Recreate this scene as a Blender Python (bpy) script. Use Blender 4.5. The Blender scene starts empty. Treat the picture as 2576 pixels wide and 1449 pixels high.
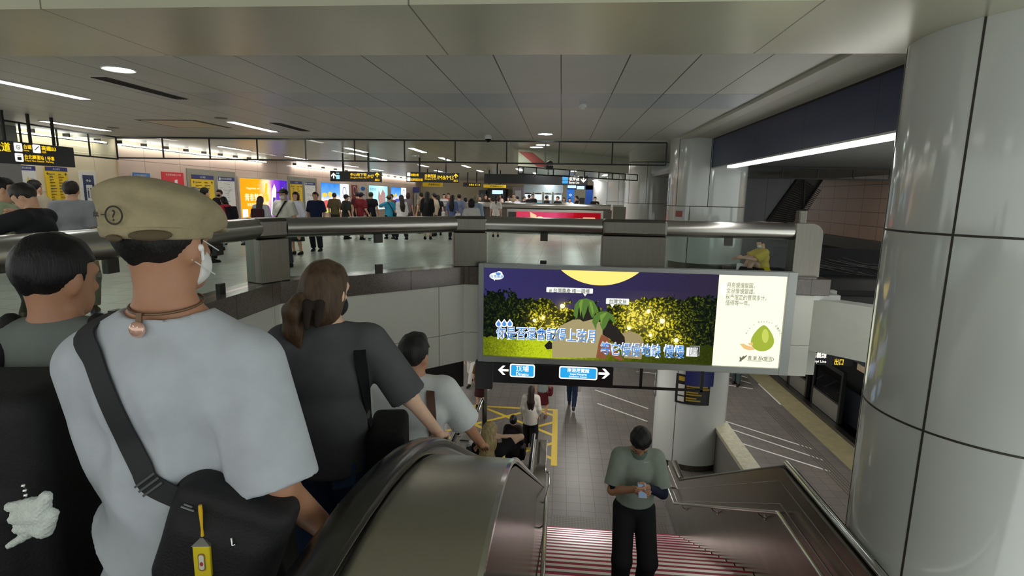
import bpy, math, random
import numpy as np
from math import sin, cos, pi, radians, sqrt, atan2
from mathutils import Vector, Matrix

SC = bpy.context.scene
COL = SC.collection
random.seed(7)
RNG = np.random.RandomState(5)

# ------------------------------------------------------------------ camera, world, exposure
EYE = np.array([0.0, 0.0, 1.65])            # standing at the top edge of the stairs; z = 0 is the concourse floor
FPX, IW, IH = 1370.0, 2576.0, 1449.0
PITCH, YAW, ROLL = radians(9.4819), radians(4.9245), radians(1.0885)
def _rx(a): return np.array([[1, 0, 0], [0, cos(a), -sin(a)], [0, sin(a), cos(a)]])
def _rz(a): return np.array([[cos(a), -sin(a), 0], [sin(a), cos(a), 0], [0, 0, 1]])
CR = _rz(YAW) @ _rx(pi/2-PITCH) @ _rz(ROLL)
cam_data = bpy.data.cameras.new('camera')
cam_data.sensor_width = 36.0
cam_data.lens = 36.0*FPX/IW
cam_data.clip_start = 0.02
cam_data.clip_end = 200
cam = bpy.data.objects.new('camera', cam_data)
COL.objects.link(cam)
cam.matrix_world = Matrix([list(CR[i])+[EYE[i]] for i in range(3)]+[[0, 0, 0, 1]])
SC.camera = cam
wd = bpy.data.worlds.new('world'); SC.world = wd; wd.use_nodes = True
wd.node_tree.nodes['Background'].inputs[0].default_value = (0.80, 0.86, 0.82, 1)
wd.node_tree.nodes['Background'].inputs[1].default_value = 1.5      # light of the rest of the station behind the photographer
SC.view_settings.view_transform = 'Standard'
SC.view_settings.look = 'None'
SC.view_settings.gamma = 1
SC.view_settings.use_curve_mapping = False
SC.view_settings.exposure = 0.15
LUM = 24.0                                   # radiance of the ceiling luminaires

def onX(px, py, c):
    d = CR @ np.array([(px-IW/2)/FPX, (IH/2-py)/FPX, -1.0]); return EYE+d*(c-EYE[0])/d[0]
def onY(px, py, c):
    d = CR @ np.array([(px-IW/2)/FPX, (IH/2-py)/FPX, -1.0]); return EYE+d*(c-EYE[1])/d[1]
def onZ(px, py, c):
    d = CR @ np.array([(px-IW/2)/FPX, (IH/2-py)/FPX, -1.0]); return EYE+d*(c-EYE[2])/d[2]

# ------------------------------------------------------------------ materials
def lin(c):
    c = c/255.0
    return c/12.92 if c <= 0.04045 else ((c+0.055)/1.055)**2.4
def S(r, g, b): return (lin(r), lin(g), lin(b), 1.0)
_M = {}
def new_mat(name):
    m = bpy.data.materials.new(name); m.use_nodes = True
    return m, m.node_tree, m.node_tree.nodes['Principled BSDF']
def mth(nt, op, a, b=None):
    n = nt.nodes.new('ShaderNodeMath'); n.operation = op
    for i, v in enumerate((a, b)):
        if v is None: continue
        if isinstance(v, (int, float)): n.inputs[i].default_value = v
        else: nt.links.new(v, n.inputs[i])
    return n.outputs[0]
def mixc(nt, f, a, b):
    n = nt.nodes.new('ShaderNodeMix'); n.data_type = 'RGBA'
    if isinstance(f, (int, float)): n.inputs[0].default_value = f
    else: nt.links.new(f, n.inputs[0])
    for i, v in ((6, a), (7, b)):
        if isinstance(v, tuple): n.inputs[i].default_value = v
        else: nt.links.new(v, n.inputs[i])
    return n.outputs[2]
def noise(nt, scale, detail=3, stretch=None):
    tc = nt.nodes.new('ShaderNodeTexCoord'); n = nt.nodes.new('ShaderNodeTexNoise')
    n.inputs['Scale'].default_value = scale; n.inputs['Detail'].default_value = detail
    if stretch:
        mp = nt.nodes.new('ShaderNodeMapping'); mp.inputs['Scale'].default_value = stretch
        nt.links.new(tc.outputs['Object'], mp.inputs[0]); nt.links.new(mp.outputs[0], n.inputs['Vector'])
    else: nt.links.new(tc.outputs['Object'], n.inputs['Vector'])
    return n.outputs['Fac']
def mat(name, col, rough=0.5, metal=0.0, var=0.0, vs=6.0, stretch=None, bump=0.0, bs=40.0, bstretch=None, spec=0.5, coat=0.0, sheen=0.0):
    if name in _M: return _M[name]
    m, nt, b = new_mat(name)
    b.inputs['Roughness'].default_value = rough; b.inputs['Metallic'].default_value = metal
    b.inputs['Specular IOR Level'].default_value = spec
    if coat: b.inputs['Coat Weight'].default_value = coat; b.inputs['Coat Roughness'].default_value = 0.08
    if sheen: b.inputs['Sheen Weight'].default_value = sheen
    if var:
        f = noise(nt, vs, 4, stretch)
        f = mth(nt, 'MULTIPLY', mth(nt, 'SUBTRACT', f, 0.3), 2.5)
        lo = tuple(c*(1-var) for c in col[:3])+(1,); hi = tuple(min(1, c*(1+var)) for c in col[:3])+(1,)
        nt.links.new(mixc(nt, f, lo, hi), b.inputs['Base Color'])
    else: b.inputs['Base Color'].default_value = col
    if bump:
        bn = nt.nodes.new('ShaderNodeBump'); bn.inputs['Strength'].default_value = bump; bn.inputs['Distance'].default_value = 0.01
        nt.links.new(noise(nt, bs, 4, bstretch), bn.inputs['Height']); nt.links.new(bn.outputs[0], b.inputs['Normal'])
    _M[name] = m; return m
def glow(name, col, strength):
    if name in _M: return _M[name]
    m, nt, b = new_mat(name)
    b.inputs['Base Color'].default_value = (0.02, 0.02, 0.02, 1); b.inputs['Emission Color'].default_value = col
    b.inputs['Emission Strength'].default_value = strength
    _M[name] = m; return m
def lined(name, base, line, axes, rough=0.4, spec=0.5, var=0.1, vs=1.5, metal=0.0, rvar=0.0, coat=0.0, tilevar=0.0):
    """surface with straight joints: axes = [(axis, period, offset, width)] in metres of world space"""
    m, nt, b = new_mat(name)
    tc = nt.nodes.new('ShaderNodeTexCoord'); sp = nt.nodes.new('ShaderNodeSeparateXYZ')
    nt.links.new(tc.outputs['Object'], sp.inputs[0])
    tot = None; ids = []
    for ax, per, off, w in axes:
        v = mth(nt, 'DIVIDE', mth(nt, 'SUBTRACT', sp.outputs[ax], off), per)
        ids.append(mth(nt, 'FLOOR', v))
        fr = mth(nt, 'FRACT', v)
        ln = mth(nt, 'LESS_THAN', fr, w/per)
        tot = ln if tot is None else mth(nt, 'MAXIMUM', tot, ln)
    f = mth(nt, 'MULTIPLY', mth(nt, 'SUBTRACT', noise(nt, vs, 5), 0.3), 2.5)
    if tilevar:
        cb = nt.nodes.new('ShaderNodeCombineXYZ')
        for i, q in enumerate(ids[:3]): nt.links.new(q, cb.inputs[i])
        wn = nt.nodes.new('ShaderNodeTexWhiteNoise'); nt.links.new(cb.outputs[0], wn.inputs['Vector'])
        f = mth(nt, 'ADD', mth(nt, 'MULTIPLY', f, 1-tilevar), mth(nt, 'MULTIPLY', wn.outputs['Value'], tilevar))
    lo = tuple(c*(1-var) for c in base[:3])+(1,); hi = tuple(min(1, c*(1+var)) for c in base[:3])+(1,)
    nt.links.new(mixc(nt, tot, mixc(nt, f, lo, hi), line), b.inputs['Base Color'])
    b.inputs['Roughness'].default_value = rough; b.inputs['Specular IOR Level'].default_value = spec; b.inputs['Metallic'].default_value = metal
    if coat: b.inputs['Coat Weight'].default_value = coat; b.inputs['Coat Roughness'].default_value = 0.05
    if rvar: nt.links.new(mth(nt, 'ADD', mth(nt, 'MULTIPLY', noise(nt, 2.2, 3), rvar), rough-rvar/2), b.inputs['Roughness'])
    _M[name] = m; return m
def glass(name, tint=(0.9, 0.95, 0.93, 1), a=0.92):
    if name in _M: return _M[name]
    m, nt, b = new_mat(name)
    tr = nt.nodes.new('ShaderNodeBsdfTransparent'); tr.inputs[0].default_value = tint
    gl = nt.nodes.new('ShaderNodeBsdfGlossy'); gl.inputs['Roughness'].default_value = 0.02
    fr = nt.nodes.new('ShaderNodeFresnel'); fr.inputs[0].default_value = 1.33
    mx = nt.nodes.new('ShaderNodeMixShader')
    ge = nt.nodes.new('ShaderNodeNewGeometry'); nt.links.new(mth(nt, 'MULTIPLY', fr.outputs[0], mth(nt, 'SUBTRACT', 1.0, ge.outputs['Backfacing'])), mx.inputs[0]); nt.links.new(tr.outputs[0], mx.inputs[1]); nt.links.new(gl.outputs[0], mx.inputs[2])
    nt.links.new(mx.outputs[0], nt.nodes['Material Output'].inputs[0])
    _M[name] = m; return m

STEEL = mat('brushed_steel', S(184, 181, 174), 0.28, 1.0, 0.05, 3.0, (1, 1, 30), 0.02, 60)
STEEL_D = mat('dark_steel', S(108, 104, 97), 0.36, 1.0, 0.07, 3.0, (14, 14, 0.6))
CHROME = mat('polished_steel', S(205, 205, 202), 0.14, 1.0)
BLACKM = mat('black_metal', S(26, 25, 24), 0.45, 0.3)
SIGNBLK = mat('sign_black', S(30, 30, 33), 0.4)
def parts(name, mbs, m, parent, **k):
    return [b.build(name, m, parent, **k) for b in mbs]
RUBBER = mat('black_rubber', S(16, 16, 17), 0.22, 0.0, spec=0.6)
GRANITE = lined('granite_cap', S(92, 82, 76), S(45, 40, 37), [(0, 0.9, 0.1, 0.012), (1, 0.9, 0.3, 0.012)], 0.18, 0.6, 0.35, 60)
WHITEPAINT = mat('white_paint', S(214, 215, 210), 0.5)
GREYPAINT = mat('grey_paint', S(150, 152, 152), 0.45)

# ------------------------------------------------------------------ mesh building
class MB:
    def __init__(s): s.v = []; s.f = []; s.m = []
    def add(s, vs, fs, mi=0):
        o = len(s.v); s.v += [tuple(float(c) for c in p) for p in vs]
        for f in fs: s.f.append([i+o for i in f]); s.m.append(mi)
        return s
    def box(s, x0, x1, y0, y1, z0, z1, mi=0):
        vs = [(x, y, z) for x in (x0, x1) for y in (y0, y1) for z in (z0, z1)]
        return s.add(vs, [(0, 1, 3, 2), (4, 6, 7, 5), (0, 4, 5, 1), (2, 3, 7, 6), (0, 2, 6, 4), (1, 5, 7, 3)], mi)
    def obox(s, c, r, u, hw, hh, hd, mi=0):
        c, r, u = (np.array(q, float) for q in (c, r, u)); n = np.cross(r, u)
        vs = [c+r*a*hw+u*b*hh+n*d*hd for a in (-1, 1) for b in (-1, 1) for d in (-1, 1)]
        return s.add(vs, [(0, 1, 3, 2), (4, 6, 7, 5), (0, 4, 5, 1), (2, 3, 7, 6), (0, 2, 6, 4), (1, 5, 7, 3)], mi)
    def prism(s, poly, axis, a, b, mi=0):
        """poly in the two other axes (in x,y,z order), extruded along axis from a to b"""
        n = len(poly); vs = []
        for c in (a, b):
            for p in poly:
                q = list(p); q.insert(axis, c); vs.append(q)
        fs = [tuple(range(n)), tuple(range(2*n-1, n-1, -1))]
        fs += [(i, (i+1) % n, n+(i+1) % n, n+i) for i in range(n)]
        return s.add(vs, fs, mi)
    def tube(s, pts, r, n=12, mi=0, caps=True, sx=1.0):
        pts = [np.array(p, float) for p in pts]; k = len(pts); rr = r if hasattr(r, '__len__') else [r]*k
        vs = []; prev = None
        for i, p in enumerate(pts):
            t = pts[min(i+1, k-1)]-pts[max(i-1, 0)]; t = t/(np.linalg.norm(t)+1e-9)
            if prev is None:
                a = np.array([0, 0, 1.0]) if abs(t[2]) < 0.9 else np.array([1.0, 0, 0])
            else: a = prev
            u = a-t*np.dot(a, t); u /= np.linalg.norm(u)+1e-9; w = np.cross(t, u); prev = u
            for j in range(n):
                an = 2*pi*j/n; vs.append(p+rr[i]*(cos(an)*u+sx*sin(an)*w))
        fs = [(i*n+j, i*n+(j+1) % n, (i+1)*n+(j+1) % n, (i+1)*n+j) for i in range(k-1) for j in range(n)]
        if caps: fs += [tuple(range(n-1, -1, -1)), tuple((k-1)*n+j for j in range(n))]
        return s.add(vs, fs, mi)
    def lathe(s, prof, c=(0, 0, 0), n=32, mi=0, caps=True, a0=0.0, a1=2*pi):
        vs = []; k = len(prof); full = abs(a1-a0-2*pi) < 1e-6; nn = n if full else n+1
        for r, z in prof:
            for j in range(nn):
                an = a0+(a1-a0)*j/n; vs.append((c[0]+r*cos(an), c[1]+r*sin(an), c[2]+z))
        fs = []
        for i in range(k-1):
            for j in range(n):
                j2 = (j+1) % nn; fs.append((i*nn+j, i*nn+j2, (i+1)*nn+j2, (i+1)*nn+j))
        if caps and full: fs += [tuple(range(nn-1, -1, -1)), tuple((k-1)*nn+j for j in range(nn))]
        return s.add(vs, fs, mi)
    def ball(s, c, rad, n=12, mi=0):
        rx, ry, rz = rad if hasattr(rad, '__len__') else (rad,)*3; vs = []; h = n//2
        for i in range(h+1):
            t = pi*i/h
            for j in range(n):
                a = 2*pi*j/n; vs.append((c[0]+rx*sin(t)*cos(a), c[1]+ry*sin(t)*sin(a), c[2]+rz*cos(t)))
        return s.add(vs, [(i*n+j, (i+1)*n+j, (i+1)*n+(j+1) % n, i*n+(j+1) % n) for i in range(h) for j in range(n)], mi)
    def build(s, name, mats, parent=None, smooth=False, bevel=0.0, label=None):
        me = bpy.data.meshes.new(name)
        off = np.array(parent.location) if parent is not None else np.zeros(3)
        if parent is not None and parent.parent is not None: off = off+np.array(parent.parent.location)
        vs = [tuple(np.array(p)-off) for p in s.v] if parent is not None else s.v
        me.from_pydata(vs, [], s.f)
        for m in (mats if isinstance(mats, (list, tuple)) else [mats]): me.materials.append(m)
        me.polygons.foreach_set('material_index', s.m)
        me.update()
        if smooth: smooth_by_angle(me)
        o = bpy.data.objects.new(name, me); COL.objects.link(o)
        if parent is not None: o.parent = parent
        if bevel:
            md = o.modifiers.new('bevel', 'BEVEL'); md.width = bevel; md.segments = 2; md.limit_method = 'ANGLE'; md.angle_limit = 0.7
        if label: o['label'] = label
        return o
def smooth_by_angle(me, ang=0.7):
    me.polygons.foreach_set('use_smooth', [True]*len(me.polygons))
    try: me.set_sharp_from_angle(angle=ang)
    except Exception: pass

def tag(o, label, cat, group=None, kind=None):
    o['label'] = label; o['category'] = cat
    if group: o['group'] = group
    if kind: o['kind'] = kind
    return o
def thing(name, loc, label, cat, group=None, kind=None):
    o = bpy.data.objects.new(name, None); o.empty_display_size = 0.1; COL.objects.link(o)
    o.location = [float(c) for c in loc]
    return tag(o, label, cat, group, kind)
def struct(name, mb, m, label, cat, smooth=False, bevel=0.0):
    return tag(mb.build(name, m, None, smooth, bevel), label, cat, None, 'structure')
def copy_tree(o, parent=None):
    c = o.copy(); COL.objects.link(c)
    if parent is not None: c.parent = parent
    for ch in list(o.children): copy_tree(ch, c)
    return c

# lettering: outline of a text laid into a plane, as mesh
class Fr:
    """a flat frame: origin, right, up; n points at the viewer"""
    def __init__(s, o, r=(1, 0, 0), u=(0, 0, 1)):
        s.o = np.array(o, float); s.r = np.array(r, float); s.u = np.array(u, float); s.n = np.cross(s.r, s.u)
    def p(s, x, y, d=0.0): return s.o+s.r*x+s.u*y+s.n*d
    def rect(s, mb, x0, x1, y0, y1, d0=0.0, d1=0.003, mi=0):
        mb.obox(s.p((x0+x1)/2, (y0+y1)/2, (d0+d1)/2), s.r, s.u, abs(x1-x0)/2, abs(y1-y0)/2, abs(d1-d0)/2, mi)
    def poly(s, mb, pts, d0=0.0, d1=0.003, mi=0):
        n = len(pts); vs = [s.p(x, y, d) for d in (d1, d0) for x, y in pts]
        mb.add(vs, [tuple(range(n)), tuple(range(2*n-1, n-1, -1))]+[(i, n+i, n+(i+1) % n, (i+1) % n) for i in range(n)], mi)
    def disc(s, mb, x, y, rx, ry=None, d0=0.0, d1=0.003, mi=0, n=28, rot=0.0, a0=0.0, a1=2*pi):
        ry = rx if ry is None else ry; pts = []
        for i in range(n):
            a = a0+(a1-a0)*i/(n if abs(a1-a0-2*pi) < 1e-6 else n-1); px, py = rx*cos(a), ry*sin(a)
            pts.append((x+px*cos(rot)-py*sin(rot), y+px*sin(rot)+py*cos(rot)))
        s.poly(mb, pts, d0, d1, mi)
    def rrect(s, mb, x0, x1, y0, y1, r, d0=0.0, d1=0.003, mi=0):
        pts = []
        for cx, cy, a in ((x1-r, y1-r, 0), (x0+r, y1-r, pi/2), (x0+r, y0+r, pi), (x1-r, y0+r, 1.5*pi)):
            for i in range(6): t = a+pi/2*i/5; pts.append((cx+r*cos(t), cy+r*sin(t)))
        s.poly(mb, pts, d0, d1, mi)
    def ring(s, mb, x, y, r0, r1, d0=0.0, d1=0.003, mi=0, n=32, sy=1.0):
        for i in range(n):
            a, b = 2*pi*i/n, 2*pi*(i+1)/n
            s.poly(mb, [(x+r0*cos(a), y+sy*r0*sin(a)), (x+r1*cos(a), y+sy*r1*sin(a)), (x+r1*cos(b), y+sy*r1*sin(b)), (x+r0*cos(b), y+sy*r0*sin(b))], d0, d1, mi)
    def arrow(s, mb, x, y, size, ang, d0=0.0, d1=0.003, mi=0):
        """arrow with open head pointing along ang"""
        c, q = cos(ang), sin(ang)
        def T(a, b): return (x+size*(a*c-b*q), y+size*(a*q+b*c))
        s.poly(mb, [T(-0.5, -0.1), T(0.4, -0.1), T(0.4, 0.1), T(-0.5, 0.1)], d0, d1, mi)
        s.poly(mb, [T(0.5, 0), T(0.05, 0.45), T(-0.2, 0.45), T(0.22, 0.0)], d0, d1, mi)
        s.poly(mb, [T(0.5, 0), T(0.22, 0), T(-0.2, -0.45), T(0.05, -0.45)], d0, d1, mi)
    def text(s, mb, body, x, y, size, d=0.004, align='LEFT', bold=0.0, width=None, mi=0, rot=0.0):
        cu = bpy.data.curves.new('lettering', 'FONT'); cu.body = body; cu.size = size; cu.align_x = align; cu.offset = (0.0 if 'M' in body else bold*0.7)*size; cu.resolution_u = 3
        o = bpy.data.objects.new('lettering', cu); COL.objects.link(o)
        ev = o.evaluated_get(bpy.context.evaluated_depsgraph_get()); me = ev.to_mesh()
        P = [(v.co.x, v.co.y) for v in me.vertices]; F = [tuple(p.vertices) for p in me.polygons]
        ev.to_mesh_clear(); bpy.data.objects.remove(o); bpy.data.curves.remove(cu)
        if not P: return
        k = 1.0
        if width:
            w = max(p[0] for p in P)-min(p[0] for p in P)
            k = width/w if w > 1e-6 else 1.0
        c, q = cos(rot), sin(rot)
        mb.add([s.p(x+(a*k)*c-b*q, y+(a*k)*q+b*c, d) for a, b in P], F, mi)
# ================================================================== the setting
ZL, ZP = -2.23, -4.80                        # stair landing, platform floor
CEIL = 3.05
m_floor = lined('concourse_tiles', S(178, 175, 168), S(112, 110, 104), [(0, 0.6, 0.05, 0.013), (1, 0.6, 0.1, 0.016)], 0.30, 0.4, 0.13, 1.2, rvar=0.12, tilevar=0.5)
m_plat = lined('platform_tiles', S(108, 101, 95), S(54, 50, 46), [(0, 0.3, 0.02, 0.009), (1, 0.3, 0.05, 0.009)], 0.38, 0.45, 0.16, 1.0, tilevar=0.45)
m_ceil = lined('ceiling_panels', S(194, 194, 187), S(58, 58, 56), [(0, 0.68, -0.055, 0.014)], 0.42, 0.4, 0.03, 0.8)
m_ceil2 = lined('far_ceiling_panels', S(180, 178, 166), S(84, 82, 76), [(0, 0.68, -0.055, 0.012), (1, 2.4, 1.0, 0.012)], 0.3, 0.5, 0.04, 0.8)
m_soffit = lined('beam_soffit_panels', S(206, 202, 180), S(130, 126, 110), [(0, 2.55, -1.02, 0.012)], 0.26, 0.6, 0.06, 0.6, metal=0.4)
m_cream = mat('cream_soffit', S(190, 188, 174), 0.45)
m_pink = lined('pink_stone_wall', S(212, 186, 168), S(150, 126, 112), [(1, 1.6, 0.2, 0.02), (2, 0.98, 0.55, 0.02)], 0.28, 0.5, 0.07, 0.7, tilevar=0.4)
m_pink2 = lined('pink_tile_wall', S(196, 160, 136), S(104, 78, 62), [(1, 0.95, 0.3, 0.02), (2, 0.42, 0.54, 0.02)], 0.3, 0.5, 0.08, 0.7, tilevar=0.5)
m_beige = lined('cream_stone_wall', S(226, 212, 178), S(186, 170, 138), [(1, 2.0, 0.4, 0.015), (2, 1.05, 0.5, 0.015)], 0.35, 0.5, 0.05, 0.7)
m_white = lined('white_wall_panels', S(206, 204, 194), S(120, 118, 110), [(2, 0.94, -0.952, 0.012), (1, 2.15, 1.15, 0.01)], 0.35, 0.45, 0.05, 1.0)
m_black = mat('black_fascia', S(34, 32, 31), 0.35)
m_enamel = mat('white_enamel', S(196, 198, 194), 0.12, 0.0, 0.04, 0.8, coat=0.6)
m_joint = mat('dark_joint', S(52, 45, 40), 0.6)
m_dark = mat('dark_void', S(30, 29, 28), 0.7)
m_navy = lined('navy_fascia_panels', S(30, 44, 84), S(12, 16, 30), [(1, 1.75, 0.72, 0.018)], 0.3, 0.5, 0.05, 1.0)

f = MB()
f.box(-14, -4.6, -6, 60, -0.25, 0).box(-4.6, 3.4, -6, 0.03, -0.25, 0).box(-4.6, 4.9, 10.5, 60, -0.25, 0)
f.prism([(-4.6, 7.9), (-2.0, 10.5), (-4.6, 10.5)], 2, -0.25, 0)
struct('floor', f, m_floor, 'grey glossy stone tile floor of the upper concourse', 'floor')
f = MB().box(-14, 8.1, 9.69, 60, ZP-0.25, ZP).box(-14, -3.7, 3, 9.69, ZP-0.25, ZP).box(2.6, 8.1, 2, 9.69, ZP-0.25, ZP)
struct('floor_platform', f, m_plat, 'brown grey small tile floor of the lower platform', 'floor')
f = MB().box(4.9, 9.5, 10.9, 30, -0.2, 0.0)
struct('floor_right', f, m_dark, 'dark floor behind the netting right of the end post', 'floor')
f = MB().box(-14, 2.82, 4.9, 13.88, CEIL, CEIL+0.1)
struct('ceiling', f, m_ceil, 'grey ceiling of long panels above the stair opening', 'ceiling')
f = MB().box(-14, 9.4, 14.05, 60, CEIL+0.02, CEIL+0.12)
struct('ceiling_far', f, m_ceil2, 'pale far ceiling over the concourse crowd', 'ceiling')
f = MB().box(-14, 6, -6, 3.55, CEIL, CEIL+0.1)
struct('ceiling_near', f, m_ceil, 'grey ceiling at the very top of the view', 'ceiling')
f = MB().box(-14, 6, 3.66, 4.9, 2.85, CEIL+0.1)
struct('ceiling_beam', f, m_soffit, 'broad shiny beam soffit across the top of the view', 'beam')
f = MB().box(-14, 2.82, 13.70, 14.05, 2.99, CEIL+0.1).box(2.62, 2.82, 4.9, 13.7, 3.0, CEIL+0.1)
struct('trim_1', f, m_cream, 'cream edge trim around the panelled ceiling', 'trim')
f = MB(); f.prism([(2.82, 3.04), (3.24, 2.98), (3.24, 3.12), (2.82, 3.12)], 1, 4.9, 13.0)
struct('ceiling_cove', f, m_cream, 'cream sloped soffit above the dark blue fascia', 'ceiling')
f = MB().box(-14, -7.5, 7.76, 8.95, CEIL-0.004, CEIL+0.02)
f = MB().box(-6.2, 2.62, 7.76, 8.95, CEIL-0.003, CEIL+0.01)
struct('ceiling_reflection', f, lined('ceiling_reflection', S(168, 174, 179), S(56, 56, 56), [(0, 0.68, -0.055, 0.014)], 0.35, 0.5, 0.02), 'bluish cross strip, a reflection tinted into the grey ceiling', 'ceiling')  # bluish tint paints a reflection across the ceiling panels
# dark blue fascia with its light line
t = thing('blue_fascia', (3.3, 9.0, 2.4), 'long dark blue fascia with a light line, between the two big columns', 'fascia', kind='structure')
MB().box(3.25, 3.40, 4.9, 12.62, 2.37, 2.955).build('panel', m_navy, t)
MB().box(3.25, 3.40, 4.9, 12.62, 2.955, 3.13).build('black_top_strip', BLACKM, t)  # solid black strip, closes the gap where world light came through
MB().box(3.262, 3.39, 4.9, 11.4, 2.30, 2.345).build('light_strip', glow('strip_glow', (1, 0.99, 0.97, 1), 9), t)
MB().box(3.26, 3.40, 4.9, 12.6, 2.345, 2.37).build('housing', STEEL, t)
f = MB().box(3.40, 9.5, 4.9, 22, 2.50, 2.62)
struct('ceiling_right', f, mat('grey_soffit', S(120, 120, 118), 0.5), 'low grey soffit right of the blue fascia', 'ceiling')

# walls
struct('floor_tracks', MB().box(8.1, 10.8, 2, 60, -5.7, -5.6), m_dark, 'dark track bed behind the platform doors', 'floor')
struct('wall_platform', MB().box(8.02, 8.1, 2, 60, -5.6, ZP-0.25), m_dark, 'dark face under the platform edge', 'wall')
struct('wall_left', MB().box(-13.2, -12.9, 15.2, 60, 0, CEIL+0.1), m_pink, 'pinkish stone wall with posters along the concourse', 'wall')
struct('wall_left_near', MB().box(-13.3, -12.96, 11.0, 15.2, 0, CEIL+0.1), m_beige, 'cream stone wall behind the black overhead sign', 'wall')
struct('wall_left_grey', MB().box(-13.0, -12.6, 8.0, 11.95, 0, CEIL+0.1), mat('grey_wall', S(112, 112, 110), 0.5), 'plain grey wall end left of the map poster', 'wall')
struct('wall_far', MB().box(-13.2, 9.5, 50, 50.3, 0, CEIL+0.1), m_beige, 'cream wall at the far end of the concourse', 'wall')
struct('wall_right', MB().box(9.5, 9.8, 13, 30, 0.55, 2.7), m_pink2, 'pink tiled wall seen between the two columns', 'wall')
struct('wall_right_base', MB().box(9.38, 9.8, 13, 30, 0.18, 0.55), mat('grey_ledge', S(92, 88, 82), 0.5), 'grey ledge under the pink tiled wall', 'wall')
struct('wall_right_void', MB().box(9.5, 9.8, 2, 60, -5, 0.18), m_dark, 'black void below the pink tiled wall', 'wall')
struct('wall_track', MB().box(10.6, 10.8, 2, 60, -5.6, -1.8), mat('tunnel_dark', S(24, 25, 28), 0.5), 'dark tunnel wall behind the platform doors', 'wall')

# parapet round the opening: white slab edge, black band, granite curb
PA = [(-4.2, -1.0), (-4.2, 7.75), (-1.80, 10.15), (4.62, 10.15)]
PB = [(-4.55, -1.0), (-4.55, 7.90), (-1.95, 10.5), (4.62, 10.5)]
def ring_wall(z0, z1, ino=0.0, outo=0.0, upto=3):
    mb = MB(); d = 0.7071
    nin = [(1, 0), (1, -0.414), (0.414, -1), (0, -1)]
    for i in range(upto):
        q = []
        for j, a, s in ((i, PA, ino), (i+1, PA, ino), (i+1, PB, -outo), (i, PB, -outo)):
            q.append((a[j][0]+nin[j][0]*s, a[j][1]+nin[j][1]*s))
        mb.prism(q, 2, z0, z1)
    return mb
struct('wall_opening', ring_wall(-1.53, 0.0), m_white, 'white panelled slab edge around the stair opening', 'wall')
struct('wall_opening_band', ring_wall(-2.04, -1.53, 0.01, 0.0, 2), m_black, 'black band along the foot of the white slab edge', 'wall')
t = tag(ring_wall(0.0, 0.335, 0.04, 0.04).build('granite_curb', GRANITE, None, False, 0.006), 'brown granite curb carrying the tube railing around the opening', 'curb')
t['kind'] = 'structure'
struct('ceiling_platform', MB().box(-14, 4.6, 10.5, 60, -1.53, -1.47).box(-14, -4.55, 3, 10.5, -1.53, -1.47), mat('platform_ceiling', S(150, 150, 146), 0.5), 'grey ceiling above the lower platform', 'ceiling')
q = [(4.42, 10.52), (7.2, 7.74), (7.45, 7.99), (4.62, 10.8)]
struct('wall_corner', MB().prism(q, 2, -1.06, -0.09), mat('white_slab_edge', S(206, 206, 196), 0.45, 0, 0.03), 'white angled slab edge right of the lit billboard', 'wall')
struct('wall_corner_low', MB().box(4.3, 4.98, 10.62, 10.9, -1.64, -1.0).box(4.5, 5.3, 10.75, 10.95, -1.0, 0.0), mat('white_slab_edge', S(200, 200, 190), 0.45), 'grey white block under the angled slab edge', 'wall')
q2 = [(4.7, 10.72), (7.45, 7.99), (9.5, 8.0), (9.5, 12), (4.7, 12)]
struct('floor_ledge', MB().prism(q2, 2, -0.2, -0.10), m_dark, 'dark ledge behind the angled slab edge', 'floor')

# columns
def column(x, y, r, z0, z1, rings, seams, label, basez=None):
    t = thing('column', (x, y, z0), label, 'column', None, 'structure')
    MB().lathe([(r, z0), (r, z1)], (x, y, 0), 96, caps=False).build('shaft', m_enamel, t, True)
    mb = MB()
    for z in rings: mb.lathe([(r-0.01, z-0.008), (r+0.002, z-0.008), (r+0.002, z+0.008), (r-0.01, z+0.008)], (x, y, 0), 96, caps=False)
    for a, zz0, zz1 in seams:
        a = radians(a); mb.obox((x+r*cos(a), y+r*sin(a), (zz0+zz1)/2), (-sin(a), cos(a), 0), (0, 0, 1), 0.0075, (zz1-zz0)/2, 0.002)
    mb.build('joint', m_joint, t)
    if basez is not None:
        MB().lathe([(r+0.012, basez), (r+0.012, basez+0.10), (r, basez+0.11)], (x, y, 0), 64, caps=False).build('plinth', STEEL_D, t, True)
    return t
column(3.45, 4.4, 0.875, ZP, 2.86, [1.45, 0.03, -1.39, -2.81], [(-152, ZP, 2.86), (-102, ZP, 2.86), (-202, ZP, 2.86)], 'huge white column at the near right, beside the stairs')
column(3.40, 13.4, 0.875, 0.24, CEIL, [1.52], [(-101, 1.52, CEIL), (-151, 1.52, CEIL), (-126, 0.24, 1.52)], 'white column at the far end of the blue fascia', None)
MB().lathe([(0.80, 0.0), (0.80, 0.24)], (3.4, 13.4, 0), 64, caps=False).build('plinth', STEEL_D, bpy.data.objects['column.001'], True)
column(3.40, 13.4, 0.86, ZP+0.16, -1.53, [], [(-126, ZP, -1.6)], 'white column down on the platform behind the climbing man')
MB().lathe([(0.84, ZP), (0.84, ZP+0.17)], (3.4, 13.4, 0), 64, caps=False).build('plinth', STEEL_D, bpy.data.objects['column.002'], True)
column(3.40, 22.4, 0.875, 0.0, CEIL, [1.5], [(-101, 1.5, CEIL), (-151, 1.5, CEIL)], 'white column partly hidden behind the blue fascia column', 0.0)
column(3.40, 31.4, 0.875, 0.0, CEIL, [1.5], [(-110, 0, CEIL)], 'small distant white column by the red banner', 0.0)

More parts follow.
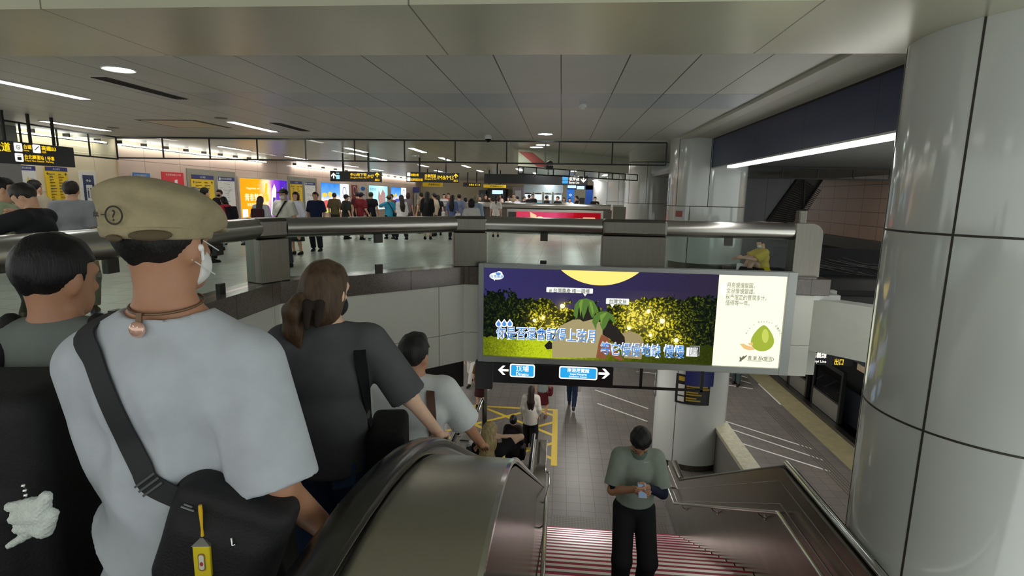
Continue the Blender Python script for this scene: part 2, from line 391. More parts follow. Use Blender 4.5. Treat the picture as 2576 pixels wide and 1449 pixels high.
# chamfered ceiling bulkhead far ahead, with red stripe
f = MB().prism([(-1.3, 16.4), (2.35, 20.05), (2.2, 20.2), (-1.45, 16.55)], 2, 2.56, CEIL+0.05)
struct('ceiling_bulkhead', f, mat('bulkhead_cream', S(206, 200, 178), 0.4), 'cream slanting bulkhead hanging in the far ceiling', 'bulkhead')
f = MB(); fr = Fr((-1.3, 16.4, 2.56), (0.7071, 0.7071, 0), (0, 0, 1))
fr.poly(f, [(0.0, 0.42), (0.55, 0.42), (1.35, 0.02), (0.75, 0.02)], 0.0, 0.012)
struct('trim_2', f, mat('red_stripe', S(190, 96, 92), 0.5), 'dull red diagonal stripe on the cream bulkhead', 'trim')

# ------------------------------------------------------------------ luminaires
m_lum = glow('lamp_diffuser', (1.0, 0.985, 0.94, 1), LUM)
m_spot = glow('downlight_diffuser', (0.93, 1.0, 0.97, 1), LUM*1.1)
def strip(x, y, label, L=1.72, w=0.20, z=CEIL):
    t = thing('ceiling_light', (x, y, z), label, 'ceiling light', 'long ceiling strip lights')
    mb = MB()
    for sx in (-1, 1): mb.box(x+sx*w/2-0.012, x+sx*w/2+0.012, y-L/2, y+L/2, z-0.014, z+0.004)
    for sy in (-1, 1): mb.box(x-w/2, x+w/2, y+sy*L/2-0.012, y+sy*L/2+0.012, z-0.014, z+0.004)
    mb.build('frame', WHITEPAINT, t)
    MB().box(x-w/2+0.012, x+w/2-0.012, y-L/2+0.012, y+L/2-0.012, z-0.010, z+0.002).build('diffuser', m_lum, t)
for x, y, l in ((-7.5, 7.45, 'long strip light nearest the top left corner of the view'), (-10.92, 11.8, 'strip light left of the square ceiling hatch'),
    (-6.7, 11.7, 'strip light between the hatch and the second dark vent'), (-10.9, 17.8, 'strip light above the white direction map beyond the smoke barrier'),
    (-10.85, 22.0, 'strip light in the far row above the orange advertisement'), (-6.7, 17.7, 'front light of the staggered pair right above the first yellow arrow sign'),
    (-7.38, 19.8, 'rear light of the staggered pair above the first yellow arrow sign'), (-7.37, 21.9, 'third strip light of the staggered row over the arrow sign'),
    (-4.6, 17.5, 'strip light beside the middle post of the smoke barrier'), (-4.57, 21.5, 'strip light right of the middle post, one row deeper'),
    (-10.8, 27.8, 'small strip light far down the left row'), (-10.7, 31.6, 'smaller strip light deeper in the left row'),
    (-6.7, 26.5, 'strip light above the right end of the first arrow sign'), (-4.6, 26.5, 'strip light above the second arrow sign, nearer one'),
    (-4.6, 31.0, 'strip light above the second arrow sign, farther one'), (-7.2, 32.0, 'tiny strip light between the two arrow signs'),
    (-1.6, 33.0, 'tiny strip light left of the black hanging boards'), (-1.6, 41.0, 'tiniest strip light over the far ticket machines')):
    strip(x, y, l, z=CEIL if y < 13.8 else CEIL+0.02)
for x, y in ((-7.5, 3.0-0.6), (-7.4, -2.5), (-3.2, -2.2), (-10.9, 6.4), (-0.2, -3.6)):  # added lamps out of view, fill light for the foreground
    strip(x, y, 'unseen strip light added above and behind the viewer as foreground fill')
strip(8.9, 15.0, 'strip light added in the low soffit, hidden behind the huge column, to light the pink wall', z=2.5)  # added out of sight to brighten the pink wall and stair slab
def down(x, y, label, r=0.15, z=CEIL):
    t = thing('downlight', (x, y, z), label, 'ceiling light', 'round ceiling lights')
    MB().lathe([(r, -0.002), (r+0.02, -0.012), (r+0.03, 0.0)], (x, y, z), 32, caps=False).build('rim', WHITEPAINT, t, True)
    MB().lathe([(0.0, -0.006), (r, -0.006)], (x, y, z), 32, caps=False).build('diffuser', m_spot, t)
down(-5.25, 6.32, 'round bright downlight nearest the top left strip light'); down(-0.40, 12.55, 'round downlight at the far middle edge of the grey ceiling')
down(-0.55, 15.3, 'round downlight above the camera unit ahead', 0.18, CEIL+0.02); down(-0.75, 16.0, 'second round downlight just behind the one above the camera unit', 0.18, CEIL+0.02)
for x, y in ((0.6, 22.5), (0.9, 25.5), (-0.9, 24.0), (0.6, 28.5), (-2.2, 29.0), (2.6, 34.0), (1.0, 38.0), (-3.6, 36.0), (-1.0, 45.5), (2.6, 44.0)): strip(x, y, 'strip light added behind the cream bulkhead to brighten the far hall', 2.4, 0.3, CEIL+0.02)  # extra lamps put in to brighten the far hall
def vent(x0, x1, y0, y1, label):
    t = thing('air_vent', ((x0+x1)/2, y0, CEIL), label, 'air vent', 'dark ceiling vents')
    MB().box(x0, x1, y0, y1, CEIL-0.006, CEIL+0.004).build('slot', mat('vent_dark', S(18, 17, 16), 0.6), t)
    mb = MB()
    for i in range(1, 5): xx = x0+(x1-x0)*i/5; mb.box(xx-0.004, xx+0.004, y0, y1, CEIL-0.012, CEIL-0.004)
    mb.build('grille', mat('vent_bar', S(48, 46, 44), 0.5), t)
vent(-6.0, -5.78, 6.75, 8.3, 'long dark vent slot beside the round downlight'); vent(-5.98, -5.76, 11.0, 12.4, 'dark vent slot right of the strip light over the cap')
t = thing('ceiling_hatch', (-8, 11.3, CEIL), 'square beige access hatch with dark outline in the ceiling', 'hatch')
MB().box(-8.65, -7.35, 10.68, 11.95, CEIL-0.004, CEIL+0.01).build('outline', m_joint, t); MB().box(-8.56, -7.44, 10.76, 11.87, CEIL-0.01, CEIL).build('panel', mat('hatch_panel', S(206, 192, 162), 0.4), t)
p = onZ(1466, 262, CEIL)
t = thing('smoke_detector', (p[0], p[1], CEIL), 'small white smoke detector on the grey ceiling', 'smoke detector')
MB().lathe([(0.05, 0), (0.06, -0.02), (0.055, -0.045), (0.03, -0.05)], p, 24).build('base', WHITEPAINT, t, True); MB().lathe([(0.03, -0.05), (0.034, -0.075), (0.0, -0.08)], p, 24).build('sensor', WHITEPAINT, t, True)
p = onZ(1228, 340, CEIL)
t = thing('dome_camera', (p[0], p[1], CEIL), 'white dome camera hanging above the smoke barrier', 'security camera')
MB().lathe([(0.07, 0), (0.085, -0.04), (0.085, -0.09)], p, 24).build('housing', WHITEPAINT, t, True); MB().lathe([(0.075, -0.09), (0.06, -0.135), (0.03, -0.16), (0, -0.165)], p, 24).build('dome', mat('dome_black', S(14, 14, 16), 0.1), t, True)
for i, (px, py) in enumerate(((556, 297), (285, 321), (2, 0), (870, 398))):
    if px < 10: continue
    p = onZ(px, py, CEIL)
    t = thing('ceiling_speaker', (p[0], p[1], CEIL), ('flat round ceiling speaker next to the hatch', 'faint round ceiling speaker left of the hatch', '', 'small round ceiling speaker beyond the smoke barrier')[i], 'speaker')
    MB().lathe([(0.0, -0.008), (0.11, -0.008), (0.12, 0)], p, 28, caps=False).build('grille', mat('speaker_grille', S(110, 104, 96), 0.6), t, True)
# light line in the cove above the poster wall
for i, (a, b) in enumerate(((9.6, 14.6), (15.1, 23.0), (25.6, 48.0))):
    t = thing('cove_light', (-12.75, a, 2.93), ('cove light line over the cream wall', 'cove light line over the red and orange posters', 'cove light line far down the poster wall')[i], 'cove light', 'cove light lines')
    MB().box(-12.82, -12.70, a, b, 2.915, 2.955).build('tube', glow('cove_glow', (1, 0.98, 0.95, 1), LUM*0.30), t)
    mb = MB(); y = a
    while y < b: mb.box(-12.84, -12.66, y-0.015, y+0.015, 2.955, 3.05); y += 0.95 if i < 2 else 1.6
    mb.box(-12.69, -12.66, a, b, 2.89, 2.91).build('bracket', BLACKM, t)
# unseen lights added under the slab, to brighten the platform
for x, y in ((0.8, 12.6), (0.8, 17.5), (-4.5, 15.5), (5.9, 13.2), (5.9, 18.0), (-4.5, 21), (0.8, 23), (6.6, 7.0)):
    strip(x, y, 'unseen strip light added under the slab to light the platform', 2.4, 0.36, -1.53 if x < 4.5 else -1.2)
struct('ceiling_tracks', MB().box(4.98, 10.8, 11.2, 60, -1.2, -1.1), mat('platform_ceiling2', S(120, 120, 118), 0.6), 'grey ceiling above the platform edge', 'ceiling')

# ------------------------------------------------------------------ smoke barriers (glass in black frames)
m_bglass = glass('barrier_glass', (0.93, 0.96, 0.94, 1))
def barrier(a, b, z0, z1, n, label, r=0.017):
    a, b = np.array(a, float), np.array(b, float)
    t = thing('smoke_barrier', ((a+b)/2)[:2].tolist()+[z0], label, 'smoke barrier')
    mb = MB(); d = (b-a)/np.linalg.norm(b-a); r3 = np.array([d[0], d[1], 0]); L = np.linalg.norm(b-a); mid = (a+b)/2
    for z in (z0, z1): mb.obox((mid[0], mid[1], z), r3, (0, 0, 1), L/2, r, r)
    for i in range(n+1):
        p = a+(b-a)*i/n; mb.obox((p[0], p[1], (z0+z1)/2), r3, (0, 0, 1), r*0.8, (z1-z0)/2, r*0.8)
    mb.build('frame', BLACKM, t)
    MB().obox((mid[0], mid[1], (z0+z1)/2), r3, (0, 0, 1), L/2, (z1-z0)/2-r, 0.004).build('pane', m_bglass, t)
barrier((-11.05, 13.0), (2.35, 13.0), 2.43, 2.93, 11, 'long glass smoke barrier in a black frame across the concourse')
barrier((-11.05, 13.0), (-10.72, 8.6), 2.40, 2.93, 5, 'glass smoke barrier running back above the black overhead sign')
barrier((4.5, 14.0), (8.6, 14.0), 2.22, 2.47, 5, 'black framed barrier behind the blue fascia, right side')
barrier((-1.3, 16.5), (2.8, 21.0), 2.34, 2.55, 8, 'thin framed barrier under the cream bulkhead', 0.016)

# ------------------------------------------------------------------ tube railing on the curb
def rail_post(cx, cy, r, w, d, label, z1=1.28):
    t = thing('railing_post', (cx, cy, 0.335), label, 'railing post')
    r3 = np.array([r[0], r[1], 0.0])
    MB().obox((cx, cy, (0.335+0.98)/2), r3, (0, 0, 1), w/2, (0.98-0.335)/2, d/2).build('column_box', STEEL_D, t, False, 0.012)
    MB().obox((cx, cy, (0.985+z1)/2), r3, (0, 0, 1), w/2+0.01, (z1-0.985)/2, d/2+0.02).build('head', STEEL_D, t, False, 0.05)
    return t
def rail_tube(a, b, label, z=1.13, r=0.15, clamps=2):
    a, b = np.array(a, float), np.array(b, float); d = (b-a)/np.linalg.norm(b-a)
    t = thing('tube_railing', ((a+b)/2).tolist()+[0.335], label, 'railing')
    MB().tube([(a[0], a[1], z), (b[0], b[1], z)], r, 32).build('tube', STEEL, t, True)
    L = np.linalg.norm(b-a); mid = (a+b)/2; r3 = (d[0], d[1], 0)
    MB().obox((mid[0], mid[1], 0.68), r3, (0, 0, 1), L/2-0.03, 0.33, 0.006).build('glass_pane', glass('rail_glass', (0.86, 0.93, 0.90, 1)), t)
    for i in range(clamps):
        mb = MB(); p = a+(b-a)*(i+0.5)/clamps
        mb.obox((p[0], p[1], 0.40), r3, (0, 0, 1), 0.06, 0.07, 0.03)
        mb.build('clamp', mat('clamp_dark', S(52, 48, 44), 0.4, 0.5), t); mb = MB()
        mb.obox((p[0], p[1], 0.94), r3, (0, 0, 1), 0.07, 0.10, 0.03)
        mb.build('clamp', mat('clamp_dark', S(52, 48, 44), 0.4, 0.5), t)
d45 = (0.7071, 0.7071)
rail_tube((-4.38, -1.0), (-4.38, 7.48), 'left run of the steel tube railing, passing behind the flat cap', clamps=5)
rail_post(-4.33, 7.74, (0.38, 0.92), 0.50, 0.34, 'wide steel post where the railing bends, left of the ponytail')
rail_tube((-4.16, 7.96), (-2.00, 10.12), 'angled run of the steel tube railing between the two bend posts', clamps=1)
rail_post(-1.72, 10.30, (0.96, 0.28), 0.62, 0.36, 'steel post at the upper left corner of the billboard')
rail_tube((-1.40, 10.33), (0.80, 10.33), 'straight tube railing above the left half of the billboard', clamps=1)
rail_post(1.36, 10.33, (1, 0), 1.16, 0.34, 'widest steel post, above the middle of the billboard')
rail_tube((1.92, 10.33), (4.25, 10.33), 'straight tube railing above the right half of the billboard', clamps=1)
t = thing('railing_post', (4.42, 10.33, 0.3), 'round topped end post of the tube railing above the white panel', 'railing post')
pts = [(4.20, 0.335), (4.66, 0.335), (4.66, 1.10)]+[(4.46+0.20*cos(a), 1.08+0.20*sin(a)) for a in np.linspace(0, pi/2, 8)]+[(4.20, 1.28)]
MB().prism([(x, z) for x, z in pts], 1, 10.16, 10.50).build('column_box', STEEL_D, t, False, 0.01)
MB().box(4.14, 4.86, 10.1, 10.6, 0.0, 0.30).build('granite_foot', GRANITE, t, False, 0.01); MB().box(4.4, 5.1, 10.2, 10.7, -0.10, 0.0).build('ledge', WHITEPAINT, t)

# dark enclosure and netting at the right, behind the end post
t = thing('stair_enclosure', (6.3, 17, 0), 'grey sloping stair enclosure with netted side behind the railing', 'stair enclosure')
y = 16.5
A = [onY(*q, y) for q in ((1862, 448), (2008, 448), (1930, 556), (1862, 560))]
MB().prism([(q[0], q[2]) for q in A], 1, y, y+1.5).build('slab', lined('slab_grey', S(98, 98, 100), S(60, 60, 62), [(0, 0.62, 0.2, 0.015)], 0.5, 0.4, 0.05), t)
B = [onY(*q, y) for q in ((2008, 448), (2068, 452), (2012, 536), (1998, 560), (1932, 558))]
MB().prism([(q[0], q[2]) for q in B], 1, y+0.05, y+0.3).build('net_panel', mat('net_backing', S(46, 40, 32), 0.6, 0, 0.6, 9), t)
mb = MB()
for i in range(22):
    s = i/21.0; a = A[1]*(1-s)+A[2]*s; b = B[1]*(1-s)+B[2]*s; mb.tube([(a[0], y-0.01, a[2]+0.02), (b[0], y-0.01, b[2]-0.32)], 0.012, 5)
mb.tube([tuple(A[1]+(0, -0.02, 0)), tuple(A[2]+(0, -0.02, 0))], 0.05, 8); mb.tube([tuple(B[1]+(0, -0.02, 0)), tuple(B[2]+(0, -0.02, 0))], 0.03, 8)
mb.tube([tuple(onY(2024, 450, y-0.02)), tuple(onY(2020, 560, y-0.02))], 0.02, 8)
mb.build('netting', BLACKM, t)
P = onY(2018, 560, 12.0); Q = onY(2030, 526, 12.0)
MB().box(P[0]-0.08, P[0]+0.10, 12.0, 12.2, 0, Q[2]).build('bollard', STEEL_D, t, False, 0.04)
t = thing('black_netting', (7.2, 12.6, 0), 'black netting over a dark void between end post and big column', 'netting')
MB().box(5.0, 8.6, 13.2, 13.25, 0.0, 0.62).build('backing', mat('net_black', S(17, 17, 18), 0.8), t)
mb = MB(); random.seed(3)
for i in range(34):
    z = random.uniform(0.03, 0.42); x = random.uniform(5.0, 8.0); mb.tube([(x, 13.18, z), (x+0.5, 13.17, z-0.07-random.random()*0.06), (x+0.9, 13.18, z-0.16)], 0.006, 4)
mb.build('strand', mat('net_grey', S(92, 90, 86), 0.6), t)
# ================================================================== stairs
m_tread = mat('stair_tread', S(112, 104, 98), 0.5, 0, 0.12, 8)
m_red = mat('stair_red_strip', S(196, 40, 84), 0.40)
m_nose = mat('stair_steel_strip', S(250, 244, 242), 0.42, 0.8)
X0, X1 = -0.12, 2.43
st = thing('staircase', (1.15, 5.2, ZP), 'wide staircase with red and silver striped steps below the viewer', 'staircase', kind='structure')
N2, Y1, Y2 = 15, 5.18, 9.69
for k in range(N2):
    z = ZL-(ZL-ZP)*k/N2; yn = Y1+(Y2-Y1)*k/(N2-1) if k else Y1
    pre = Y1+(Y2-Y1)*(k-1)/(N2-1) if k else 2.6
    s = MB().box(X0, X1, pre-0.02, yn-0.05, z-0.20, z).build('step', m_tread, st)
    MB().box(X0, X1, yn-0.080, yn-0.036, z-0.20, z+0.002).build('silver_strip', m_nose, s)
    MB().box(X0, X1, yn-0.036, yn, z-0.20, z+0.001).build('red_strip', m_red, s)
    if k == 0: MB().box(X0, X1, 2.6, Y1-0.3, z-0.02, z+0.0015).build('landing_tile', m_plat, s)
for k in range(12):                                              # upper flight, under the viewer
    z = ZL*(k+1)/13; y = 0.05+k*0.212
    MB().box(X0, 2.5, y, y+0.26, z-0.2, z).build('step', m_tread, st)
# tactile strip at the foot
tag(MB().box(0.0, 2.3, 9.95, 10.35, ZP, ZP+0.004).build('tactile_strip', lined('tactile', S(112, 106, 98), S(92, 86, 78), [(0, 0.06, 0, 0.02), (1, 0.06, 0, 0.02)], 0.5), None), 'grey dotted tactile strip across the foot of the stairs', 'tactile strip')['kind'] = 'structure'

STEELW = mat('steel_cladding', S(142, 136, 126), 0.24, 1.0, 0.10, 1.5, (1, 1, 6))
m_line = mat('panel_groove', S(186, 182, 172), 0.3, 1.0)
t = thing('stair_balustrade', (2.5, 7, ZP), 'steel clad wall with two handrails along the right of the stairs', 'balustrade')
zt = [(2.4, ZL+1.06), (5.70, ZL+1.06), (10.10, ZP+1.04), (11.0, ZP+1.04)]
MB().prism(zt+[(11.0, ZP), (9.6, ZP), (5.2, ZL-0.3), (2.4, ZL-0.3)], 0, 2.44, 2.60).build('wall_panel', STEELW, t, False, 0.01)
mb = MB()
for o in (0.13, 0.36):
    pr = [(2.4, ZL+1.06-o), (5.70-o*0.27, ZL+1.06-o), (10.10-o*0.27, ZP+1.04-o), (11.0, ZP+1.04-o)]
    mb.tube([(2.437, y, z) for y, z in pr], 0.005, 6)
mb.build('groove', m_line, t)
MB().tube([(2.52, 2.4, ZL+1.10), (2.52, 5.72, ZL+1.10), (2.52, 5.735, ZL+1.095)], 0.032, 20).build('top_rail', CHROME, t, True)
MB().tube([(2.50, 5.72, ZL+1.07), (2.50, 10.16, ZP+1.06)], 0.022, 16).build('slope_rail', STEEL_D, t, True)
MB().tube([(2.50, 10.14, ZP+1.09), (2.49, 10.80, ZP+1.10)], 0.030, 20).build('end_rail', CHROME, t, True)
hr = MB().tube([(2.35, 2.4, ZL+0.70), (2.35, 5.42, ZL+0.70), (2.35, 5.46, ZL+0.68), (2.35, 9.88, ZP+0.71), (2.35, 9.95, ZP+0.70), (2.35, 10.42, ZP+0.70), (2.37, 10.47, ZP+0.70), (2.43, 10.49, ZP+0.70), (2.46, 10.49, ZP+0.70)], 0.02, 14).build('handrail', CHROME, t, True)
for y, z in ((4.3, ZL+0.70), (5.95, ZL+0.70-0.29), (7.6, ZL+0.70-1.25), (9.3, ZL+0.70-2.23)):
    MB().tube([(2.35, y, z-0.02), (2.37, y, z-0.06), (2.42, y, z-0.09), (2.44, y, z-0.09)], 0.008, 8).ball((2.437, y, z-0.09), (0.01, 0.035, 0.035), 10).build('bracket', CHROME, hr, True)
# left handrail of the stairs
t = thing('stair_handrail', (-0.06, 7, ZP), 'steel tube handrail at the left of the stairs below the escalator side', 'handrail')
MB().tube([(-0.05, 2.0, ZL+0.90), (-0.05, 5.06, ZL+0.90), (-0.05, 5.10, ZL+0.88), (-0.05, 9.86, ZP+0.91), (-0.05, 9.92, ZP+0.90), (-0.05, 10.35, ZP+0.90), (-0.07, 10.42, ZP+0.90), (-0.12, 10.44, ZP+0.90)], 0.021, 16).build('tube', CHROME, t, True)
for y, z in ((3.2, ZL+0.9), (4.7, ZL+0.9), (6.4, ZL+0.9-0.75), (8.2, ZL+0.9-1.79)):
    MB().tube([(-0.05, y, z-0.02), (-0.06, y, z-0.06), (-0.10, y, z-0.09), (-0.135, y, z-0.09)], 0.009, 8).build('bracket', CHROME, t, True)
# low granite topped wall at the platform, right of the stair foot
t = thing('low_wall', (4.0, 10, ZP), 'low grey wall with a pale stone top right of the platform column', 'low wall', kind='structure')
MB().box(3.88, 4.18, 6.0, 13.0, ZP, -3.78).build('body', mat('lowwall_grey', S(112, 108, 102), 0.5), t); MB().box(3.85, 4.23, 6.0, 13.03, -3.78, -3.69).build('top', mat('lowwall_top', S(176, 170, 142), 0.5, 0, 0.16, 12), t)

# ================================================================== escalators
def esc_profile(z0, R, ystart, zend, R2=1.6, yend=12.0, n=8):
    a = radians(30); pts = [(-1.6, z0), (ystart, z0)]
    for i in range(1, n+1): t = a*i/n; pts.append((ystart+R*sin(t), z0-R*(1-cos(t))))
    y, z = pts[-1]; d2 = R2*(1-cos(a)); zb = zend+d2; yb = y+(z-zb)/math.tan(a)
    pts.append((yb, zb)); yc = yb+R2*sin(a)
    for i in range(1, n+1): t = a*(1-i/n); pts.append((yc-R2*sin(t), zend+R2*(1-cos(t))))
    pts.append((yend, zend)); return pts
m_deck = mat('deck_steel', S(176, 172, 160), 0.26, 1.0, 0.06, 1.2, (1, 1, 1))
m_inner = mat('inner_panel', S(120, 118, 114), 0.3, 0.9, 0.1, 2)
m_step = lined('escalator_step', S(84, 84, 84), S(34, 34, 34), [(0, 0.012, 0, 0.005)], 0.4, 0.5, 0.08, 3, metal=0.6)
m_yel = mat('yellow_line', S(206, 176, 50), 0.5)
def band(mb, prof, x0, x1, th, mi=0):
    n = len(prof); vs = [(x, y, z-o) for x in (x0, x1) for o in (0, th) for y, z in prof]
    fs = []
    for i in range(n-1):
        fs += [(i, 2*n+i, 2*n+i+1, i+1), (n+i, n+i+1, 3*n+i+1, 3*n+i), (i, i+1, n+i+1, n+i), (2*n+i, 3*n+i, 3*n+i+1, 2*n+i+1)]
    fs += [(0, n, 3*n, 2*n), (n-1, 3*n-1, 4*n-1, 2*n+n-1)]
    mb.add(vs, fs, mi)
def tread_z(y): return min(0.0, -(0.4*math.floor(y/0.4+1e-6)+0.37-1.55)*0.577)         # height of the moving step under y
def make_escalator(dx, label, outer):
    e = thing('escalator', (-1.08+dx, 5, ZP), label, 'escalator', 'the two escalators side by side')
    ph = esc_profile(0.955, 2.2, 0.98, -3.845, 1.8, 12.1)
    for sx, xc in (('r', -0.455), ('l', -1.70)):
        xc += dx; p = ph; mb = MB()
        pts = [(xc, y, z-0.025) for y, z in p]
        ye, ze = p[-1]
        pts += [(xc, ye+0.22*sin(a), ze-0.025-0.22*(1-cos(a))) for a in np.linspace(0.2, 2.9, 9)]
        # a flat rounded belt: wider than thick
        k = len(pts); vs = []; n = 12
        for i, q in enumerate(pts):
            q0, q1 = np.array(pts[max(i-1, 0)]), np.array(pts[min(i+1, k-1)]); tt = q1-q0; tt /= np.linalg.norm(tt)
            nn = np.array([0, -tt[2], tt[1]])
            for j in range(n):
                a = 2*pi*j/n; ca, sa = cos(a), sin(a)
                vs.append(np.array(q)+np.array([0.042, 0, 0])*np.sign(ca)*abs(ca)**0.6+nn*0.022*np.sign(sa)*abs(sa)**0.8)
        mb.add(vs, [(i*n+j, i*n+(j+1) % n, (i+1)*n+(j+1) % n, (i+1)*n+j) for i in range(k-1) for j in range(n)])
        mb.build('handrail', RUBBER, e, True)
        pb = [(y, z-0.05) for y, z in p]
        MB().prism(pb+[(12.05, ZP), (10.2, ZP)]+[(9.3, -4.75), (1.9, -0.5), (0.9, -0.15), (-1.6, -0.15)], 0, xc-0.014, xc+0.014).build('balustrade_panel', m_inner, e)
        mb = MB(); band(mb, [(y, z-0.045) for y, z in p], xc-0.03, xc+0.03, 0.03); mb.build('rail_guide', CHROME, e, True)
    pd = esc_profile(0.905, 1.75, 1.05, -3.93, 1.6, 12.0)
    mb = MB(); band(mb, pd, -0.415+dx, outer, 0.03); mb.build('deck_cover', m_deck, e, True)
    if dx == 0:
        mb = MB(); band(mb, [(y, z+0.004) for y, z in pd], outer-0.006, outer+0.006, 0.016); mb.build('deck_edge', CHROME, e, True)
        MB().prism([(y, z-0.02) for y, z in pd]+[(12.0, ZP), (-1.6, ZP)], 0, outer-0.02, outer).build('side_cladding', STEELW, e)
    y = 0.0; k = 0
    while y < 11.6:
        z = tread_z(y)
        z = max(z, ZP+0.005)
        if z > ZP+0.01 or y > 9.6:
            s = MB().box(-1.60+dx, -0.56+dx, y, y+0.40, z-0.22, z).build('step', m_step, e)
        y += 0.40; k += 1
    MB().box(-1.66+dx, -0.50+dx, -1.6, 0.0, -0.04, 0.004).build('comb_plate', STEEL_D, e)
    MB().box(-1.62+dx, -0.54+dx, 9.9, 12.4, ZP, ZP+0.006).build('landing_plate', STEEL_D, e)
    return e
make_escalator(0.0, 'escalator going down with riders on it, right beside the stairs', -0.135)
make_escalator(-1.86, 'second escalator at the left, mostly hidden behind its riders', -0.415-1.86+0.33)
t = thing('newel_panel', (-2.0, 11.9, ZP), 'steel panel between the two lower escalator ends', 'steel panel')
MB().box(-2.16, -1.78, 11.7, 12.05, ZP, -3.90).build('panel', STEEL, t, False, 0.01)
MB().box(-2.06, -1.86, 11.66, 11.72, -4.3, -4.05).build('control_box', mat('control_dark', S(58, 54, 50), 0.5), t); MB().box(-1.99, -1.92, 11.64, 11.72, -4.04, -3.97).build('button', WHITEPAINT, t)
t = thing('guard_rail', (-1.9, 12.3, ZP), 'chrome guard rail standing behind the lower escalator end', 'guard rail')
MB().tube([(-1.98, 12.1, ZP), (-1.98, 12.1, -3.95), (-1.80, 12.6, -3.35), (-1.78, 12.7, -3.30), (-1.76, 12.75, -3.4), (-1.75, 12.75, ZP)], 0.035, 14).build('tube', CHROME, t, True)
MB().box(-1.73, -1.66, 12.68, 12.75, ZP, -2.5).build('post', STEEL_D, t)

# platform markings
ym = MB()
xs0, xs1, ys0, ys1 = -4.6, 0.05, 12.45, 16.0
ym.box(xs0, xs1-0.09, ys1-0.06, ys1+0.06, ZP, ZP+0.0042); ym.box(xs1-0.09, xs1+0.06, ys0, ys1+0.06, ZP, ZP+0.0050)
for k in range(-4, 6):
    for s in (1, -1):
        xa = xs0+0.6+k*1.72
        p0 = np.array([xa, ys1]); L = ys1-ys0; dx = -s*L*1.25
        q0, q1 = p0, p0+np.array([dx, -L])
        # clip to the box
        ts = [0.0, 1.0]
        for lim, sg in ((xs0, 1), (xs1, -1)):
            a, b = (q0[0]-lim)*sg, (q1[0]-lim)*sg
            if a < 0 and b < 0: ts = None; break
            if a < 0: ts[0] = max(ts[0], a/(a-b))
            elif b < 0: ts[1] = min(ts[1], a/(a-b))
        if not ts or ts[1]-ts[0] < 0.02: continue
        m0, m1 = q0+(q1-q0)*ts[0], q0+(q1-q0)*ts[1]; d = (m1-m0)/np.linalg.norm(m1-m0); c = (m0+m1)/2
        ym.obox((c[0], c[1], ZP+0.0020+0.0008*s), (d[0], d[1], 0), (-d[1], d[0], 0), np.linalg.norm(m1-m0)/2, 0.055, 0.0008)
tag(ym.build('floor_marking', m_yel, None), 'yellow crossed box painted on the floor before the escalator', 'floor marking', kind='structure')
wm = MB()
for a, b in (((1810, 1055), (2045, 1130)), ((1840, 1080), (2072, 1158)), ((1868, 1116), (2088, 1186)), ((1497, 981), (1630, 1028)), ((1503, 1015), (1628, 1060)), ((1818, 932), (1880, 950)), ((1818, 945), (1888, 964)), ((1818, 967), (1894, 978)), ((1600, 935), (1660, 940))):
    a, b = onZ(*a, ZP), onZ(*b, ZP); d = (b-a)/np.linalg.norm(b-a); c = (a+b)/2
    wm.obox((c[0], c[1], ZP+0.0015), (d[0], d[1], 0), (-d[1], d[0], 0), np.linalg.norm(b-a)/2, 0.028, 0.0015)
wm.box(7.25, 7.37, 17.45, 19.45, ZP, ZP+0.003)
tag(wm.build('queue_marking', mat('white_line', S(214, 212, 206), 0.5), None), 'white queueing lines painted on the platform floor', 'floor marking', kind='structure')
f = MB().box(7.30, 8.1, 6, 60, ZP, ZP+0.004)
tag(f.build('platform_edge', mat('edge_beige', S(148, 138, 104), 0.5, 0, 0.12, 4), None), 'beige edge strip of the platform before the glass doors', 'platform edge', kind='structure')
mb = MB()
for i in range(5): mb.box(6.62+i*0.075, 6.65+i*0.075, 6, 17.2, ZP, ZP+0.005)
tag(mb.build('guide_strip', mat('guide_grey', S(86, 80, 72), 0.5), None), 'ribbed guide strip running along the platform edge', 'tactile strip', kind='structure')

# platform screen doors
m_psd = glass('door_glass', (0.35, 0.38, 0.42, 1))
f = MB().box(8.02, 8.22, 6, 60, ZP, ZP+0.10)
tag(f.build('door_sill', STEEL_D, None), 'steel sill under the platform screen doors', 'sill', kind='structure')
lab = ('platform screen door nearest the big right column', 'platform screen door with dark gap beside it', 'platform screen door under the white slab block', 'platform screen door just left of the slab block', 'far platform screen door behind the billboard edge')
for i, (y0, y1) in enumerate(((15.85, 17.55), (18.0, 19.3), (19.45, 20.7), (21.0, 23.0), (23.3, 25.3))):
    t = thing('screen_door', (8.3, (y0+y1)/2, ZP+0.1), lab[i], 'platform door', 'platform screen doors')
    b = ZP+0.1
    mb = MB()
    for yy in (y0, y1): mb.box(8.24, 8.34, yy-0.05, yy+0.05, b, -3.15)
    mb.box(8.25, 8.33, y0, y1, -3.28, -3.15).box(8.25, 8.33, y0, y1, b+0.52, b+0.58); mb.build('frame', BLACKM if i == 0 else STEEL_D, t)
    MB().box(8.25, 8.33, y0+0.05, y1-0.05, b, b+0.52).build('kick_panel', mat('kick_steel', S(150, 146, 140), 0.35, 0.7), t)
    MB().box(8.28, 8.30, y0+0.05, y1-0.05, b+0.58, -3.28).build('glass_pane', m_psd, t)
t = thing('platform_pillar', (8.2, 20.85, ZP), 'white square pillar standing between the screen doors', 'pillar')
MB().box(7.95, 8.3, 20.72, 20.98, ZP, -2.0).build('shaft', WHITEPAINT, t); MB().box(7.92, 8.33, 20.69, 21.01, ZP, ZP+0.2).build('foot', STEEL_D, t)
t = thing('train', (9.4, 20, ZP), 'dim train with blue seats behind the platform doors', 'train')
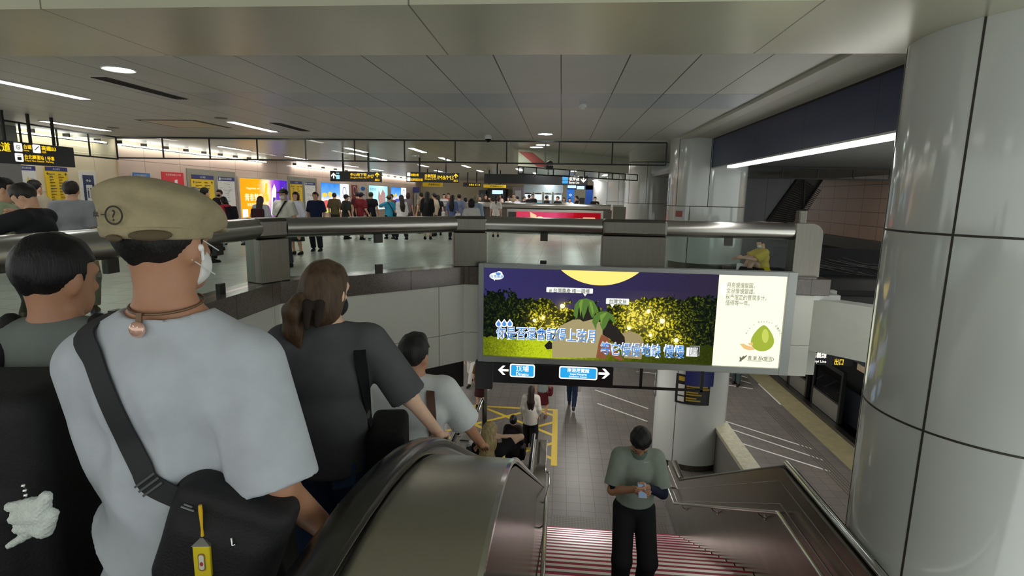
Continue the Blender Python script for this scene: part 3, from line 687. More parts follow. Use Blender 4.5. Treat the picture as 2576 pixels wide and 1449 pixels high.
MB().box(8.7, 8.76, 10, 40, ZP, ZP+1.0).box(8.7, 8.76, 10, 40, -2.9, -2.2).build('body', mat('train_grey', S(52, 54, 60), 0.4), t)
MB().box(9.9, 10.3, 12, 34, ZP+0.3, ZP+1.15).build('seat', mat('seat_blue', S(26, 48, 100), 0.5), t)
MB().box(8.9, 9.0, 15.7, 16.4, -3.2, -2.75).build('panel', mat('train_cream', S(196, 172, 142), 0.5), t)

# ================================================================== the big lit billboard
def bscreen(name, img):                       # a lit screen's picture, made of procedural pieces
    m, nt, b = new_mat(name); nt.nodes.remove(b)
    em = nt.nodes.new('ShaderNodeEmission'); nt.links.new(em.outputs[0], nt.nodes['Material Output'].inputs[0])
    tc = nt.nodes.new('ShaderNodeTexCoord'); sp = nt.nodes.new('ShaderNodeSeparateXYZ'); nt.links.new(tc.outputs['Object'], sp.inputs[0])
    nt.links.new(img(nt, sp, tc), em.inputs[0]); em.inputs[1].default_value = 0.85
    return m
BY = 10.0
def bb(zx, zy):
    q = onY(1180+zx/3.0667, 640+zy/3.0667, BY); return q[0], q[2]
bx0, bz1 = bb(115, 100); bx1, _ = bb(1905, 500); _, bz0 = bb(700, 805); wx1, _ = bb(2425, 500)
fr = Fr((0, BY, 0))
t = thing('billboard', (1.37, 10.08, 0.43), 'large lit billboard with night garden scene hanging on the slab edge', 'billboard')
FX0, FX1, FZ0, FZ1 = -1.49, 4.22, -1.465, 0.425
mb = MB(); mb.box(FX0, FX1, 10.03, 10.145, FZ0, FZ1)
for a in ((FX0, bx0, FZ0, FZ1), (wx1, FX1, FZ0, FZ1), (bx0, wx1, bz1, FZ1), (bx0, wx1, FZ0, bz0)): mb.box(a[0], a[1], 9.96, 10.03, a[2], a[3])
mb.build('frame', mat('billboard_frame', S(160, 162, 160), 0.45, 0.3), t, False, 0.006)
GL = [(bb(q, w), s) for q, w, s in ((720, 400, .16), (505, 510, .12), (570, 490, .10), (1385, 440, .13), (1490, 515, .17), (1235, 570, .13), (1400, 625, .12), (1600, 665, .15), (640, 560, .2), (1250, 450, .2), (1330, 520, .22))]
def scene_img(nt, sp, tc):
    x, z = mth(nt, 'ADD', sp.outputs[0], 1.37), mth(nt, 'ADD', sp.outputs[2], 0.43)      # panel space to place space
    def nz(scale, det=2):
        n = nt.nodes.new('ShaderNodeTexNoise'); n.inputs['Scale'].default_value = scale; n.inputs['Detail'].default_value = det; nt.links.new(tc.outputs['Object'], n.inputs['Vector']); return n.outputs['Fac']
    vo = nt.nodes.new('ShaderNodeTexVoronoi'); vo.inputs['Scale'].default_value = 24; wv = nt.nodes.new('ShaderNodeMix'); wv.data_type = 'VECTOR'; wv.inputs[0].default_value = 0.22; wn = nt.nodes.new('ShaderNodeTexNoise'); wn.inputs['Scale'].default_value = 7; nt.links.new(tc.outputs['Object'], wn.inputs['Vector']); nt.links.new(tc.outputs['Object'], wv.inputs[4]); nt.links.new(wn.outputs['Color'], wv.inputs[5]); nt.links.new(wv.outputs[1], vo.inputs['Vector'])
    leaf = mth(nt, 'SUBTRACT', 1.0, mth(nt, 'MULTIPLY', vo.outputs['Distance'], 1.6))
    tot = None
    for (gx, gz), s in GL:
        d2 = mth(nt, 'ADD', mth(nt, 'POWER', mth(nt, 'SUBTRACT', x, gx), 2), mth(nt, 'POWER', mth(nt, 'SUBTRACT', z, gz), 2))
        g = mth(nt, 'DIVIDE', s*s, mth(nt, 'ADD', d2, s*s*0.25)); tot = g if tot is None else mth(nt, 'ADD', tot, g)
    gl = mth(nt, 'MULTIPLY', tot, 0.95)
    shade = mth(nt, 'MULTIPLY', mth(nt, 'MULTIPLY', mth(nt, 'POWER', mth(nt, 'MAXIMUM', leaf, 0.02), 1.3), mth(nt, 'MULTIPLY', nz(9), 1.5)), mth(nt, 'ADD', gl, 0.05))
    cr = nt.nodes.new('ShaderNodeValToRGB'); nt.links.new(shade, cr.inputs[0]); e = cr.color_ramp.elements
    e[0].position = 0; e[0].color = S(12, 20, 16); e[1].position = 1.0; e[1].color = S(255, 240, 96)
    for p, c in ((0.06, S(38, 50, 24)), (0.22, S(118, 122, 22)), (0.45, S(214, 196, 26))): q = e.new(p); q.color = c
    sky = mixc(nt, mth(nt, 'MULTIPLY', mth(nt, 'ADD', x, 1.4), 0.24), S(56, 52, 104), S(52, 44, 66))
    # tree line: two bushes with a dip in the middle
    hump = mth(nt, 'ADD', mth(nt, 'MULTIPLY', mth(nt, 'ABSOLUTE', mth(nt, 'SUBTRACT', x, 0.45)), 0.16), -0.35)
    line = mth(nt, 'ADD', hump, mth(nt, 'MULTIPLY', mth(nt, 'SUBTRACT', nz(5, 4), 0.5), 0.75))
    line = mth(nt, 'MINIMUM', line, mth(nt, 'ADD', -0.07, mth(nt, 'MULTIPLY', mth(nt, 'SUBTRACT', nz(14, 3), 0.5), 0.3)))
    isb = mth(nt, 'LESS_THAN', z, line)
    col = mixc(nt, isb, sky, cr.outputs[0])
    gline = mth(nt, 'ADD', -0.98, mth(nt, 'MULTIPLY', mth(nt, 'SUBTRACT', nz(20, 3), 0.5), 0.14))
    isg = mth(nt, 'LESS_THAN', z, gline)
    gd = mth(nt, 'MULTIPLY', mth(nt, 'MULTIPLY', nz(38, 2), 1.7), mth(nt, 'DIVIDE', 0.45, mth(nt, 'ADD', 0.35, mth(nt, 'POWER', mth(nt, 'SUBTRACT', x, -0.25), 2))))
    grass = mixc(nt, gd, S(22, 34, 14), S(196, 214, 34))
    halo = mth(nt, 'MINIMUM', mth(nt, 'MULTIPLY', mth(nt, 'POWER', tot, 1.6), 0.022), 0.75)
    return mixc(nt, mth(nt, 'MULTIPLY', halo, mth(nt, 'LESS_THAN', z, 0.0)), mixc(nt, isg, col, grass), S(255, 236, 110))
MB().box(bx0, bx1, 10.018, 10.031, bz0, bz1).build('night_picture', bscreen('night_garden', scene_img), t)
MB().box(bx1, wx1, 10.017, 10.031, bz0, bz1).build('white_panel', glow('screen_cream', S(250, 250, 220), 1.05), t)
fr.o[1] = 10.016
G = {}
def gm(r, g, b, k=0.9): return glow('screen_%d_%d_%d' % (r, g, b), S(r, g, b), k)
# moon
mb = MB(); (mx, mz), (ex, _) = bb(1010, 120), bb(1318, 120); _, mlow = bb(1010, 240); hw = ex-mx; hh = bz1-mlow
R = (hw*hw+hh*hh)/(2*hh); pts = [(mx+R*sin(a), mlow+R-R*cos(a)) for a in np.linspace(-math.asin(hw/R), math.asin(hw/R), 30)]
fr.poly(mb, [(x, min(z, bz1)) for x, z in pts], 0, 0.002); mb.build('moon', gm(255, 222, 118, 1.1), t)
# glowing lamps in the leaves
mb = MB()
for (gx, gz), s in GL[:8]: fr.disc(mb, gx, gz, s*0.28, None, 0, 0.002)
mb.build('firefly_light', gm(255, 246, 190, 1.3), t)
# couple seen from behind under pomelo rind caps
def zpoly(mb, pts, d=0.004): fr.poly(mb, [bb(*p) for p in pts], 0, d)
mb = MB(); zpoly(mb, [(640, 798), (640, 690), (690, 560), (800, 505), (950, 500), (1050, 540), (1085, 650), (1010, 800)], 0.004); mb.build('man_shirt', gm(172, 158, 112, 0.85), t)
mb = MB(); zpoly(mb, [(1195, 800), (1190, 690), (1180, 610), (1240, 592), (1320, 620), (1350, 690), (1330, 810)], 0.004); mb.build('woman_top', gm(166, 150, 106, 0.8), t)
mb = MB(); zpoly(mb, [(980, 800), (1000, 680), (1020, 620), (1075, 640), (1095, 700), (1195, 815), (1150, 815), (1060, 760), (1060, 806)], 0.006); mb.build('arm', gm(150, 88, 58, 0.75), t)
mb = MB(); zpoly(mb, [(812, 470), (830, 385), (960, 390), (955, 500), (880, 520)], 0.005); mb.build('dark_hair', gm(34, 28, 24, 0.5), t); mb = MB(); zpoly(mb, [(1030, 590), (1060, 520), (1140, 560), (1200, 640), (1205, 690), (1150, 720), (1085, 650), (1030, 620)], 0.0065); mb.build('dark_hair', gm(34, 28, 24, 0.5), t); mb = MB(); zpoly(mb, [(580, 705), (620, 665), (645, 690), (645, 730), (600, 735)], 0.003); mb.build('arm', gm(34, 28, 24, 0.5), t)
mb = MB(); zpoly(mb, [(805, 470), (815, 390), (850, 350), (905, 340), (960, 360), (990, 410), (1000, 440), (975, 455), (950, 495), (925, 440), (920, 385), (905, 440), (880, 500), (865, 430), (870, 380), (845, 420), (835, 495)], 0.0075)
mb.build('rind_cap', gm(84, 124, 46, 0.85), t); mb = MB(); zpoly(mb, [(950, 520), (962, 478), (1010, 442), (1060, 440), (1110, 468), (1128, 520), (1115, 530), (1085, 490), (1055, 560), (1030, 590), (1010, 540), (1020, 490), (985, 540), (980, 585)], 0.0085); mb.build('rind_cap', gm(84, 124, 46, 0.85), t)
mb = MB(); zpoly(mb, [(850, 380), (862, 352), (880, 350), (868, 420), (858, 480)], 0.009); zpoly(mb, [(925, 360), (948, 372), (962, 440), (955, 470), (940, 420)], 0.009); zpoly(mb, [(1010, 470), (1050, 448), (1064, 452), (1030, 500), (1018, 550)], 0.0095); mb.build('rind_highlight', gm(128, 166, 62, 0.75), t)
# speech bubbles and writing
mbs = []
for a, b, tl in (((597, 252), (955, 300), 895), ((1058, 335), (1233, 388), 1105)):
    mb = MB(); mbs.append(mb); p, q = bb(a[0], (a[1]+b[1])/2-24), bb(b[0], (a[1]+b[1])/2+27); fr.rrect(mb, p[0], q[0], q[1], p[1], 0.015, 0.009, 0.011)
    zx = bb(tl-18, b[1]+(0 if tl > 1000 else 4)); zy = bb(tl+18, b[1]); zz = bb(tl, b[1]+24); fr.poly(mb, [(zx[0], q[1]+0.004), zz, (zy[0], q[1]+0.004)], 0.009, 0.011)
p = bb(212, 168); mb = MB(); mbs.append(mb); fr.disc(mb, p[0], p[1], 0.135, 0.068, 0.006, 0.010, n=30); zz = bb(195, 205); fr.poly(mb, [(p[0]-0.07, p[1]-0.04), zz, (p[0]-0.02, p[1]-0.05)], 0.006, 0.010); fr.disc(mb, p[0]+0.05, p[1]+0.045, 0.06, 0.05, 0.006, 0.010)
parts('speech_bubble', mbs, gm(236, 240, 232, 1.0), t)
mb = MB(); fr.disc(mb, p[0]+0.03, p[1]+0.045, 0.05, 0.025, 0.010, 0.0115); fr.text(mb, '台灣農產', p[0]-0.125, p[1]-0.028, 0.062, 0.0115, bold=0.01, width=0.25)
mb.build('bubble_logo', gm(84, 140, 200, 1.0), t)
mb = MB(); q = bb(618, 287); fr.text(mb, '# 台灣農產 唯一選擇', q[0], q[1]-0.008, 0.092, 0.0125, bold=0.008, width=bb(930, 287)[0]-q[0]); q = bb(1078, 372); fr.text(mb, '台灣文旦', q[0], q[1]-0.012, 0.095, 0.0125, bold=0.01, width=bb(1212, 372)[0]-q[0])
mb.build('bubble_lettering', gm(60, 58, 48, 0.7), t)
for nm, off, c, k in (('lettering_outline', 0.064, (250, 250, 246), 1.15), ('song_lettering', 0.012, (84, 140, 212), 1.0)):
    mb = MB(); d = 0.0125 if off > 0.03 else 0.015
    q = bb(208, 640); fr.text(mb, '你是否還會記得上弦月', q[0], q[1]+0.0, 0.262, d, bold=off, width=bb(975, 640)[0]-q[0])
    q = bb(1012, 765); fr.text(mb, '等它慢慢地缺 慢慢', q[0], q[1]+0.0, 0.262, d, bold=off, width=bb(1662, 765)[0]-q[0])
    if off > 0.03:
        a, b2 = bb(1688, 722), bb(1752, 785); fr.rect(mb, a[0]-0.02, b2[0]+0.02, b2[1]-0.01, a[1]+0.01, d-0.001, d)
    for zx in (228, 271, 314):
        c2 = bb(zx, 535); r = 0.062 if off > 0.03 else 0.04
        fr.disc(mb, c2[0], c2[1]-0.008, r, r, d-0.001, d, n=20); fr.poly(mb, [(c2[0]-r*0.8, c2[1]+r*0.4), (c2[0]+r*0.8, c2[1]+r*0.4), (c2[0], c2[1]+r*1.5)], d-0.001, d)
    mb.build(nm, gm(*c, k), t)
mb = MB(); q = bb(1690, 780); fr.text(mb, '圓', q[0], q[1]+0.015, 0.22, 0.0155, bold=0.004); mb.build('last_character', gm(120, 124, 128, 1.0), t)
# the cream panel: verse, fruit, maker's mark
mb = MB()
for s, zx, zy, ex in (('月亮慢慢變圓，', 1990, 248, 2205), ('文旦慢慢變甜。', 1985, 293, 2205), ('秋季限定的豐潤多汁，', 1980, 341, 2295), ('值得等一年。', 1978, 385, 2165)):
    q = bb(zx, zy); fr.text(mb, s, q[0], q[1]-0.01, 0.104, 0.004, bold=0.004, width=bb(ex, zy)[0]-q[0])
q = bb(2150, 812); fr.text(mb, '農 業 部', q[0], q[1], 0.085, 0.004, bold=0.012, width=bb(2260, 812)[0]-q[0]); a, b2 = bb(2148, 818), bb(2258, 824); fr.rect(mb, a[0], b2[0], a[1]-0.012, a[1]-0.004, 0.003, 0.005)
q = bb(2308, 810); fr.ring(mb, q[0], q[1], 0.095, 0.107, 0.003, 0.005, sy=0.45); fr.text(mb, '廣告', q[0], q[1]-0.028, 0.08, 0.004, 'CENTER', 0.005)
q = bb(2110, 802); fr.disc(mb, q[0]-0.01, q[1]-0.01, 0.07, 0.016, 0.003, 0.005, rot=1.0); fr.disc(mb, q[0]+0.03, q[1]+0.01, 0.07, 0.014, 0.003, 0.005, rot=0.8); fr.disc(mb, q[0]-0.03, q[1]-0.02, 0.05, 0.014, 0.003, 0.005, rot=1.9)
for i, s in enumerate('Are u Ready? 準備好了！'):
    a = 2.75-2.3*i/16; c2 = bb(2268, 665); fr.text(mb, s, c2[0]+0.31*cos(a), c2[1]+0.36*sin(a)-0.02, 0.046, 0.004, 'CENTER', 0.01, rot=a-pi/2)
mb.build('panel_lettering', gm(112, 108, 88, 0.8), t)
mb = MB(); q = bb(1985, 265); fr.disc(mb, q[0], q[1], 0.10, 0.13, 0.001, 0.0025, a0=pi*0.5, a1=pi*1.5); mb.build('pale_moon', gm(238, 246, 246, 1.1), t)
mb = MB(); c2 = bb(2267, 655); pr = []
for a in np.linspace(0, 2*pi, 40, endpoint=False):
    r = 0.205 if sin(a) < 0 else 0.205*(1-0.42*sin(a)**1.5); pr.append((c2[0]+r*cos(a), c2[1]-0.04+(0.19 if sin(a) < 0 else 0.30)*sin(a)))
fr.poly(mb, pr, 0.001, 0.003); mb.build('pomelo', gm(160, 178, 38, 0.9), t)
mb = MB(); fr.disc(mb, c2[0]+0.04, c2[1]+0.06, 0.06, 0.13, 0.003, 0.0042, rot=0.1); mb.build('pomelo_highlight', gm(196, 206, 84, 0.95), t)
mb = MB(); zpoly(mb, [(2090, 692), (2120, 690), (2150, 705), (2195, 715), (2205, 738), (2160, 742), (2120, 728)]); zpoly(mb, [(2150, 688), (2190, 680), (2192, 700), (2170, 704)]); mb.build('fruit_segment', gm(240, 196, 130, 0.9), t)

# direction sign under the billboard
def sign_plate(name, box, label, cat='sign', m=SIGNBLK):
    t = thing(name, ((box[0]+box[1])/2, (box[2]+box[3])/2, box[5]), label, cat); MB().box(*box).build('casing', m, t, False, 0.006); return t
CY_, CB, CW = glow('lit_yellow', S(255, 206, 20), 1.25), glow('lit_blue', S(34, 150, 214), 1.15), glow('lit_white', S(250, 246, 232), 1.35)
t = sign_plate('direction_sign', (-1.19, 1.08, 9.93, 10.1, -1.86, -1.47), 'black lit sign with two blue destination boxes under the billboard')
fr = Fr((0, 9.928, 0)); 
def sp(px, py, y): q = onY(px, py, y); return q[0], q[2]
SY = 9.928
mb = MB(); a = sp(1266, 931, SY); fr.arrow(mb, a[0], a[1], 0.2, pi); mb.build('arrow', CW, t); mb = MB(); a = sp(1520, 940, SY); fr.arrow(mb, a[0], a[1], 0.21, 0); mb.build('arrow', CW, t)
mb3 = MB()
for (x0, y0), (x1, y1) in (((1283, 913), (1345, 950)), ((1407, 918), (1502, 957))):
    p, q = sp(x0, (y0+y1)/2-17, SY), sp(x1, (y0+y1)/2+19, SY)
    mb, mb2 = MB(), MB(); fr.rrect(mb, p[0], q[0], q[1], p[1], 0.04, 0.001, 0.004); mb.build('box_border', CW, t); fr.rrect(mb2, p[0]+0.022, q[0]-0.022, q[1]+0.022, p[1]-0.022, 0.03, 0.004, 0.006)
    mb2.build('blue_box', CB, t); cx = (p[0]+q[0])/2; mb3 = MB()
    if x0 < 1300:
        fr.text(mb3, '頂埔', cx, p[1]-0.135, 0.125, 0.008, 'CENTER', 0.015); fr.text(mb3, 'Dingpu', cx, p[1]-0.225, 0.085, 0.008, 'CENTER', 0.01)
    else:
        fr.text(mb3, '南港展覽館', cx, p[1]-0.42*(p[1]-q[1]), 0.34*(p[1]-q[1]), 0.008, 'CENTER', 0.012); fr.text(mb3, 'Taipei Nangang', cx, p[1]-0.65*(p[1]-q[1]), 0.21*(p[1]-q[1]), 0.008, 'CENTER', 0.008); fr.text(mb3, 'Exhibition Center', cx, p[1]-0.85*(p[1]-q[1]), 0.19*(p[1]-q[1]), 0.008, 'CENTER', 0.008)
    mb3.build('lettering', CW, t)
t = thing('sign_frame', (1.9, 10.1, -1.5), 'black hanging bar frame right of the direction sign', 'frame')
MB().box(1.09, 2.75, 10.0, 10.05, -1.88, -1.84).box(1.58, 1.63, 10.0, 10.05, -1.86, -1.46).box(2.7, 2.75, 10.0, 10.05, -1.88, -1.46).build('bar', BLACKM, t)
t = thing('end_board', (-1.37, 10.06, -2.02), 'black board left of the direction sign, under the billboard corner', 'board'); MB().box(-1.54, -1.21, 9.98, 10.14, -2.02, -1.48).build('face', m_black, t)

# curved sign plates on the platform column
def onCyl(px, py, cx, cy, r):
    d = CR @ np.array([(px-IW/2)/FPX, (IH/2-py)/FPX, -1.0]); a = d[0]**2+d[1]**2; b = 2*(d[0]*(EYE[0]-cx)+d[1]*(EYE[1]-cy)); c = (EYE[0]-cx)**2+(EYE[1]-cy)**2-r*r
    D = max(b*b-4*a*c, 0); p = EYE+d*(-b-sqrt(D))/2/a; return atan2(p[1]-cy, p[0]-cx) % (2*pi), p[2]
def curved(name, label, corners, m, items, r=0.868):
    (a0, z1), (a1, z0) = onCyl(*corners[0], 3.4, 13.4, r), onCyl(*corners[1], 3.4, 13.4, r)
    am = (a0+a1)/2; t = thing(name, (3.4+r*cos(am), 13.4+r*sin(am), z0), label, 'sign')
    MB().lathe([(r, z0), (r+0.02, z0), (r+0.02, z1), (r, z1)], (3.4, 13.4, 0), 14, caps=False, a0=a0, a1=a1).build('plate', m, t)
    for nm, mm, u0, u1, v0, v1 in items:
        MB().lathe([(r+0.0205, z0+(z1-z0)*v0), (r+0.023, z0+(z1-z0)*v0), (r+0.023, z0+(z1-z0)*v1), (r+0.0205, z0+(z1-z0)*v1)], (3.4, 13.4, 0), 4, caps=False, a0=a0+(a1-a0)*u0, a1=a0+(a1-a0)*u1).build(nm, mm, t)
IV, IYEL = mat('icon_white', S(196, 190, 184), 0.5), mat('print_yellow', S(168, 138, 34), 0.5)
its = [('arrow', IYEL, .08, .26, .78, .93), ('icon', IV, .08, .27, .50, .66), ('icon', IV, .08, .27, .29, .45), ('icon', IV, .08, .27, .07, .24)]
for i, v in enumerate((.60, .52, .40, .32, .20, .12)): its.append(('lettering', IYEL, .32, .32+(.6, .66, .34, .44, .3, .42)[i], v, v+.05))
curved('column_sign', 'black curved sign with white icons on the platform column', ((1703, 938), (1782, 1020)), SIGNBLK, its)
curved('column_sign', 'plain blue plate overlapping the black sign on the platform column', ((1727, 915), (1793, 972)), mat('plate_blue', S(36, 44, 108), 0.4), [], 0.89)
its = [('icon', IV, .2, .8, .60, .80), ('icon', IV, .2, .8, .34, .52), ('arrow', IV, .2, .8, .10, .26)]
curved('column_sign', 'narrow black sign on the left edge of the platform column', ((1637, 918), (1649, 998)), SIGNBLK, its)
# exit sign beside the doors
p0, p1 = onY(2036, 884, 13.6), onY(2124, 921, 13.6)
t = sign_plate('exit_sign', (p0[0], p1[0]+0.2, 13.6, 13.75, p1[2], p0[2]), 'black lit line and exit sign above the platform doors')
fr = Fr((0, 13.597, 0)); mb = MB(); a = onY(2040, 898, 13.6); fr.text(mb, '信義線', a[0], a[2], 0.15, 0.003, bold=0.02, width=0.36); a = onY(2040, 909, 13.6); fr.text(mb, 'Xinyi Line', a[0], a[2]-0.02, 0.09, 0.003, bold=0.015, width=0.36); mb.build('lettering', CW, t)
mb = MB(); a = onY(2097, 917, 13.6); fr.text(mb, '出口', a[0], a[2]+0.01, 0.17, 0.003, bold=0.02, width=0.21); mb.build('exit_lettering', CY_, t)
# ================================================================== hanging signs of the concourse
WHI, YEL, NAVY = mat('sheet_white', S(232, 232, 228), 0.5), mat('sheet_yellow', S(246, 206, 30), 0.5), mat('sheet_navy', S(44, 52, 120), 0.5)
INK, GREYI = mat('ink_dark', S(40, 42, 54), 0.6), mat('ink_grey', S(140, 146, 160), 0.6)
XS = -10.2
t = thing('overhead_sign', (XS, 9.9, 2.08), 'black overhead sign with yellow lettering at the far left edge', 'sign')
MB().box(XS-0.16, XS, 8.4, 10.86, 2.09, 2.50).build('casing', SIGNBLK, t, False, 0.008)
for y in (8.9, 9.5, 10.0, 10.5): MB().box(XS-0.10, XS-0.06, y-0.02, y+0.02, 2.5, CEIL).build('hanger', BLACKM, t)
fr = Fr((XS+0.003, 0, 0), (0, 1, 0), (0, 0, 1))
mb, mw, mk = MB(), MB(), MB()
def sx(px, py): q = onX(px, py, XS); return q[1], q[2]
a = sx(-26, 374); fr.text(mb, '大道', a[0]+0.03, a[1]-0.01, 0.175, 0.002, bold=0.02); fr.text(mb, '市民', a[0]-0.37, a[1]-0.01, 0.175, 0.002, bold=0.02)
fr.text(mb, 'Civic Blvd.', a[0]-0.22, a[1]-0.10, 0.085, 0.002, bold=0.01); fr.text(mb, '地下街', a[0]-0.27, a[1]-0.25, 0.13, 0.002, bold=0.02); fr.text(mb, 'Underground Mall', a[0]-0.44, a[1]-0.32, 0.07, 0.002, bold=0.01)
for (x0, y0, x1, y1), kind in (((36, 361, 54, 380), 0), ((83, 366, 100, 384), 1), ((39, 388, 57, 406), 2)):
    p, q = sx(x0, y1), sx(x1, y0); q = (q[0], p[1]+0.155); fr.rrect(mw, p[0], q[0], p[1], q[1], 0.02, 0, 0.003); cx, cy = (p[0]+q[0])/2, (p[1]+q[1])/2
    if kind == 0: fr.ring(mk, cx, cy, 0.032, 0.042, 0.003, 0.004); fr.rect(mk, cx-0.004, cx+0.004, cy-0.03, cy+0.03, 0.003, 0.004); fr.rect(mk, cx-0.03, cx+0.03, cy-0.004, cy+0.004, 0.003, 0.004)
    elif kind == 1: fr.poly(mk, [(cx-0.055, cy-0.03), (cx-0.04, cy-0.035), (cx+0.055, cy+0.045), (cx+0.045, cy+0.055), (cx+0.01, cy+0.03)], 0.003, 0.004)
    else: fr.rrect(mk, cx-0.04, cx+0.04, cy-0.05, cy+0.01, 0.01, 0.003, 0.004); fr.rect(mk, cx-0.04, cx+0.04, cy+0.03, cy+0.038, 0.003, 0.004)
    mx = q[0]+0.02
    if kind == 0: fr.text(mb, '台鐵', mx, cy-0.01, 0.085, 0.002, bold=0.012); fr.text(mb, 'Railway', mx, cy-0.06, 0.038, 0.002)
    elif kind == 1: fr.text(mb, '高鐵B3', mx, cy-0.01, 0.095, 0.002, bold=0.015, width=0.31); fr.text(mb, 'HSR', mx, cy-0.07, 0.055, 0.002)
    else: fr.text(mb, '台北轉運站 | 停車', mx, cy-0.01, 0.09, 0.002, bold=0.012, width=0.62); fr.text(mb, 'Taipei Bus Station  Parking', mx, cy-0.06, 0.045, 0.002, width=0.6)
mb.build('lettering', CY_, t); mw.build('icon', CW, t); mk.build('pictogram', INK, t)
def hang_sign(y, px0, py0, px1, py1, label, hang=True, m=SIGNBLK):
    a, b = onY(px0, py0, y), onY(px1, py1, y); z1 = (a[2]+b[2])/2+0.5*abs(a[2]-b[2]); z0 = z1-abs(a[2]-b[2])
    t = thing('hanging_sign', ((a[0]+b[0])/2, y, z0), label, 'sign'); MB().box(a[0], b[0], y, y+0.15, z0, z1).build('casing', m, t, False, 0.008)
    if hang:
        w = b[0]-a[0]
        for k in (0.25, 0.75): MB().box(a[0]+w*k-0.03, a[0]+w*k+0.03, y+0.05, y+0.10, z1, CEIL+0.02).build('hanger', BLACKM, t)
    return t, Fr((a[0], y-0.002, z0)), b[0]-a[0], z1-z0
t, fr, w, h = hang_sign(19, 830, 430, 958, 458, 'black hanging sign with white arrow and yellow M7 lettering')
mb, mw, mc = MB(), MB(), MB()
fr.arrow(mw, 0.13, h*0.55, 0.20, pi/2); fr.rrect(mc, 0.22, 0.35, 0.08, 0.22, 0.02); fr.disc(mc, 0.255, 0.28, 0.02); fr.disc(mc, 0.315, 0.28, 0.02)
fr.text(mb, '中山地下街', w*0.40, h*0.55, 0.125, bold=0.015, width=w*0.32); fr.text(mb, 'Zhongshan Metro Mall', w*0.40, h*0.32, 0.075, bold=0.01, width=w*0.32); fr.text(mb, '/M7', w*0.735, h*0.36, 0.17, bold=0.01, width=w*0.13)
fr.arrow(mb, w*0.93, h*0.70, 0.17, pi/2); fr.text(mb, '出口', w*0.93, h*0.12, 0.085, align='CENTER', bold=0.02)
mb.build('lettering', CY_, t); mw.build('arrow', CW, t); mc.build('lift_icon', glow('lit_cyan', S(150, 214, 232), 1.1), t)
t, fr, w, h = hang_sign(21, 1022, 433, 1154, 460, 'black hanging sign with yellow M8/M3 lettering above the crowd')
mb, mw = MB(), MB()
for v in (0.58, 0.1): mw = MB(); fr.rrect(mw, 0.03, 0.16, h*v, h*v+0.14, 0.02); mw.build('icon', CW, t)
fr.text(mb, '高鐵台鐵', 0.18, h*0.62, 0.11, bold=0.015, width=0.3); fr.text(mb, '板南線淡水線', 0.18, h*0.14, 0.11, bold=0.012, width=0.46)
fr.text(mb, '忠孝西路', w*0.35, h*0.50, 0.145, bold=0.015, width=w*0.22); fr.text(mb, 'Zhongxiao W. Rd.', w*0.35, h*0.28, 0.075, bold=0.01, width=w*0.22); fr.text(mb, '/M8/M3', w*0.58, h*0.32, 0.21, bold=0.015, width=w*0.32)
fr.arrow(mb, w*0.945, h*0.70, 0.17, pi/2); fr.text(mb, '出口', w*0.945, h*0.12, 0.09, align='CENTER', bold=0.02)
mb.build('lettering', CY_, t)
t, fr, w, h = hang_sign(24.0, 1218, 437, 1348, 463, 'blank black hanging board left of the blue line sign')
t, fr, w, h = hang_sign(24.2, 1346, 439, 1478, 466, 'black hanging sign with blue badges and white line name with arrow')
mb, mc = MB(), MB(); fr.rrect(mc, w*0.52, w*0.63, h*0.48, h*0.88, 0.03); fr.rrect(mc, w*0.52, w*0.63, h*0.14, h*0.44, 0.03)
fr.text(mb, '板南線', w*0.65, h*0.48, 0.23, bold=0.02, width=w*0.19); fr.text(mb, 'Bannan Line', w*0.65, h*0.14, 0.14, bold=0.015, width=w*0.19); fr.arrow(mb, w*0.92, h*0.55, 0.25, -pi/2); mb.build('lettering', CW, t); mc.build('badge', CB, t)
MB().box(*[float(v) for v in (onY(1428, 470, 24.2)[0], onY(1449, 470, 24.2)[0], 24.15, 24.25, onY(1428, 473, 24.2)[2], onY(1428, 466, 24.2)[2])]).box(*[float(v) for v in (onY(1451, 470, 24.2)[0], onY(1470, 470, 24.2)[0], 24.15, 24.25, onY(1450, 476, 24.2)[2], onY(1450, 468, 24.2)[2])]).build('lit_box', glow('lit_pale', S(196, 232, 240), 1.1), t)
for (y, a, b, c, d, l, s) in ((30, 1063, 458, 1112, 470, 'yellow hanging banner behind the M8/M3 sign', ''), (33, 1165, 459, 1210, 470, 'small white and yellow hanging sign left of the blank black board', '出口'), (30, 1216, 464, 1272, 473, 'narrow yellow sign under the blank black board', '')):
    t, fr, w, h = hang_sign(y, a, b, c, d, l, True, YEL if not s else SIGNBLK)
    mb = MB(); fr.text(mb, s or '捷運車站出口', w*0.3, h*0.3, h*0.5, bold=0.01, width=w*0.6); mb.build('lettering', CY_ if s else INK, t)
# speaker on a pole, hanging round lamp head
p = onY(1383, 415, 14.6); t = thing('pole_speaker', (p[0], 14.6, p[2]), 'black round topped camera unit hanging over the far railing', 'camera')
MB().box(p[0]-0.09, p[0]+0.09, 14.5, 14.7, p[2]-0.12, p[2]-0.02).build('body', BLACKM, t); MB().lathe([(0.09, 0), (0.085, 0.06), (0.05, 0.10), (0, 0.11)], (p[0], 14.6, p[2]), 20).build('dome', mat('dome_grey', S(70, 70, 66), 0.4), t, True); MB().box(p[0]-0.14, p[0]-0.1, 14.58, 14.62, p[2]-0.12, CEIL).build('pole', GREYPAINT, t)

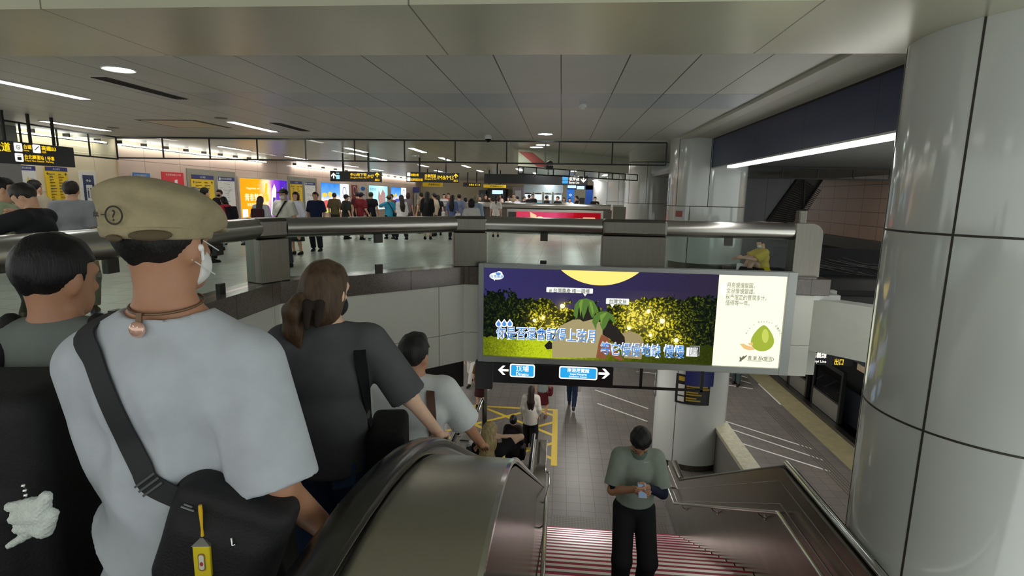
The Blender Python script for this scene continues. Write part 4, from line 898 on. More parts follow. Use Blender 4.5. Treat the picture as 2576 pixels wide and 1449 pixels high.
# ================================================================== posters along the left wall
XW = -12.9
def wall_panel(name, y0, y1, z0, z1, label, cat, m, xw=XW, depth=0.03, frame=None):
    t = thing(name, (xw+depth, (y0+y1)/2, z0), label, cat); MB().box(xw+0.001, xw+depth, y0, y1, z0, z1).build('sheet', m, t)
    if frame is not None:
        mb = MB(); b = 0.06
        for q in ((y0-b, y0, z0-b, z1+b), (y1, y1+b, z0-b, z1+b), (y0, y1, z1, z1+b), (y0, y1, z0-b, z0)): mb.box(xw+0.001, xw+depth+0.02, *q)
        mb.build('frame', frame, t)
    return t, Fr((xw+depth+0.001, y0, z0), (0, 1, 0), (0, 0, 1)), y1-y0, z1-z0
def map_sheet(y0, y1, z0, z1, label, xw=XW, blob=True, depth=0.03):
    t, fr, w, h = wall_panel('map_poster', y0, y1, z0, z1, label, 'poster', WHI, xw, depth)
    mb = MB(); fr.rect(mb, 0, w, h*0.9, h); mb.build('header', NAVY, t)
    mb = MB(); fr.text(mb, '台北車站資訊圖', w*0.2, h*0.935, h*0.05, bold=0.01, width=w*0.6); fr.rect(mb, w*0.05, w*0.16, h*0.92, h*0.98, 0.003, 0.005); mb.build('lettering', WHI, t)
    mb = MB(); rs = np.random.RandomState(int(y0*10))
    for i in range(26):
        a, b = rs.uniform(0.06, 0.7), rs.uniform(0.08, 0.84); fr.rect(mb, w*a, w*(a+rs.uniform(0.08, 0.24)), h*b, h*(b+0.008))
    mb.build('map_print', GREYI, t)
    if blob: mb = MB(); fr.poly(mb, [(w*.5, h*.35), (w*.62, h*.4), (w*.72, h*.62), (w*.62, h*.78), (w*.55, h*.7), (w*.46, h*.55)]); mb.build('map_area', mat('map_yellow', S(236, 206, 96), 0.5), t)
def dir_sheet(y0, y1, z0, z1, label, xw=XW, depth=0.03):
    t, fr, w, h = wall_panel('directory_poster', y0, y1, z0, z1, label, 'poster', YEL, xw, depth)
    mb = MB(); fr.rect(mb, 0, w, h*0.9, h); mb.build('header', NAVY, t)
    mb = MB(); fr.text(mb, '出口資訊', w*0.5, h*0.93, h*0.05, 0.005, 'CENTER'); mb.build('lettering', WHI, t)
    mb = MB(); fr.arrow(mb, w*0.1, h*0.83, h*0.07, pi); fr.arrow(mb, w*0.9, h*0.83, h*0.07, pi/2); rs = np.random.RandomState(int(y0*10))
    for i in range(11):
        for k in (0.16, 0.56): fr.rect(mb, w*k, w*(k+rs.uniform(0.12, 0.28)), h*(0.82-i*0.07), h*(0.835-i*0.07)); fr.rect(mb, w*k, w*(k+rs.uniform(0.08, 0.2)), h*(0.80-i*0.07), h*(0.806-i*0.07))
    mb.build('print', INK, t)
map_sheet(12.06, 12.62, 1.05, 2.18, 'white area map with yellow patch at the far left, under the overhead sign', -12.96)
dir_sheet(12.87, 13.5, 1.15, 2.19, 'yellow exit directory beside the white area map', -12.96)
t, fr, w, h = wall_panel('lift_poster', 13.86, 14.38, 0.75, 2.12, 'tall white sheet with navy lift symbol and left arrow', 'poster', WHI, -12.96)
mb = MB(); fr.rect(mb, w*.16, w*.84, h*.36, h*.93); mb.build('navy_square', mat('navy_print', S(36, 50, 92), 0.5), t)
mb = MB(); fr.rrect(mb, w*.32, w*.70, h*.42, h*.74, 0.02, 0.003, 0.005); fr.arrow(mb, w*.42, h*.82, 0.08, pi/2, 0.003, 0.005); fr.arrow(mb, w*.58, h*.82, 0.08, -pi/2, 0.003, 0.005); mb.build('lift_symbol', WHI, t)
mb = MB()
for k in (.42, .58): fr.disc(mb, w*k, h*.66, 0.02, None, 0.005, 0.007); fr.rect(mb, w*k-0.02, w*k+0.02, h*.48, h*.63, 0.005, 0.007)
fr.arrow(mb, w*.3, h*.17, 0.16, pi); mb.build('pictogram', mat('navy_print', S(36, 50, 92), 0.5), t)
t, fr, w, h = wall_panel('notice', 15.63, 16.35, 1.75, 2.17, 'blue and white notice just above the flat cap', 'notice', WHI)
mb = MB(); fr.poly(mb, [(0, h*.38), (w*.82, h*.38), (w*.9, h*.55), (w, h*.6), (w, h), (0, h)]); mb.build('blue_area', mat('notice_blue', S(66, 120, 190), 0.5), t); mb = MB(); fr.text(mb, '台北車站轉乘指引', w*.08, h*.72, h*.2, 0.006, width=w*.7); mb.build('lettering', WHI, t)
t, fr, w, h = wall_panel('notice', 16.88, 17.9, 1.58, 2.25, 'red notice with white building drawing above the flat cap', 'notice', mat('notice_red', S(222, 44, 58), 0.5))
mb = MB(); fr.text(mb, '台北車站施工公告', w*.15, h*.84, h*.1, 0.005, width=w*.7); fr.poly(mb, [(w*.55, h*.62), (w*.68, h*.66), (w*.68, h*.22), (w*.86, h*.18), (w*.86, h*.04), (w*.42, h*.04), (w*.42, h*.2), (w*.55, h*.2)]); fr.text(mb, '改道 通行', w*.18, h*.32, h*.09, 0.005, width=w*.6); mb.build('drawing', WHI, t)
def info_frame(y0, y1, label):
    t, fr, w, h = wall_panel('information_frame', y0, y1, 0.5, 2.42, label, 'information board', mat('info_grey', S(150, 146, 132), 0.35, 0.6))
info_frame(18.08, 20.92, 'grey steel information board with directory and map behind the ponytailed crowd'.replace('behind the ponytailed crowd', 'right of the red notice')); dir_sheet(18.25, 19.5, 0.7, 2.22, 'yellow directory on the grey board right of the red notice', XW+0.02, 0.03); map_sheet(19.75, 20.8, 0.7, 2.2, 'white map on the grey board right of the red notice', XW+0.02, False, 0.03)
info_frame(25.15, 28.2, 'grey steel information board right of the orange advertisement'); dir_sheet(25.3, 26.5, 0.7, 2.22, 'yellow directory on the board right of the orange advertisement', XW+0.02, 0.03); map_sheet(26.8, 27.95, 0.7, 2.2, 'white map on the board right of the orange advertisement', XW+0.02, False, 0.03)
def ad_screen(name, img, k=1.25):
    if name in _M: return _M[name]
    m, nt, b = new_mat(name); nt.nodes.remove(b); em = nt.nodes.new('ShaderNodeEmission'); nt.links.new(em.outputs[0], nt.nodes['Material Output'].inputs[0])
    tc = nt.nodes.new('ShaderNodeTexCoord'); sp_ = nt.nodes.new('ShaderNodeSeparateXYZ'); nt.links.new(tc.outputs['Object'], sp_.inputs[0]); nt.links.new(img(nt, sp_), em.inputs[0]); em.inputs[1].default_value = k
    _M[name] = m; return m
def ramp_img(ax, lo, hi, stops):
    def f(nt, sp_):
        v = mth(nt, 'DIVIDE', mth(nt, 'SUBTRACT', sp_.outputs[ax], lo), hi-lo); n = mth(nt, 'MULTIPLY', mth(nt, 'SUBTRACT', noise(nt, 1.6, 3), 0.5), 0.35)
        cr = nt.nodes.new('ShaderNodeValToRGB'); nt.links.new(mth(nt, 'ADD', v, n), cr.inputs[0]); e = cr.color_ramp.elements
        e[0].position, e[0].color = stops[0]; e[1].position, e[1].color = stops[-1]
        for p, c in stops[1:-1]: q = e.new(p); q.color = c
        return cr.outputs[0]
    return f
ADF = mat('ad_frame', S(206, 204, 198), 0.4, 0.2)
L = 3.9
t, fr, w, h = wall_panel('advertisement', 21.1, 24.95, 0.60, 2.20, 'lit orange and purple advertisement with a white toothbrush', 'advertisement', ad_screen('ad_orange', ramp_img(1, -L/2, L/2, [(0.0, S(236, 150, 22)), (0.35, S(244, 160, 20)), (0.52, S(255, 220, 170)), (0.66, S(150, 70, 200)), (0.85, S(84, 40, 190)), (1.0, S(70, 40, 150))])), XW, 0.06, ADF)
mb = MB(); fr.poly(mb, [(w*.60, h*.03), (w*.70, h*.05), (w*.74, h*.75), (w*.70, h*.9), (w*.64, h*.7)]); fr.poly(mb, [(w*.84, h*.06), (w*.97, h*.1), (w*.93, h*.75), (w*.88, h*.8)]); fr.rrect(mb, w*.03, w*.13, h*.02, h*.22, 0.03); mb.build('product_white', gm(240, 232, 244, 1.3), t)
mb = MB(); fr.poly(mb, [(w*.63, h*.16), (w*.69, h*.16), (w*.72, h*.52), (w*.66, h*.52)], 0.003, 0.005); fr.poly(mb, [(w*.87, h*.12), (w*.99, h*.2), (w*.99, h*.95), (w*.90, h*.85)], 0.001, 0.002); mb.build('product_purple', gm(70, 36, 160, 1.0), t)
mb = MB(); fr.text(mb, '青春雙星', w*.08, h*.45, h*.2, 0.004, bold=0.015, width=w*.36); fr.text(mb, '青春閃耀每一天', w*.12, h*.3, h*.09, 0.004, width=w*.28); fr.text(mb, 'Happiness on!', w*.12, h*.73, h*.08, 0.004, bold=0.01, width=w*.26); mb.build('lettering', gm(255, 238, 190, 1.3), t)
mb = MB(); fr.poly(mb, [(w*.47, h*.55), (w*.52, h*.55), (w*.55, h*.9), (w*.51, h*.9)], 0.004, 0.006); fr.poly(mb, [(w*.49, h*.4), (w*.56, h*.42), (w*.55, h*.6), (w*.5, h*.6)], 0.004, 0.006); mb.build('figure_stripe', gm(250, 200, 20, 1.1), t)
def car_ad(y0, y1, label):
    L = y1-y0
    t, fr, w, h = wall_panel('advertisement', y0, y1, 0.62, 2.22, label, 'advertisement', ad_screen('ad_blue%d' % int(y0), ramp_img(2, 0.0, 1.6, [(0.0, S(196, 214, 90)), (0.2, S(214, 176, 120)), (0.42, S(236, 222, 206)), (0.6, S(110, 170, 226)), (1.0, S(44, 120, 210))])), XW, 0.06, ADF)
    mb = MB(); fr.rect(mb, w*.66, w, 0, h, 0.001, 0.003); mb.build('white_third', gm(240, 246, 248, 1.2), t)
    mb = MB(); fr.ring(mb, w*.83, h*.72, w*.06, w*.075, 0.003, 0.005); fr.rect(mb, w*.76, w*.9, h*.35, h*.37, 0.003, 0.005); mb.build('print', gm(90, 110, 116, 0.8), t)
    mb = MB(); fr.disc(mb, w*.18, h*.28, w*.16, h*.14, 0.001, 0.003); mb.build('red_shape', gm(222, 96, 92, 1.0), t)
    mb = MB(); fr.disc(mb, w*.40, h*.36, w*.18, h*.10, 0.001, 0.0035); mb.build('blue_shape', gm(70, 86, 190, 1.0), t)
    mb = MB(); fr.disc(mb, w*.12, h*.6, w*.09, h*.07, 0.001, 0.003); fr.disc(mb, w*.3, h*.62, w*.07, h*.09, 0.001, 0.003); mb.build('yellow_shape', gm(240, 206, 80, 1.0), t)
car_ad(28.6, 32.5, 'lit blue sky advertisement left of the small maroon poster'); car_ad(40.8, 44.9, 'lit blue sky advertisement farther down, right of the pale blue one')
t, fr, w, h = wall_panel('advertisement', 36.0, 40.0, 0.62, 2.25, 'lit pale blue advertisement with a figure in a robe', 'advertisement', ad_screen('ad_pale', ramp_img(1, -2, 2, [(0.0, S(150, 214, 230)), (0.6, S(196, 232, 236)), (1.0, S(150, 206, 226))])), XW, 0.06, ADF)
mb = MB(); fr.poly(mb, [(w*.52, h*.05), (w*.9, h*.05), (w*.84, h*.7), (w*.72, h*.86), (w*.6, h*.6), (w*.5, h*.8), (w*.46, h*.5)]); mb.build('robe', gm(190, 148, 140, 0.9), t); mb = MB(); fr.text(mb, '夏日限定', w*.06, h*.8, h*.12, 0.004, width=w*.3); mb.build('lettering', gm(50, 110, 130, 0.7), t)
t, fr, w, h = wall_panel('poster', 33.1, 34.0, 0.9, 2.2, 'small maroon poster between the blue and the pale blue advertisement', 'poster', mat('poster_maroon', S(128, 58, 60), 0.5)); mb = MB(); fr.ring(mb, w*.5, h*.75, w*.25, w*.3); mb.build('ring', WHI, t)
t, fr, w, h = wall_panel('poster', 34.5, 35.5, 0.9, 2.2, 'small pale poster right of the maroon one', 'poster', mat('poster_pale', S(206, 206, 204), 0.5)); mb = MB(); fr.disc(mb, w*.5, h*.85, w*.4, h*.1); mb.build('blue_mark', mat('notice_blue', S(66, 120, 190), 0.5), t)

# ================================================================== far end of the concourse
q0, q1 = onY(1025, 472, 47.5), onY(1056, 502, 47.5); q0[0] = max(q0[0], -12.8)
t = thing('ticket_cabinet', ((q0[0]+q1[0])/2, 47.4, 0), 'ticket cabinet with dark blue header far down the left side', 'ticket machine')
MB().box(q0[0], q1[0], 47.2, 47.9, 0, q0[2]).build('body', mat('cab_grey', S(176, 176, 168), 0.4), t); MB().box(q0[0]-0.05, q1[0]+0.05, 47.1, 47.2, q0[2]-0.4, q0[2]+0.05).build('header', NAVY, t); MB().box(q0[0]+0.2, q1[0]-0.2, 47.12, 47.2, 0.3, q0[2]-0.6).build('front', mat('cab_dark', S(92, 94, 92), 0.4), t)
def fy(px, py, y=46.0): q = onY(px, py, y); return q[0], q[2]
a, b = fy(1318, 464), fy(1416, 484)
t = thing('machine_header', ((a[0]+b[0])/2, 45.9, b[1]), 'pale grey header board over the far ticket machines', 'header board'); MB().box(a[0], b[0], 45.9, 46.3, b[1], a[1]).build('board', mat('header_grey', S(190, 206, 212), 0.4), t)
for i in range(4):
    x0, x1 = a[0]+(b[0]-a[0])*i/4+0.06, a[0]+(b[0]-a[0])*(i+1)/4-0.06
    t = thing('ticket_machine', ((x0+x1)/2, 45.9, 0), ('ticket machine at the left end of the far row', 'second ticket machine from the left in the far row', 'third ticket machine from the left in the far row', 'ticket machine next to the blue portal')[i], 'ticket machine', 'far ticket machines')
    MB().box(x0, x1, 45.8, 46.2, 0, b[1]).build('body', mat('machine_white', S(206, 214, 214), 0.35), t)
    MB().box(x0+0.05, x1-0.05, 45.76, 45.8, b[1]-0.65, b[1]-0.2).build('lit_panel', glow('machine_lit', S(226, 236, 238), 1.0), t)
    MB().box(x0+0.1, x1-0.1, 45.75, 45.8, 0.75, 1.25).build('screen', glow('machine_screen', S(120, 176, 206), 0.8), t)
    MB().lathe([(0.0, 0.0), (0.28, 0.0), (0.3, 0.06), (0.0, 0.10)], ((x0+x1)/2, 45.55, b[1]-0.18), 16).build('hood', mat('hood_dark', S(44, 46, 48), 0.5), t)
a, b = fy(1427, 466), fy(1488, 512)
t = thing('portal', ((a[0]+b[0])/2, 45, 0), 'bright blue portal with white tower icon at the far end', 'portal')
BLU = mat('portal_blue', S(28, 84, 178), 0.4)
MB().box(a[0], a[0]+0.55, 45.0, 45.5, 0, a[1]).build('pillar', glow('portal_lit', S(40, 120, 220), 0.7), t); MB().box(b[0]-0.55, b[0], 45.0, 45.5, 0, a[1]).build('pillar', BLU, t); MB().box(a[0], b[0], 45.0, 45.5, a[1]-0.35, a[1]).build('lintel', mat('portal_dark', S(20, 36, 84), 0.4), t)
fr = Fr((a[0], 44.995, 0)); mb = MB(); fr.poly(mb, [(0.18, 0.9), (0.38, 0.9), (0.34, 1.5), (0.28, 1.62), (0.22, 1.5)]); fr.ring(mb, 0.28, 1.9, 0.06, 0.09); mb.build('tower_icon', CW, t)
mb = MB(); fr.text(mb, '7', 0.75, 1.15, 0.7, bold=0.02); mb.build('numeral', INK, t)
MB().box(a[0]+1.05, a[0]+1.45, 45.2, 45.5, 0, 1.7).build('door', mat('door_dark', S(30, 30, 32), 0.4), t)
a, b = fy(1490, 468), fy(1526, 515)
t = thing('bright_column', ((a[0]+b[0])/2, 44.5, 0), 'brightly lit white column right of the blue portal', 'column', kind='structure'); MB().lathe([(0.62, 0), (0.62, 3.05)], ((a[0]+b[0])/2, 44.5, 0), 40, caps=False).build('shaft', mat('col_bright', S(232, 232, 230), 0.3), t, True)
for i, (px0, py0, px1, py1, c, l) in enumerate(((1205, 478, 1222, 512, (96, 98, 100), 'grey shop doorway far down, left of the dark shop front'), (1226, 474, 1272, 505, (58, 52, 48), 'dark shop front far down under the yellow sign'), (1290, 470, 1316, 512, (196, 178, 190), 'pale lilac stand left of the far ticket machines'))):
    a, b = fy(px0, py0, 48), fy(px1, py1, 48); t = thing('shop_front', ((a[0]+b[0])/2, 48, 0), l, 'shop front'); MB().box(a[0], b[0], 48.0, 49.8, 0, a[1]).build('front', mat('shop%d' % i, S(*c), 0.5), t); MB().box(a[0]+0.2, b[0]-0.2, 47.95, 48.0, 1.2, a[1]-0.3).build('shelf', mat('shop_b%d' % i, S(*[min(255, int(v*1.5)) for v in c]), 0.5), t)
a, b = fy(1235, 478, 47), fy(1262, 488, 47); t = thing('lit_counter', ((a[0]+b[0])/2, 47.9, 1.5), 'small bright blue white lamp over the dark shop front', 'shop light'); MB().box(a[0], b[0], 47.85, 47.95, b[1], a[1]).build('panel', glow('shop_glow', S(190, 226, 246), 1.2), t)

# second opening: railing with red advertisement
t = thing('far_railing', (-0.9, 27, 0), 'distant steel tube railing with people leaning behind it', 'railing')
MB().tube([(-7.0, 27, 1.24), (2.4, 27, 1.24)], 0.14, 16).build('tube', STEEL, t, True)
for x in (-7.0, -4.0, -2.2, 1.3, 2.3): MB().box(x-0.25, x+0.25, 26.9, 27.1, 0, 1.10).build('post', STEEL_D, t)
MB().box(-7, 2.4, 26.98, 27.02, 0.1, 1.1).build('panel', mat('rail_panel', S(86, 80, 72), 0.4), t)
a, b = onY(1276, 527, 25), onY(1517, 553, 25)
t = thing('red_banner', ((a[0]+b[0])/2, 25, 0.5), 'red and pink advertisement box below the distant railing', 'advertisement')
MB().box(a[0], b[0], 25.0, 25.2, 0.02, a[2]+0.02).build('frame', mat('banner_frame', S(176, 174, 168), 0.4), t)
MB().box(a[0]+0.4, b[0]-0.12, 24.97, 25.0, 0.40, a[2]-0.08).build('picture', ad_screen('ad_red', ramp_img(0, -1.9, 1.9, [(0.0, S(226, 60, 84)), (0.5, S(236, 84, 128)), (0.72, S(190, 20, 34)), (1.0, S(160, 16, 28))]), 0.75), t)
fr = Fr((a[0], 24.968, 0)); w = b[0]-a[0]; mb = MB(); fr.poly(mb, [(w*.24, 1.0), (w*.31, 0.85), (w*.30, 0.40), (w*.26, 0.40)]); fr.ring(mb, w*.345, 0.55, 0.14, 0.26, sy=1.0); fr.rrect(mb, w*.79, w*.92, 0.66, 0.80, 0.05); mb.build('print', gm(255, 196, 150, 1.0), t)
MB().box(a[0]+0.05, a[0]+0.42, 24.95, 25.0, 0.1, a[2]-0.1).build('dark_end', mat('banner_dark', S(60, 58, 56), 0.4), t)
a, b = onY(1550, 520, 20), onY(1566, 552, 20)
t = thing('extinguisher_cabinet', ((a[0]+b[0])/2, 20, 0), 'grey cabinet with white top beside the far left column edge', 'cabinet'); MB().box(a[0]-0.1, b[0]+0.1, 20, 20.5, 0, a[2]).build('body', mat('cab_olive', S(150, 148, 132), 0.5), t); MB().box(a[0]-0.12, b[0]+0.02, 19.98, 20.5, a[2], a[2]+0.06).build('top', WHITEPAINT, t)
a, b = onCyl(1700, 530, 3.4, 13.4, 0.876), onCyl(1716, 546, 3.4, 13.4, 0.876)
t = thing('sticker', (3.4+0.876*cos(a[0]), 13.4+0.876*sin(a[0]), b[1]), 'small red and black square sticker on the white column', 'sticker')
MB().lathe([(0.876, b[1]), (0.878, b[1]), (0.878, a[1]), (0.876, a[1])], (3.4, 13.4, 0), 4, caps=False, a0=a[0], a1=b[0]).build('sheet', mat('sticker_red', S(150, 80, 74), 0.5), t)
# ================================================================== people: implicit bodies, meshed with surface nets
def nrm(v): v = np.array(v, float); return v/(np.linalg.norm(v)+1e-9)
def Rxm(a): return _rx(a)
def cap(a, b, ra, rb=None): return ('c', np.array(a, float), np.array(b, float), ra, ra if rb is None else rb)
def cut(a, b, ra, rb): return ('f', np.array(a, float), np.array(b, float), ra, rb)          # capsule with a flat far end
def ell(c, r, R=None): return ('e', np.array(c, float), np.array(r, float), np.eye(3) if R is None else R)
def box_(c, h, R=None, r=0.02): return ('b', np.array(c, float), np.array(h, float), np.eye(3) if R is None else R, r)
def bounds(p):
    if p[0] in 'cf':
        return np.minimum(p[1]-p[3], p[2]-p[4]), np.maximum(p[1]+p[3], p[2]+p[4])
    if p[0] == 'e':
        e = np.sqrt(((p[3]*p[2])**2).sum(1)); return p[1]-e, p[1]+e
    e = np.abs(p[3]) @ (p[2]+p[4]); return p[1]-e, p[1]+e
def pdist(p, X, Y, Z):
    if p[0] in 'cf':
        a, b, ra, rb = p[1:5]; d = b-a; L2 = float(d@d)+1e-9
        px, py, pz = X-a[0], Y-a[1], Z-a[2]; h = np.clip((px*d[0]+py*d[1]+pz*d[2])/L2, 0, 1)
        r = np.sqrt((px-h*d[0])**2+(py-h*d[1])**2+(pz-h*d[2])**2)-(ra+(rb-ra)*h)
        if p[0] == 'f':
            u = d/sqrt(L2); r = np.maximum(r, (X-b[0])*u[0]+(Y-b[1])*u[1]+(Z-b[2])*u[2])
        return r
    R = p[3]; q = [(X-p[1][0])*R[0, i]+(Y-p[1][1])*R[1, i]+(Z-p[1][2])*R[2, i] for i in range(3)]
    if p[0] == 'e':
        r = p[2]; k0 = np.sqrt((q[0]/r[0])**2+(q[1]/r[1])**2+(q[2]/r[2])**2); k1 = np.sqrt((q[0]/r[0]**2)**2+(q[1]/r[1]**2)**2+(q[2]/r[2]**2)**2)+1e-6
        return k0*(k0-1)/k1
    h = p[2]; dx, dy, dz = (np.abs(q[i])-h[i] for i in range(3))
    return np.sqrt(np.maximum(dx, 0)**2+np.maximum(dy, 0)**2+np.maximum(dz, 0)**2)+np.minimum(np.maximum(dx, np.maximum(dy, dz)), 0)-p[4]
EDG = [((0, 0, 0), (1, 0, 0)), ((0, 1, 0), (1, 1, 0)), ((0, 0, 1), (1, 0, 1)), ((0, 1, 1), (1, 1, 1)), ((0, 0, 0), (0, 1, 0)), ((1, 0, 0), (1, 1, 0)), ((0, 0, 1), (0, 1, 1)), ((1, 0, 1), (1, 1, 1)), ((0, 0, 0), (0, 0, 1)), ((1, 0, 0), (1, 0, 1)), ((0, 1, 0), (0, 1, 1)), ((1, 1, 0), (1, 1, 1))]
def sdf_mesh(prims, k, res, post=None, pad=0.03):
    bs = [bounds(p) for p in prims]; lo = np.min([b[0] for b in bs], 0)-pad; hi = np.max([b[1] for b in bs], 0)+pad
    n = np.maximum(np.ceil((hi-lo)/res).astype(int)+1, 4); ax = [lo[i]+res*np.arange(n[i]) for i in range(3)]
    V = np.full(n, 1.0, np.float32)
    for p, (a, b) in zip(prims, bs):
        m = k+2.5*res; i0 = np.maximum(np.floor((a-m-lo)/res).astype(int), 0); i1 = np.minimum(np.ceil((b+m-lo)/res).astype(int)+1, n)
        sl = tuple(slice(i0[i], i1[i]) for i in range(3))
        X, Y, Z = ax[0][sl[0]][:, None, None], ax[1][sl[1]][None, :, None], ax[2][sl[2]][None, None, :]
        d = pdist(p, X, Y, Z); o = V[sl]; h = np.clip(0.5+0.5*(o-d)/k, 0, 1); V[sl] = o*(1-h)+d*h-k*h*(1-h)
    if post is not None: V = post(V, ax[0][:, None, None], ax[1][None, :, None], ax[2][None, None, :])
    for i in range(3):
        s0 = [slice(None)]*3; s0[i] = 0; V[tuple(s0)] = np.maximum(V[tuple(s0)], 0.01); s0[i] = -1; V[tuple(s0)] = np.maximum(V[tuple(s0)], 0.01)
    s = V < 0; cnt = np.zeros(n-1, np.int8)
    for i in (0, 1):
        for j in (0, 1):
            for l in (0, 1): cnt += s[i:n[0]-1+i, j:n[1]-1+j, l:n[2]-1+l]
    act = (cnt > 0) & (cnt < 8); I, J, K = np.nonzero(act); N = len(I)
    if N == 0: return np.zeros((0, 3)), np.zeros((0, 4), int)
    idx = np.full(act.shape, -1, np.int64); idx[act] = np.arange(N); acc = np.zeros((N, 3)); num = np.zeros(N)
    for a, b in EDG:
        va, vb = V[I+a[0], J+a[1], K+a[2]], V[I+b[0], J+b[1], K+b[2]]; m = (va < 0) != (vb < 0)
        t = np.where(m, va/np.where(va == vb, 1, va-vb), 0)
        for c in range(3): acc[:, c] += np.where(m, a[c]+t*(b[c]-a[c]), 0)
        num += m
    P = lo+res*(np.stack([I, J, K], 1)+acc/num[:, None]); F = []
    for c in range(3):
        e, g = [(1, 2), (2, 0), (0, 1)][c]
        sa = [slice(1, -1)]*3; sb = [slice(1, -1)]*3; sa[c] = slice(0, n[c]-1); sb[c] = slice(1, n[c])
        A, B = s[tuple(sa)], s[tuple(sb)]; q = np.nonzero(A != B)
        if not len(q[0]): continue
        co = np.stack(q, 1); co[:, e] += 1; co[:, g] += 1; flip = ~A[q]
        def at_(de, dg): o = co.copy(); o[:, e] += de; o[:, g] += dg; return idx[o[:, 0], o[:, 1], o[:, 2]]
        f4 = np.stack([at_(-1, -1), at_(0, -1), at_(0, 0), at_(-1, 0)], 1); f4[flip] = f4[flip][:, ::-1]; F.append(f4)
    return P, np.concatenate(F)
def mesh_obj(name, pieces, m, parent=None):
    vs = np.concatenate([p[0] for p in pieces]); o = 0; fs = []
    for v, f in pieces: fs.append(f+o); o += len(v)
    fs = np.concatenate(fs); fs = fs[(fs >= 0).all(1)]
    me = bpy.data.meshes.new(name); me.vertices.add(len(vs)); me.vertices.foreach_set('co', vs.astype(np.float32).ravel())
    me.loops.add(fs.size); me.loops.foreach_set('vertex_index', fs.astype(np.int32).ravel())
    me.polygons.add(len(fs)); me.polygons.foreach_set('loop_start', np.arange(0, fs.size, 4, dtype=np.int32))
    me.materials.append(m); me.update(calc_edges=True); me.validate(); me.polygons.foreach_set('use_smooth', np.ones(len(me.polygons), bool))
    ob = bpy.data.objects.new(name, me); COL.objects.link(ob)
    if parent is not None: ob.parent = parent
    return ob
def ik(S_, T_, l1, l2, pole):
    S_, T_ = np.array(S_, float), np.array(T_, float); d = T_-S_; L = np.linalg.norm(d); u = d/(L+1e-9)
    if L > (l1+l2)*0.995: T_ = S_+u*(l1+l2)*0.995; L = (l1+l2)*0.995
    a = (l1*l1-l2*l2+L*L)/(2*L); h = sqrt(max(l1*l1-a*a, 0)); p = np.array(pole, float); p = p-u*(p@u); p = nrm(p)
    return S_+u*a+p*h, T_
def wob(amp, f, ph=0.0):
    def post(V, X, Y, Z): return V+amp*np.sin(f*X+ph+2*np.sin(f*0.3*Z))*np.sin(f*0.8*Y+1.3+ph)*np.sin(f*0.7*Z+0.5)
    return post
SKIN = [mat('skin_light', S(214, 166, 136), 0.5, 0, 0.06, 14), mat('skin_tan', S(178, 128, 99), 0.5, 0, 0.06, 14), mat('skin_pale', S(226, 184, 158), 0.5, 0, 0.05, 14)]
def cloth(c, pat=0.05): return mat('cloth_%d_%d_%d' % c, S(*c), 0.85, 0, pat, 20, None, 0.08, 220, None, 0.25)
def hairm(c): return mat('hair_%d_%d_%d' % c, S(*c), 0.5, 0, 0.35, 60, (1, 1, 0.12), 0.4, 220, (1, 1, 0.1), 0.35)
BLK, DRK = (22, 22, 24), (44, 44, 48)
HB = (20, 18, 18)
def hand_prims(W, d, n, side, curl, sc, spread=0.0):
    """palm with four bent fingers and a thumb; d along the hand, n palm normal, side = +1 when the thumb is on d x n"""
    d, n = nrm(d), nrm(n); n = nrm(n-d*(n@d)); t = np.cross(d, n)*side; P = []
    R = np.stack([t, d, n], 1)
    P.append(box_(W+d*0.045*sc, np.array([0.026, 0.036, 0.006])*sc, R, 0.009*sc)); P.append(cap(W-d*0.02*sc, W+d*0.02*sc, 0.024*sc, 0.022*sc))
    for i, (o, L) in enumerate(((0.029, 0.070), (0.010, 0.078), (-0.009, 0.072), (-0.027, 0.056))):
        b = W+(d*0.084+t*o)*sc; c = curl*(0.9+0.12*i); d0 = d+t*spread*(o*12); q = b
        for j, (fr_, r) in enumerate(((0.44, 0.0088), (0.32, 0.0082), (0.24, 0.0074))):
            a = c*(0.55+0.75*j); dd = nrm(d0*cos(a)+n*sin(a)); e = q+dd*L*fr_*sc; P.append(cap(q, e, r*sc, r*0.93*sc)); q = e
    b = W+(d*0.022+t*0.026+n*0.004)*sc; e = b+nrm(d*0.75+t*0.62+n*(0.25+curl*0.5))*0.040*sc; g = e+nrm(d*0.95+t*(0.2-curl*0.3)+n*(0.2+curl*0.5))*0.032*sc
    P += [cap(b, e, 0.0125*sc, 0.0105*sc), cap(e, g, 0.0100*sc, 0.0082*sc)]
    return P
ARM = {'hang': (0.07, 0.03, -0.53), 'front': (-0.10, 0.27, -0.30), 'fwd': (0.03, 0.22, -0.47), 'back': (0.06, -0.20, -0.47), 'strap': (-0.02, 0.16, -0.12), 'chin': (-0.12, 0.20, 0.02), 'carry': (0.05, 0.14, -0.48), 'pocket': (0.0, 0.02, -0.46), 'head': (-0.03, 0.07, 0.14)}
class Person:
    pass
